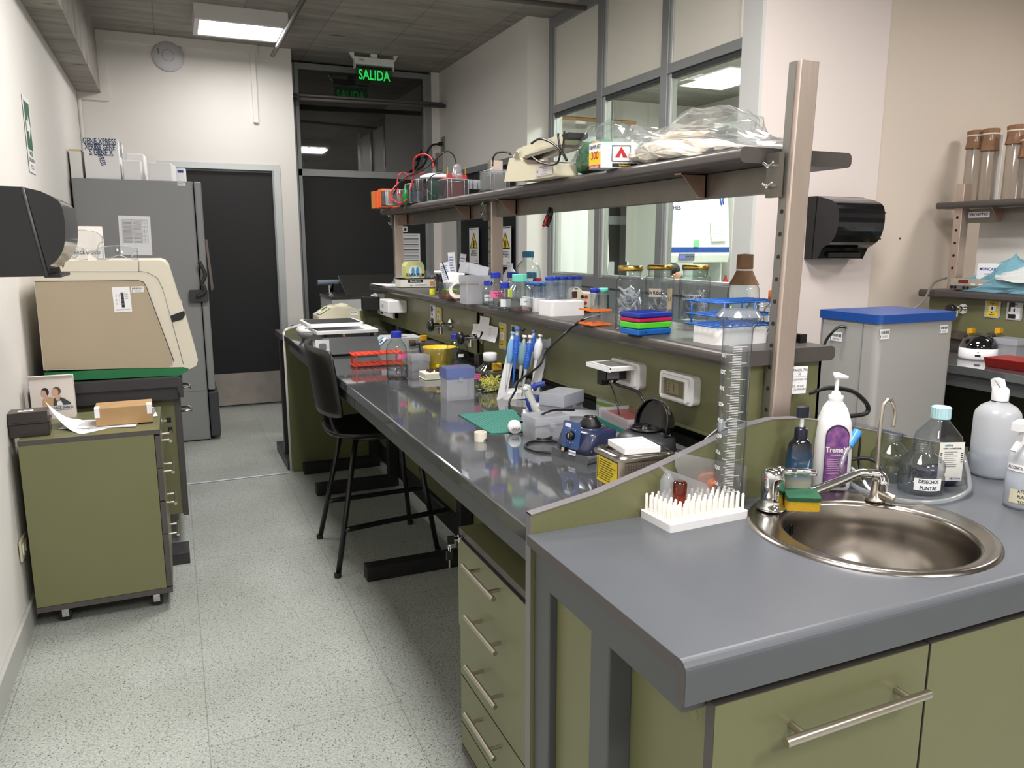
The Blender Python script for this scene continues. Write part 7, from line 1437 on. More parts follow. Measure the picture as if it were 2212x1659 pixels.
for k, pts in enumerate((((1338, 348), (1340, 330), (1360, 318), (1400, 300), (1440, 306), (1470, 318), (1480, 338), (1440, 350), (1390, 356)), ((1420, 330), (1450, 300), (1500, 298), (1560, 314), (1590, 318), (1540, 328), (1480, 336)), ((1380, 316), (1400, 290), (1450, 282), (1490, 284), (1480, 312), (1430, 318)))):
    pillow('gloves', '', '', pts, 1.225+k*.06, 1.36+k*.05, SKN, 30+k, t, rows=9, rough=.005)
# ------------------------------------------------------------------ things round the sink
K = CZ
def K_(u, v, h=K): return Z(u, v, h)
# peg drying rack
c4 = [K_(1397, 1118), K_(1449, 1152), K_(1617, 1118), K_(1560, 1086)]
A0 = K_(1448, 1152); Bx = K_(1617, 1119); Dy = K_(1397, 1122); ang = math.atan2(Bx.y-A0.y, Bx.x-A0.x); LX = (Bx-A0).length; LY = .105
t = T('peg_rack', 'white peg drying rack on the counter beside the sink', 'rack', (A0.x, A0.y, K), ang); g = G(); g.rbox(0, LX, 0, LY, .0, .016, .006, WHITE); g.ob('base', t, bevel=.002)
PH = HP(1412, 1068, K_(1412, 1112)).z-K+.008
nx, ny = 13, 7; PEG = mat('ivory_pegs', (240, 234, 226), .45)
for i in range(nx):
    for j in range(ny):
        if len([c for c in t.children]) > 96: break
        g = G(); x, y = .010+(LX-.02)*i/(nx-1), .009+(LY-.018)*j/(ny-1); g.lathe([(.0036, .016), (.0030, PH-.002), (.0015, PH), (0, PH)], PEG, 8, TR(x, y, 0)); g.ob('peg', t)
RT = t.matrix_basis.copy() if 0 else TR(A0.x, A0.y, K) @ rotz(ang)
q = RT @ V((.055, .045, PH-.035)); t = T('amber_vial', 'amber glass vial turned upside down on the pegs', 'vial', q); AMV = glass('amber_glass', (190, 104, 40), 1.2, .03, milk=.15, milkrgb=(150, 66, 20))
wv = 30/ppm(q)/2; vh = HP(1455, 1040, q).z-q.z
g = G(); g.lathe([(wv*.42, -.006), (wv*.42, .008), (wv*.5, .012), (wv*.95, .024), (wv, .032), (wv, vh-.004), (wv*.85, vh), (0, vh)], AMV, 28); g.ob('body', t)
q = RT @ V((.045, .075, .017)); t = T('centrifuge_tube', 'clear conical tube turned upside down on the pegs behind the amber vial', 'tube', q); th = HP(1446, 1016, q).z-q.z; g = G(); g.lathe([(.0145, 0), (.0145, th-.02), (.004, th-.002), (0, th)], glass('tube_cloudy', (228, 232, 240), 1, .1, milk=.4), 20); g.ob('wall', t)
def plate_at(lab, pts, m, tl=.002):
    """clear sheet standing on its lower edge: pixel corners with distances along the rack"""
    P = [HP(u, v, RT @ V((x, y, 0))) for u, v, x, y in pts]; c = sum(P, V())/len(P); t = T('drying_plate', lab, 'plate', c, 0, 'translucent plates in the peg rack'); n = (P[1]-P[0]).cross(P[-1]-P[0]).normalized()*tl; g = G(); slab(g, [p-c for p in P], n, m); g.ob('sheet', t)
FP_ = glass('hazy_sheet', (232, 232, 234), 1.3, .2, milk=.30, milkrgb=(220, 220, 222))
plate_at('translucent plate with a pointed corner leaning across the pegs', [(1418, 1000, .05, .06), (1446, 1016, .07, .06), (1526, 1045, .14, .05), (1546, 1080, .15, .04), (1556, 1135, .155, .02), (1556, 1140, .155, .02), (1520, 1126, .12, .03), (1470, 1060, .07, .06)], FP_)
plate_at('large translucent plate at the back of the peg rack before the measuring cylinder', [(1458, 976, .10, .085), (1614, 1008, .26, .062), (1608, 1085, .26, .055), (1600, 1122, .25, .052), (1500, 1105, .14, .07), (1459, 1008, .10, .08)], FP_)
q = RT @ V((.170, .100, PH*.75)); t = T('stopper', 'orange round cap behind the large translucent plate', 'cap', q); g = G(); cr = 25/ppm(q); g.lathe([(0, 0), (cr*.8, 0), (cr, .012), (cr, .022), (cr*.7, .034), (0, .036)], ORA, 24); g.ob('body', t)
# measuring cylinder
c = Y(1574, 1000, 1.262); c = V((c.x, 1.262, K)); r = 31/ppm(c)*.98; hl = HP(1592, 668, c).z-K
t = T('measuring_cylinder', 'tall clear graduated cylinder standing behind the peg rack', 'measuring cylinder', c); cg = G(M=Mx.Rotation(R(1.0), 4, 'Y'))
cg.lathe([(r*.9, 0), (r, .01), (r, hl*.90), (r*1.06, hl*.915), (r*1.45, hl*.95), (r*1.55, hl*.965), (r*1.30, hl*.985), (r*1.2, hl)], glass('cylinder_plastic', (240, 244, 246), 1.6, .03, milk=.03), 40); cg.ob('wall', t)
g = G(M=Mx.Rotation(R(1.0), 4, 'Y')); g.lathe([(r*1.2, hl), (r*1.25, hl-.003), (r*1.55, hl*.967)], MT['clear_rim'] if 'clear_rim' in MT else CLEARP, 36); g.ob('rim', t)
WI = mat('white_graduation', (238, 236, 238), .6); am = to_cam(c); g = G(M=Mx.Rotation(R(1.0), 4, 'Y')); gz0, gz1 = hl*.12, hl*.83
for k in range(91):
    z = gz1-(gz1-gz0)*k/90; ha = .62 if k % 10 == 0 else (.5 if k % 5 == 0 else .34)
    wraplabel(g, r+.0006, z-.0004, z+.0004, am-ha+.1, am+(.34 if k % 10 else .75), WI, 6)
for k in range(1, 10):
    z = gz1-(gz1-gz0)*(k*10-5)/90-.004; vs_, fs_ = text_mesh('%d00' % k, True); rr = r+.0008; a0 = am-.95
    g.add([(rr*cos(a0-(-q_.x)*-.012/rr), rr*sin(a0-(-q_.x)*-.012/rr), z-q_.y*.012) for q_ in vs_], fs_, WI)
g.ob('graduations', t)
# soap bottles
c, r = BASE(1726, 1060, K, 60); c.y = 1.262; c.x = Y(1726, 1000, 1.262).x; r = 30/ppm(c); h = HP(1735, 877, c).z-K
t = T('soap_bottle', 'dark blue fading soap pump bottle beside the white bottle', 'bottle', c, R(-12)); SB = bpy.data.materials.new('blue_soap_gradient'); SB.use_nodes = True; nt = SB.node_tree; b_ = nt.nodes['Principled BSDF']; b_.inputs['Roughness'].default_value = .15; b_.inputs['Coat Weight'].default_value = .6
tc = nt.nodes.new('ShaderNodeTexCoord'); sx = nt.nodes.new('ShaderNodeSeparateXYZ'); rp = nt.nodes.new('ShaderNodeValToRGB'); mr = nt.nodes.new('ShaderNodeMapRange'); mr.inputs[2].default_value = h*.7
nt.links.new(tc.outputs['Object'], sx.inputs[0]); nt.links.new(sx.outputs[2], mr.inputs[0]); nt.links.new(mr.outputs[0], rp.inputs[0]); nt.links.new(rp.outputs[0], b_.inputs['Base Color'])
e = rp.color_ramp.elements; e[0].position = .28; e[0].color = (*lin((176, 178, 160)), 1); e[1].position = .85; e[1].color = (*lin((14, 16, 24)), 1); x_ = e.new(.42); x_.color = (*lin((40, 84, 120)), 1)
g = G(); loft(g, [(0, 0, r*.86, r*.5, 0), (0, 0, r*.95, r*.56, .01), (0, 0, r*.95, r*.56, h*.45), (0, 0, r*.8, r*.5, h*.6), (0, 0, r*.42, r*.42, h*.66)], SB, 3); g.ob('body', t)
NVC = mat('navy_pump', (22, 24, 44), .25); g = G(); g.lathe([(r*.46, h*.64), (r*.46, h*.76), (r*.3, h*.78), (0, h*.78)], NVC, 20).cyl((0, 0, h*.78), (0, 0, h*.9), r*.14, WHITE, 10); g.rbox(-r*.42, r*.5, -r*.25, r*.25, h*.88, h*.99, .008, NVC); g.ob('pump', t, bevel=.003)
c, r = BASE(1790, 1066, K, 78); h = HP(1790, 808, c).z-K; t = T('detergent_bottle', 'white pump bottle with purple Tremex label by the sink', 'bottle', c, R(-28)); TB = mat('glossy_white_bottle', (234, 232, 234), .25, coat=.3)
hb = HP(1790, 860, c).z-K; g = G(); loft(g, [(0, 0, r*.93, r*.62, 0), (0, 0, r, r*.68, .008), (0, 0, r*.98, r*.68, hb*.55), (0, 0, r*.86, r*.62, hb*.75), (0, 0, r*.6, r*.5, hb*.9), (0, 0, r*.34, r*.34, hb*.97)], TB, 3.2); g.ob('body', t)
g = G(); g.lathe([(r*.36, hb*.96), (r*.38, hb), (r*.38, hb*1.03), (r*.24, hb*1.035), (r*.22, hb*1.07), (0, hb*1.07)], WHITE, 22).cyl((0, 0, hb*1.06), (0, 0, h*.96), r*.11, WHITE, 10).tube([(-r*.2, 0, h*.985), (.0, 0, h*.985), (r*.55, 0, h*.97)], [r*.2, r*.2, r*.1], WHITE, 10, sm=False); g.ob('pump', t)
PUR = mat('purple_label', (92, 52, 120), .4, nscale=60, nrgb=(150, 96, 150)); PD = mat('dark_purple', (44, 30, 70), .4); F = frame((.0, -r*.69, hb*.40), (1, 0, 0), UP); g = G(); lw, lh = r*.62, hb*.68; n = 16
pts = [(-lw, -lh/2), (lw, -lh/2), (lw, lh/2-lw)]+[(lw*cos(a), lh/2-lw+lw*sin(a)) for a in [PI*i/n for i in range(1, n)]]+[(-lw, lh/2-lw)]; fr = lambda k: [(x*k, y*k, .0015) for x, y in pts]
g.add(fr(1.0), [tuple(range(len(pts)))], PD, False, F); g.add([(x, y, .002) for x, y, _ in fr(.94)], [tuple(range(len(pts)))], PUR, False, F)
g.text('TremeX', lw*.68, WHITEM, F @ TR(0, lh*.1, .0024), True, .8).text('Limpiador', lw*.24, WHITEM, F @ TR(0, lh*.02, .0024)); g.lines(-lw*.75, lw*.6, -lh*.30, -lh*.04, 9, mat('label_pink_lines', (200, 160, 200), .6), F @ TR(0, 0, .002), .35, True); g.barcode(lw*.25, lw*.75, -lh*.46, -lh*.38, WHITEM, F @ TR(0, 0, .0022)); g.ob('label', t)
# sponge
a = K_(1752, 1106, K+.012); t = T('sponge', 'yellow sponge with green scourer lying on the sink rim behind the tap', 'sponge', (a.x-.005, a.y+.005, K+.012), R(-42)); t.rotation_euler = (R(8), R(0), R(-30))
g = G(); g.rbox(-.042, .026, 0, .045, 0, .022, .006, mat('sponge_yellow', (224, 180, 40), .9, bump=.8, bscale=500)); g.ob('foam', t, bevel=.003); g = G(); g.rbox(-.043, .026, -.001, .046, .022, .031, .006, mat('scourer_green', (40, 92, 66), .95, bump=1, bscale=700)); g.ob('scourer', t, bevel=.002)
# note
p0, p1 = HP(1711, 795, (1.33, 1.40, 0)), HP(1755, 855, (1.33, 1.40, 0))
t = T('hand_note', 'white hand-written ETANOL 70% note taped beside the steel post', 'note', (1.385, 1.395, (p0.z+p1.z)/2)); cx = Y(1735, 825, 1.395).x; t.location.x = cx; t.location.y = 1.413; hh = p0.z-p1.z; ww = hh*.74
g = G(frame((0, -.004, 0), (1, 0, -.03), UP)); g.card(ww, hh, Mx(), PAPER, [('ETANOL 70%', hh*.13, -ww*.02, hh*.36, INK), ('5L', hh*.13, 0, hh*.22, INK), ('3,7 L ETANOL 95%', hh*.095, 0, hh*.02, INK), ('+', hh*.1, 0, -hh*.10, INK), ('1,3L  AGUA', hh*.11, -ww*.05, -hh*.22, INK), ('ULTRAPURA', hh*.1, ww*.1, -hh*.34, INK)]); g.bars([(-ww*.48, ww*.48, hh*.12, hh*.126)], INK, TR()); g.ob('sheet', t)
# clear jars and medium bottle
PETM = glass('pet_plastic', (238, 241, 244), 1.8, .04, milk=.03)
def petjar(lab, u, vb, w_, vt, label=None, dx=0):
    c, r = BASE(u, vb, K, w_); h = HP(u, vt, c).z-K; t = T('plastic_jar', lab, 'jar', c, 0, 'open clear jars behind the sink'); g = G()
    g.lathe([(0, .004), (r*.8, .0), (r*.97, .004), (r, .016), (r*.98, h*.36), (r*.93, h*.40), (r*.98, h*.45), (r*.99, h*.58), (r*.9, h*.64), (r*.5, h*.80), (r*.46, h*.84), (r*.46, h)], PETM, 40); g.ob('body', t)
    g = G()
    for zz in (.86, .91, .96, .995): g.lathe([(r*.46, h*(zz-.012)), (r*.50, h*zz), (r*.46, h*(zz+.008))], PETM, 32)
    g.ob('thread', t)
    if label: g = G(); am = to_cam(c); wraplabel(g, r+.001, h*.13, h*.37, am-.25, am+.95, PAPER, 12, label); g.ob('label', t)
    return c, r
petjar('clear open jar behind, next to the swan-neck tap', 1918, 1046, 84, 935)
petjar('clear open jar labelled DESECHOS PUNTAS in front', 1985, 1073, 92, 955, [('DESECHOS', .0112, .007, INK), ('PUNTAS', .0125, -.008, INK)])
c, r = BASE(2022, 1058, K, 104); c.y = 1.225; c.x = Y(2022, 1000, c.y).x; r = 52/ppm(c)*.9; h = HP(2022, 878, c).z-K
t = T('medium_bottle', 'square clear bottle with pale blue cap and a little blue liquid', 'bottle', c, R(-20)); g = G(); loft(g, [(0, 0, r*.72, r*.72, 0), (0, 0, r*.8, r*.8, .01), (0, 0, r*.84, r*.84, h*.56), (0, 0, r*.8, r*.8, h*.64), (0, 0, r*.34, r*.34, h*.82), (0, 0, r*.30, r*.30, h*.86)], PETM, 4.5); g.ob('body', t)
g = G(); loft(g, [(0, 0, r*.70, r*.70, .003), (0, 0, r*.77, r*.77, .012), (0, 0, r*.78, r*.78, h*.18)], glass('blue_liquid', (20, 60, 170), 1, .03, milk=.25, milkrgb=(10, 50, 150)), 4.5); g.ob('liquid', t)
g = G(); ribbed(g, r*.42, h*.85, h, mat('pale_blue_cap', (176, 214, 222), .35), 20); g.ob('cap', t)
g = G(); lw, lh = r*1.15, h*.50; g.card(lw, lh, frame((r*.12, -r*.86, h*.34), (1, 0, 0), UP), mat('label_offwhite', (228, 226, 220), .6), [('cytiva', lh*.09, -lw*.15, lh*.43, TEAL, True), ('RPMI-1640 MEDIUM', lh*.055, 0, lh*.34, INK, True), ('HyClone', lh*.08, lw*.22, -lh*.44, BLULAB, True)]); F = frame((r*.12, -r*.862, h*.34), (1, 0, 0), UP)
g.lines(-lw*.3, lw*.25, -lh*.15, lh*.28, 8, INKG, F, .3, True); [g.bars([(s_*lw*.42-lw*.04, s_*lw*.42+lw*.04, lh*(.2-k*.055), lh*(.225-k*.055))], BARC, F) for s_ in (-1, 1) for k in range(5)]; g.ob('label', t)
# tubing
TUB = glass('silicone_tube', (226, 230, 232), 1.2, .15, milk=.35)
g = G(); g.tube([HP(1836, 960, (1.36, 1.27, 0)), HP(1822, 990, (1.34, 1.26, 0)), HP(1818, 1015, (1.34, 1.25, 0)), K_(1835, 1042, K+.012), K_(1880, 1066, K+.012), K_(1960, 1083, K+.008), K_(2040, 1082, K+.008), K_(2090, 1062, K+.012), K_(2094, 1040, K+.02), HP(2086, 1000, (1.76, 1.22, 0)), HP(2074, 960, (1.74, 1.25, 0))], .0055, TUB, 10)
t = T('silicone_hose', 'clear hose with a blue end curling behind the sink round the jars', 'hose'); g.ob('hose', t); g = G(); g.cyl(HP(1834, 964, (1.36, 1.27, 0)), HP(1853, 932, (1.38, 1.28, 0)), .0085, mat('sky_blue_plastic', (66, 150, 226), .35), 16, .0105); g.ob('blue_end', t)
cable('white cable lying behind the tap by the detergent bottle', [K_(1838, 1010, K+.04), K_(1860, 1030, K+.02), K_(1872, 1050, K+.01), K_(1884, 1062, K+.006)], .004, WHITE)
cable('black thin cable hanging behind the swan-neck tap over the end panel', [HP(1848, 927, (1.46, 1.31, 0)), HP(1858, 945, (1.46, 1.295, 0)), HP(1855, 1000, (1.46, 1.29, 0)), K_(1868, 1045, K+.01)], .0028)
cable('short black cable on the counter by the swan-neck tap', [HP(1834, 993, (1.43, 1.29, 0)), HP(1870, 990, (1.46, 1.285, 0)), HP(1895, 1000, (1.48, 1.27, 0)), HP(1910, 1030, (1.48, 1.25, 0))], .0045)
# spray bottles
def spray(lab, u, vb, w_, v_sh, v_neck, v_top, lev, label=None, rz=0, trig=True, rk=1):
    c, r = BASE(u, vb, K, w_); hs_, hn, h = (HP(u, v, c).z-K for v in (v_sh, v_neck, v_top)); t = T('spray_bottle', lab, 'bottle', c, rz, 'white trigger spray bottles')
    g = G(); g.lathe([(0, 0), (r*.93, 0), (r, .008), (r, hs_), (r*.94, hs_+(hn-hs_)*.35), (r*.75, hs_+(hn-hs_)*.7), (r*.38, hn), (r*.34, hn+.006)], glass('hdpe_bottle', (232, 236, 242), 1, .3, milk=.82, milkrgb=(230, 232, 236)), 36); g.ob('body', t)
    g = G(); g.lathe([(0, .002), (r*.96, .002), (r*.96, hs_*lev), (0, hs_*lev)], mat('pale_liquid', (190, 200, 212), .3), 30); g.ob('liquid', t)
    g = G(); g.lathe([(r*.36, hn-.002), (r*.37, hn), (r*.37, hn+.004)], NVC, 24).lathe([(r*.36, hn+.004), (r*.36, hn+.03), (r*.28, hn+.036), (0, hn+.036)], WHITE, 24)
    if trig == 1: g.prism([(-.012, hn+.03), (.016, hn+.03), (.022, h-.006), (.016, h), (.0, h-.003), (-.010, h-.03)], 'x', -.010, .010, WHITE)
    else: g.prism([(-.05, h-.022), (-.05, h-.006), (-.03, h), (.04, h-.002), (.05, h-.02), (.012, h-.028), (.012, hn+.03), (-.010, hn+.03), (-.010, h-.026)], 'y', -.010, .010, WHITE); g.prism([(-.012, h-.028), (-.022, h-.05), (-.048, h-.068), (-.05, h-.064), (-.034, h-.046), (-.028, h-.026)], 'y', -.006, .006, WHITE)
    g.ob('trigger', t, bevel=.002); am = to_cam(c)
    for z0_, z1_, off, ha, mm, tx in label or (): g = G(); wraplabel(g, r+.001, z0_*hs_, z1_*hs_, am-rz+off-ha, am-rz+off+ha, mm, 10, tx); g.ob('label', t)
spray('tall white spray bottle at the back of the counter, seen from the nozzle side', 2140, 1036, 90, 900, 868, 818, .42, None, 0, 1)
spray('smaller white spray bottle labelled ALCOHOL at the right edge of the counter', 2205, 1104, 72, 990, 962, 905, .78, [(.78, .92, -.55, .5, PAPER, [('ALCOHOL', .0088, 0, INK)]), (.14, .42, .0, .7, mat('label_tan', (206, 202, 176), .7), [('ATOX', .009, .012, INK), ('PLAST', .009, 0, INK), ('TOX', .009, -.012, INK)])], 0, 2)
# ------------------------------------------------------------------ blue-lidded machine, right wall, right bench
GM = mat('silver_grey_casing', (176, 174, 172), .42, .25); LID = mat('lid_blue', (28, 72, 146), .3)
mx0, mx1, my0, my1, mz = 2.668, 3.137, 2.306, 2.64, 1.13
t = T('ice_machine', 'silver-grey machine with blue lid standing between the island and the right bench', 'machine')
g = G(); g.rbox(mx0+.004, mx1-.004, my0+.004, my1, .02, mz, .03, GM); g.ob('casing', t)
g = G(); g.rbox(mx0-.004, mx1+.004, my0-.006, my1+.004, mz, mz+.036, .03, LID); g.ob('lid', t, bevel=.008, seg=3)
g = G(); g.box(mx0+.0, mx0+.004, my0+.08, my0+.0815, .05, mz-.002, INKG).box(mx0+.0, mx0+.004, my1-.03, my1-.0285, .05, mz-.002, INKG); g.ob('seam', t)
g = G(); [g.cyl((x, y, 0), (x, y, .02), .02, BLACKM, 12) for x in (mx0+.06, mx1-.06) for y in (my0+.06, my1-.06)]; g.ob('foot', t)
p = Y(1912, 722, my0); asset(frame((p.x, my0+.002, p.z), (1, 0, 0), UP), 'rating label with CE mark on the front of the blue-lidded machine', .055, .042)
p = Y(2040, 711, my0); asset(frame((p.x, my0+.002, p.z), (1, 0, 0), UP), 'barcode inventory sticker at the right of the blue-lidded machine', .05, .035)
p = X(1805, 727, mx0); asset(frame((mx0+.001, p.y, p.z), (0, -1, 0), UP), 'barcode inventory sticker beside the cable on the machine side', .07, .04)
p = X(1820, 706, mx0); cable('black plug and cord leaving the side of the blue-lidded machine', [(mx0+.0, p.y-.02, p.z), (mx0-.02, p.y, p.z), X(1800, 716, mx0-.04), X(1788, 730, mx0-.05), X(1780, 745, mx0-.06)], .006)
cable('black hose bowing out beside the detergent bottle over the machine side', [HP(1745, 850, (1.5, 1.42, 0)), HP(1790, 838, (1.55, 1.42, 0)), HP(1840, 845, (1.6, 1.42, 0)), HP(1872, 872, (1.62, 1.42, 0)), HP(1870, 893, (1.62, 1.42, 0)), HP(1825, 900, (1.58, 1.42, 0))], .006)
# second towel dispenser on the pink wall
t = T('towel_dispenser', 'black paper towel dispenser on the pinkish wall right of the shelf post', 'dispenser'); WY = 3.2
SM = MT['smoked_cover']; xa, xb = Y(1736, 490, WY).x, Y(1860, 480, WY-.22).x
xa = Y(1742, 480, WY).x; zt, zb_ = Y(1745, 423, WY-.05).z, Y(1740, 560, WY-.02).z; H_ = zt-zb_
pr = [(WY, zb_), (WY, zt), (WY-.06, zt), (WY-.14, zt-.02*1), (WY-.20, zt-H_*.16), (WY-.215, zt-H_*.42), (WY-.19, zt-H_*.68), (WY-.12, zt-H_*.82), (WY-.09, zb_)]
g = G(); g.prism([pr[0], pr[1], pr[2], (WY-.05, zb_)], 'x', xa, xa+.33, BLACKM); g.ob('body', t, bevel=.004); g = G(); g.prism([pr[2]]+[(p.x, p.z) for p in smooth_path([(a_, 0, b_) for a_, b_ in pr[3:8]], 4)]+[pr[8], (WY-.05, zb_)], 'x', xa+.004, xa+.326, SM); g.ob('cover', t, bevel=.012, seg=3)
g = G(); g.box(xa+.05, xa+.28, WY-.118, WY-.1, zb_+.012, zb_+.035, BLACK).box(xa+.326, xa+.36, WY-.19, WY-.185, zt-H_*.27, zt-H_*.25, BLACK); g.ob('outlet', t)
for u, v in ((1901, 516), (1944, 515)): p = Y(u, v, 3.225); g = G(); g.cyl((p.x, 3.2245, p.z), (p.x, 3.2235, p.z), .006, BLACKM, 10); g.ob('screw_hole', None, 'small dark screw hole in the beige wall, %s of two' % ('nearer the pinkish wall' if u < 1920 else 'nearer the shelf'), 'hole')
# right bench
t = T('steel_bench', 'steel-topped bench behind the spray bottles along the right side', 'bench'); BX = 3.315
g = G(); g.box(BX, 3.98, .9, 3.10, .862, .90, TOPST); g.ob('steel_top', t, bevel=.002); g = G(); g.box(BX+.02, BX+.07, .92, 3.08, .80, .862, FRAMEG).box(BX+.1, 3.95, 2.9, 2.95, 0, .8, BLACKM).box(BX+.1, 3.95, 1.0, 1.05, 0, .8, BLACKM); g.ob('frame', t)
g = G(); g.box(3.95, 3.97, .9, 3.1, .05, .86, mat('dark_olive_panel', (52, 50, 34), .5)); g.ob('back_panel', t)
g = G(); p = X(1995, 830, 3.9); g.cyl((3.9, p.y, .1), (3.9, p.y, .8), .014, mat('gas_pipe_yellow', (190, 160, 50), .45), 10); g.ob('gas_pipe', None, 'yellow gas pipe under the right bench', 'pipe'); 
t = T('reagent_shelf', 'green service panel with dark shelf above the right bench', 'shelf'); RX_ = 3.90
board(RX_, 4.22, .9, 3.12, RZ, .04).ob('shelf_board', t); g = G(); g.box(RX_+.07, RX_+.08, .92, 3.10, .985, RZ-.04, GREEN).box(RX_+.08, 4.2, 3.09, 3.10, .985, RZ-.04, GREEN).box(RX_+.07, RX_+.1, .92, 3.10, .94, .985, mat('service_duct', (92, 84, 74), .5)).box(RX_+.10, RX_+.12, .92, 3.0, .86, .96, MT['service_duct']); g.ob('service_panel', t)
plate('yellow gas plate on the right service panel', 2131, 644, 2160, 688, 'y', RX_+.07); plate('black and white gas plate on the right service panel', 2178, 647, 2208, 693, 'w', RX_+.07)
gas_tap('gas tap with black knob on the right service panel by the machine lid', 2082, 667, RX_+.07)
t = T('shelf_rack', 'steel rack with the dark upper shelf of capped cylinders on the right', 'shelf rack'); board(4.0, 4.35, .9, 3.14, 1.69, .035).ob('shelf_board', t)
for yy in (3.02, 1.2): g = G(); g.rbox(4.06, 4.12, yy, yy+.05, RZ, 1.79, .004, POSTST); [g.cyl((4.0595, yy+.025, RZ+.12+k*.07), (4.059, yy+.025, RZ+.12+k*.07), .008, BLACKM, 10) for k in range(5)]; g.ob('post', t)
g = G(); g.box(4.10, 4.14, 1.25, 3.02, 1.575, 1.65, MT['rack_beam_steel']); g.ob('beam', t); p = X(2115, 464, 4.10); g = G(); g.prism([(4.10, 1.65), (4.02, 1.65), (4.08, 1.58), (4.10, 1.58)], 'y', X(2165, 450, 4.1).y, X(2165, 450, 4.1).y+.006, MT['bracket_copper_steel']); g.ob('bracket', t)
t = T('shelf_label', 'white PROBETAS label on the beam of the right rack', 'label', (4.098, p.y, p.z)); g = G(frame((0, 0, 0), (0, -1, 0), UP)); g.card(.125, .032, Mx(), WHITE, [('PROBETAS', .022, 0, 0, INK, True)]); g.ob('sheet', t)
g = G(); g.box(4.30, 4.32, .92, 3.08, RZ, 1.62, mat('white_back_panel', (232, 230, 226), .5)); g.ob('back_board', None, 'white back board behind the right rack under its shelf', 'board')
CYL = glass('hazy_cylinder', (236, 232, 228), 1.5, .12, milk=.22, milkrgb=(224, 218, 212), edge=.7); BPP = mat('kraft_wrap', (150, 112, 84), .8, nscale=40, namt=.2)
for k, (u, vt, w_, lab) in enumerate(((2094, 282, 31, 'paper-capped measuring cylinder, furthest left on the right upper shelf'), (2126, 278, 31, 'paper-capped measuring cylinder touching the leftmost one'), (2182, 270, 37, 'tallest paper-capped measuring cylinder, alone on the right upper shelf'), (2215, 290, 40, 'paper-capped measuring cylinder cut by the right edge of the view'))):
    c = Z(u, 434, 1.69); c = V((4.24, 4.24*c.y/c.x, 1.69)); r = w_/2/ppm(c); h = HP(u, vt, c).z-1.69; t = T('measuring_cylinder', lab, 'measuring cylinder', c, 0, 'paper-capped cylinders'); g = G(); g.lathe([(0, 0), (r*1.15, 0), (r*1.15, .008), (r, .014), (r, h-.02)], CYL, 24, sq=0); g.ob('wall', t)
    g = G(); g.lathe([(r*1.18, h-.10-.02*(k % 2)), (r*1.04, h-.06), (r*1.05, h-.03), (r*1.12, h-.004), (r*.9, h), (0, h)], BPP, 9, smooth=False).lathe([(r*1.07, h-.034), (r*1.1, h-.03), (r*1.07, h-.026)], CREAM, 16); g.ob('paper_cap', t)
for k, (u, w_, lab) in enumerate(((2145, 18, 'white card strip standing between the paper-capped cylinders on the right shelf'), (2200, 12, 'narrow white card strip near the right edge on the right shelf'))):
    c = Z(u, 432, 1.69); c = V((4.30, 4.30*c.y/c.x, 1.692)); g = G(); h = HP(u, 292, c).z-1.69; g.box(-.002, .002, -w_/ppm(c)/2, w_/ppm(c)/2, 0, h, WHITEM); g.ob('card_strip', None, lab, 'card', loc=c)
# things on the right reagent shelf
c0 = Z(2052, 613, RZ); t = T('power_supply', 'low beige power supply with red display on the right reagent shelf', 'power supply', (3.96, 3.96*c0.y/c0.x, RZ+.008)); t.location.y = X(2052, 612, 3.96).y; w_ = .36; hh = .058
g = G(); g.box(0, .22, -w_, 0, 0, hh, mat('supply_beige', (172, 166, 152), .5)); g.ob('case', t, bevel=.003); g = G(frame((-.0008, -w_/2, hh/2), (0, -1, 0), UP)); g.box(-w_*.5, w_*.5, -hh*.5, -hh*.1, 0, .0006, mat('band_grey', (112, 110, 106), .5)).box(-w_*.36, -w_*.2, hh*.1, hh*.42, 0, .001, mat('display_red', (116, 40, 36), .3))
for x in (-.46, -.40, -.26, -.2, -.06, 0): g.cyl((x*w_, -hh*.3, 0), (x*w_, -hh*.3, .004), .008, BLACK, 12)
for x in (-.12, 0, .12): g.box(x*w_-.012, x*w_+.012, -.0, .006, 0, .001, WHITE)
g.ob('front', t); PSY = t.location.y
g = G(); [g.box(3.99, 4.01, PSY-y, PSY-y+.02, RZ, RZ+.0085, BLACKM) for y in (.05, .33)]; g.ob('foot', t)
for c_ in t.children:
    if c_.name.startswith('foot'): c_.location = -t.location
t = T('glove_box', 'white MUNCARE glove box with blue corner on the beige power supply', 'box', (3.99, PSY-.13, RZ+.0665)); g = G(); g.box(0, .12, -.27, 0, 0, .085, PAPER); g.ob('carton', t); F = frame((-.001, -.135, .0425), (0, -1, 0), UP); g = G(); g.add([(.0, .0425, .0005), (.0, -.01, .0005), (.05, -.0425, .0005), (.135, -.0425, .0005), (.05, .0425, .0005)][:0]+[(0, .04, .0005), (0, -.04, .0005), (.075, -.04, .0005)], [(0, 1, 2)], BLULAB, False, F); g.text('MUNCARE', .022, BLULAB, F @ TR(-.07, .012, 0), True).text('MUNCARE', .018, BLULAB, F @ TR(.09, .012, 0), True).text('NITRILO', .012, INKG, F @ TR(-.07, -.014, 0)); g.ob('print', t)
def cloth(name, lab, c, rx, ry, h, m, seed, cat='cloth', rz=0): return crumple(name, lab, cat, c, rx, ry, h, m, seed, None, 26, 10, rz, .4)
GW, GBL = mat('white_gown_cloth', (214, 218, 218), .85), mat('blue_gown_cloth', (120, 170, 188), .85)
p = X(2155, 628, 3.93); cloth('disposable_gown', 'crumpled pale blue disposable gown on the right reagent shelf', (4.0, p.y-.03, RZ+.001), .07, .26, .15, GBL, 41); cloth('disposable_gown', 'crumpled white disposable gown lying over the pale blue one', (3.975, p.y-.20, RZ+.06), .075, .20, .12, GW, 43)
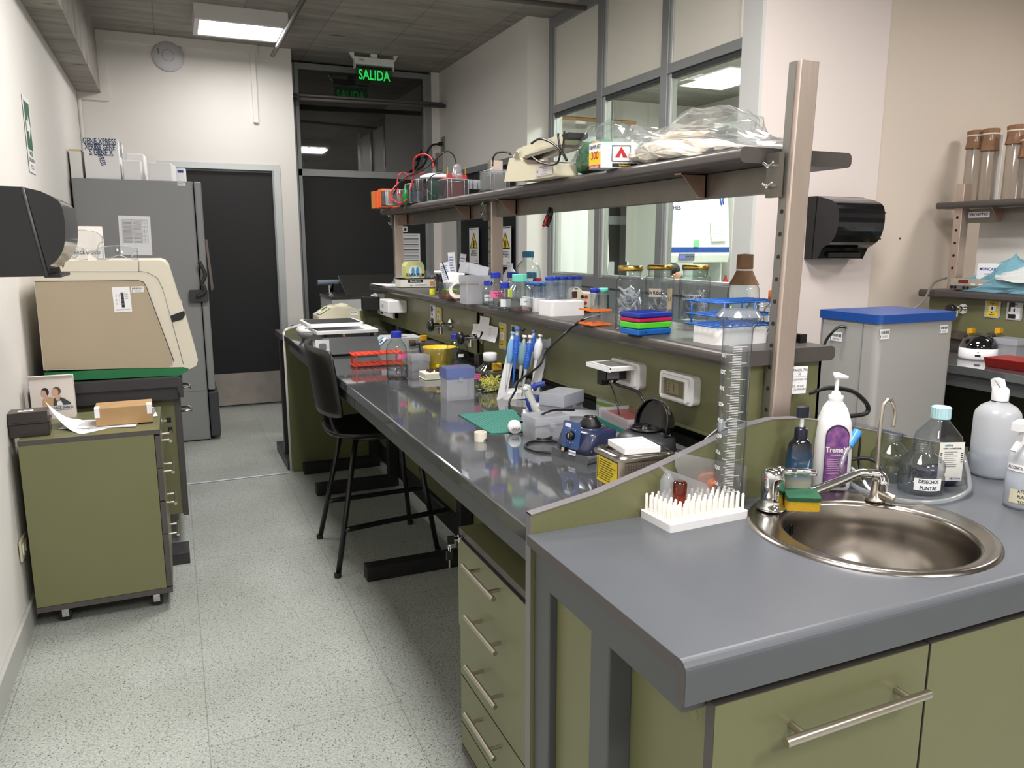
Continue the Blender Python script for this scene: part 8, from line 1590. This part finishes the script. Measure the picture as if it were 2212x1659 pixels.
cable('grey cable from the beige power supply drooping behind the blue-lidded machine', [X(2045, 600, 3.96), X(2022, 608, 3.9), X(2008, 625, 3.8), X(1996, 648, 3.7), X(1975, 667, 3.6)], .006, mat('grey_cable', (120, 118, 116), .5))
# things on the right steel bench
c = Z(2112, 768, .9); c = V((3.62, 3.62*c.y/c.x, .9)); r = 37/ppm(c); h = HP(2112, 722, c).z-.9; t = T('mini_centrifuge', 'white mini centrifuge with black domed lid on the right bench', 'centrifuge', c)
g = G(); g.lathe([(0, 0), (r*.97, 0), (r, .01), (r, h*.46), (0, h*.46)], WHITE, 36); g.ob('base', t); g = G(); g.lathe([(r*.99, h*.44), (r*.96, h*.58), (r*.8, h*.82), (r*.45, h*.97), (0, h)], DOM, 36); g.ob('lid', t); g = G(); F = frame((r*cos(to_cam(c)), r*sin(to_cam(c)), h*.2), (-sin(to_cam(c)), cos(to_cam(c)), 0), UP); g.box(-.012, .012, -.004, .004, 0, .002, BLACK, F); g.cyl(F @ V((0, .016, 0)), F @ V((0, .016, .002)), .003, BLACK, 8); g.ob('slot', t)
a = Z(2130, 782, .9); t = T('red_tray', 'dark red plastic tray on the right bench before the centrifuge', 'tray', (3.42, 3.42*a.y/a.x, .9)); g = G(); g.prism([(0, 0), (.14, 0), (.15, .045), (-.02, .045)], 'y', -.40, 0, mat('tray_red', (150, 32, 26), .35)); g.ob('body', t, bevel=.003)
a = Z(2182, 765, .9); t = tipbox('tip_box', 'cloudy tip box on the right bench behind the red tray', (3.70, 3.70*a.y/a.x, .9), PI/2, .12, .10, .11, .03, MILKY, INKG)
for k, u in enumerate((2098, 2158)): p = X(u, 716, 3.88); cock('yellow-levered gas cock below the right service panel, %s of two' % ('nearer the machine' if k == 0 else 'nearer the tip box'), 3.88, p.y, p.z-.02)
# chrome freezer-side box at the far end: cold bath
# ------------------------------------------------------------------ grey cooled bath beyond the island
by = 5.9; p0, p1 = Y(717, 647, by), Y(815, 650, by); q0 = Y(696, 642, by+.3)
t = T('shaking_bath', 'grey cabinet with open steel hood standing beyond the island end', 'machine'); BB = mat('cabinet_pale_grey', (176, 178, 180), .45)
x0_, x1_ = p0.x, p0.x+.62; zt = p0.z; g = G(); g.box(x0_, x1_, by, by+.5, .0, zt, BB); g.ob('cabinet', t, bevel=.004)
g = G(); [g.box(x0_-.001, x0_, by+.1, by+.35, zt-.30+k*.04, zt-.285+k*.04, INKG) for k in range(5)]; g.cyl((x0_+.12, by-.001, zt-.09), (x0_+.12, by, zt-.09), .012, BLACK, 12); g.ob('vent', t)
g = G(); g.box(x0_-.004, x1_+.004, by-.004, by+.504, zt, zt+.018, mat('dark_top_steel', (92, 90, 88), .3, .8)); g.prism([(by+.02, zt+.02), (by+.34, zt+.17), (by+.36, zt+.16), (by+.04, zt+.018)], 'x', x0_+.12, x1_, MT['dark_top_steel']); g.ob('hood', t)
g = G(); g.cyl((x0_-.03, by+.42, zt+.11), (x0_+.22, by+.42, zt+.11), .022, mat('bluegrey_grip', (110, 122, 142), .4), 14).box(x0_+.06, x0_+.09, by+.40, by+.44, zt+.018, zt+.12, CHROME); g.ob('handle', t)
p = Y(658, 706, 5.2); t = T('blue_tub', 'blue plastic tub edge showing behind the far end panel', 'tub', (p.x, 5.22, .90)); g = G(); g.lathe([(0, 0), (.07, 0), (.085, max(.03, p.z-.9)), (.08, max(.03, p.z-.9)), (.065, .004)], BLUE, 28); g.ob('body', t)
# ------------------------------------------------------------------ culture room: safety cabinet, person, coat
CY = 7.2
t = T('safety_cabinet', 'white biosafety cabinet with blue stripe behind the right window pane', 'cabinet'); L0, L1 = Y(1424, 560, CY).x, Y(1572, 560, CY).x
zz = lambda v: Y(1500, v, CY).z
WC = mat('cabinet_white', (226, 228, 222), .4); g = G(); g.prism([(CY, zz(567)), (CY-.02, zz(552)), (CY-.02, zz(530)), (CY+.12, 2.55), (CY+.7, 2.55), (CY+.7, zz(567))], 'x', L0, L1, WC); g.ob('hood', t, bevel=.005)
g = G(); g.box(L0, L1-.003, CY-.0225, CY-.02, zz(545), zz(534), BLULAB); g.ob('blue_stripe', t)
g = G(); g.box(L0, L1, CY+.62, CY+.66, zz(612), zz(567), mat('lit_work_back', (240, 244, 236), .5, emit=.8)).box(L0, L0+.02, CY+.1, CY+.62, zz(612), zz(567), WC).box(L1-.02, L1, CY+.1, CY+.62, zz(612), zz(567), WC); g.ob('work_chamber', t)
g = G(); g.box(L0-.02, L1+.03, CY-.06, CY+.7, zz(632), zz(616), mat('cabinet_sill_grey', (150, 154, 156), .4)).box(L0, L1, CY, CY+.68, 0, zz(632), WC); g.ob('base', t)
cx, cz, cw, ch = RY(1467, 548, 1500, 562, CY-.025); g = G(frame((cx, CY-.022, cz), (1, 0, 0), UP)); g.box(-cw/2, cw/2, -ch/2, ch/2, 0, .004, mat('panel_slate', (96, 102, 120), .4)).box(-cw*.46, -cw*.12, -ch*.36, ch*.36, .004, .005, mat('lit_display', (96, 96, 176), .4, emit=.6)); [g.box(cw*(-.02+i*.1), cw*(.03+i*.1), ch*.0, ch*.15, .004, .005, INK) for i in range(5)]; g.ob('control_panel', t)
def onc(u, v): s_ = (Y(1500, v, CY).z-zz(530))/(2.55-zz(530)); yy = CY-.02+.14*max(0, s_)-.006; return Y(u, v, yy)
p = onc(1459, 449); g = G(frame(p, (1, 0, 0), (0, .1, 1))); g.text('CHES', .062, mat('logo_navy', (36, 40, 92), .6), Mx(), True).text('Airstream', .03, BLULAB, TR(.02, .05, 0)); g.ob('lettering', t)
p = onc(1560, 436); g = G(frame(p, (1, 0, 0), (0, .1, 1))); g.tube([(-.03, .05, 0), (-.02, .01, 0), (-.01, -.04, 0)], .008, BLULAB, 6).tube([(.03, .06, 0), (.01, .02, 0), (.02, -.03, 0)], .008, BLULAB, 6); g.ob('emblem', t)
for nm, (u0, v0, u1, v1), m_, lab, cat in (('sample_list', (1532, 474, 1565, 521), PAPER, 'white printed list taped on the safety cabinet hood', 'notice'), ('sticky_note', (1498, 518, 1509, 533), mat('note_mint', (120, 200, 140), .7), 'small green note stuck on the safety cabinet hood', 'note')):
    a, b = onc(u0, v0), onc(u1, v1); w_, h_ = b.x-a.x, a.z-b.z; o = sheet(nm, frame(((a.x+b.x)/2, min(a.y, b.y)-.012, (a.z+b.z)/2), (1, 0, .03), (0, .12, 1)), w_, h_, lab, cat, (lambda g, a_, b_: (g.lines(-a_*.42, a_*.42, -b_*.4, b_*.4, 11, INKG, TR(), .2), g.bars([(-a_*.3, -a_*.29, -b_*.4, b_*.4)], INKG, TR()))), m_)
p = Y(1577, 478, 7.0); t = T('red_flask', 'red flask on the cabinet sill behind the right window pane', 'flask', (Y(1567, 612, 7.3).x, 7.3, zz(616))); g = G(); g.lathe([(0, 0), (.035, 0), (.03, .03), (.012, .07), (.012, .1)], RED, 16); g.ob('body', t)
t = T('fire_panel', 'red wall box with dark top beside the safety cabinet', 'box', (Y(1580, 500, 7.0).x, 7.95, 1.45)); g = G(); g.box(-.02, .18, 0, .15, 0, .42, RED).box(-.06, .2, -.02, .16, .42, .50, DARK); g.ob('body', t)
g = G(); g.box(t.location.x+.0, t.location.x+.1, 7.99, 8.03, 0, 1.45, DARK) ; g.ob('stand', t)
for c_ in t.children:
    if c_.name.startswith('stand'): c_.location = -t.location
# seated person at the cabinet
PX, PY = Y(1464, 600, 6.78).x, 6.78; hz = Y(1464, 594, PY).z
t = T('person', 'seated person with short black hair in a light blue gown at the safety cabinet', 'person', (PX, PY, 0), R(0))
def skin(name, verts, edges, rad, m, parent, sub=2):
    me = bpy.data.meshes.new(name); me.from_pydata(verts, edges, []); o = bpy.data.objects.new(name, me); COL.objects.link(o); o.parent = parent; me.materials.append(m)
    s_ = o.modifiers.new('skin', 'SKIN'); me.skin_vertices[0].data[0].use_root = True if 0 else False
    for i, r_ in enumerate(rad): me.skin_vertices[0].data[i].radius = r_ if isinstance(r_, tuple) else (r_, r_)
    me.skin_vertices[0].data[0].use_root = True; u = o.modifiers.new('sub', 'SUBSURF'); u.levels = sub; u.render_levels = sub
    for p_ in me.polygons: p_.use_smooth = True
    return o
SK = mat('person_skin', (198, 150, 126), .5); GOWN = mat('person_gown', (128, 190, 214), .8); TRS = mat('person_trousers', (44, 50, 66), .8); HAIR = mat('person_hair', (16, 14, 14), .6)
sz = hz-.62; bv = [(0, 0, sz), (0, .02, sz+.18), (0, .03, sz+.36), (0, .045, sz+.47), (0, .06, sz+.54), (0, .07, hz-.02), (0, .075, hz+.06),
      (-.17, .04, sz+.42), (-.22, .16, sz+.22), (-.14, .38, sz+.20), (-.12, .45, sz+.20), (.17, .04, sz+.42), (.22, .16, sz+.22), (.14, .38, sz+.20), (.12, .45, sz+.20),
      (-.10, .10, sz-.02), (-.12, .42, sz-.02), (-.12, .44, .10), (-.12, .54, .05), (.10, .10, sz-.02), (.12, .42, sz-.02), (.12, .44, .10), (.12, .54, .05)]
be = [(0, 1), (1, 2), (2, 3), (3, 4), (4, 5), (5, 6), (3, 7), (7, 8), (8, 9), (9, 10), (3, 11), (11, 12), (12, 13), (13, 14), (0, 15), (15, 16), (16, 17), (17, 18), (0, 19), (19, 20), (20, 21), (21, 22)]
br = [(.15, .12), (.14, .11), (.16, .11), (.12, .09), (.05, .05), (.075, .09), (.07, .085), .065, .045, .035, .03, .065, .045, .035, .03, .085, .06, .045, .04, .085, .06, .045, .04]
body = skin('body', bv, be, br, SK, t)
gv = bv[:5]+bv[7:10]+bv[11:14]+[(0, .02, sz-.12)]; skin('gown', gv, [(0, 1), (1, 2), (2, 3), (3, 5), (5, 6), (6, 7), (3, 8), (8, 9), (9, 10), (0, 11)], [(.18, .15), (.165, .13), (.185, .13), (.13, .10), .05, .078, .058, .048, .078, .058, .048, (.2, .17)], GOWN, t)
HR3 = TR(0, .075, 0) @ rotz(R(-128)) @ TR(0, -.075, 0); g = G(M=HR3); g.lathe([(0, hz+.118), (.055, hz+.108), (.088, hz+.075), (.1, hz+.035), (.088, hz-.0), (.05, hz-.03)][::-1], HAIR, 20, TR(0, .045, .012)); g.ob('hair', t)
g = G(M=HR3)
for s_ in (-1, 1): g.lathe([(0, -.006), (.012, 0), (0, .006)], SK, 10, TR(s_*.085, .08, hz) @ Mx.Rotation(PI/2, 4, 'Y')); g.lathe([(0, -.004), (.006, 0), (0, .004)], INK, 8, TR(s_*.032, .158, hz+.005) @ Mx.Rotation(PI/2, 4, 'X'))
g.prism([(.155, hz+.0), (.182, hz-.03), (.15, hz-.035)], 'x', -.012, .012, SK).box(-.022, .022, .148, .156, hz-.062, hz-.055, mat('lips', (150, 84, 78), .5)); g.ob('face', t)
for s_ in (-1, 1):
    for k in range(5):
        o_ = V((s_*.12+(k-2)*.014, .46, sz+.20)) if k < 4 else V((s_*.12-s_*.03, .44, sz+.20)); L_ = (.06, .07, .066, .054, .045)[k]
        g = G(); g.tube([o_, o_+V((0, L_*.5, .004)), o_+V((0, L_*.95, -.014))] if k < 4 else [o_, o_+V((-s_*.018, .02, -.002)), o_+V((-s_*.022, .042, -.012))], [.009, .008, .006], mat('blue_glove', (60, 110, 180), .5), 8); g.ob('finger', t)
t = T('stool', 'low round stool under the seated person', 'stool', (PX, PY, 0)); g = G(); g.lathe([(0, sz-.16), (.17, sz-.16), (.18, sz-.13), (.17, sz-.11), (0, sz-.11)], BLACKM, 24).cyl((0, 0, .05), (0, 0, sz-.16), .025, CHROME, 12); [g.tube([(0, 0, .06), (.26*cos(a), .26*sin(a), .02)], .018, BLACKM, 8, sm=False) for a in [i*2*PI/5 for i in range(5)]]; g.ob('body', t)
# lab coat hanging, wall mirror
CYY = 6.4; P = lambda u, v: Y(u, v, CYY)
t = T('lab_coat', 'white lab coat hanging by the middle window pane', 'coat'); pts = [(1294, 425), (1305, 425), (1308, 470), (1314, 520), (1316, 560), (1311, 590), (1303, 592), (1301, 560), (1303, 510), (1298, 470)]
g = G(); g.prism([(P(u, v).x, P(u, v).z) for u, v in pts], 'y', CYY, CYY+.06, WHITEM).prism([(P(u, v).x, P(u, v).z) for u, v in ((1303, 592), (1312, 586), (1316, 600), (1305, 603))], 'y', CYY+.005, CYY+.055, DARK); g.ob('cloth', t, bevel=.01); g = G(); a = P(1299, 425); g.cyl((a.x, CYY+.03, a.z-.02), (a.x, CYY+.03, H3), .004, ALU, 6); g.ob('hanger_cord', t)
a, b = P(1320, 566), P(1338, 600); t = T('steel_sheet', 'pale grey standing panel beside the hanging coat', 'panel'); g = G(); g.box(a.x, b.x, CYY+.1, CYY+.12, 0, a.z, ALUL); g.ob('sheet', t)
t = T('white_cabinet', 'tall white cupboard behind the left window pane', 'cabinet', (3.3, 7.2, 0)); g = G(); g.box(0, .7, 0, .5, 0, 2.2, WHITEM); g.ob('body', t); g = G(); g.box(.0, .348, -.018, 0, .08, 2.18, WHITE); g.ob('door', t); g = G(); g.box(.352, .7, -.018, 0, .08, 2.18, WHITE); g.ob('door', t)
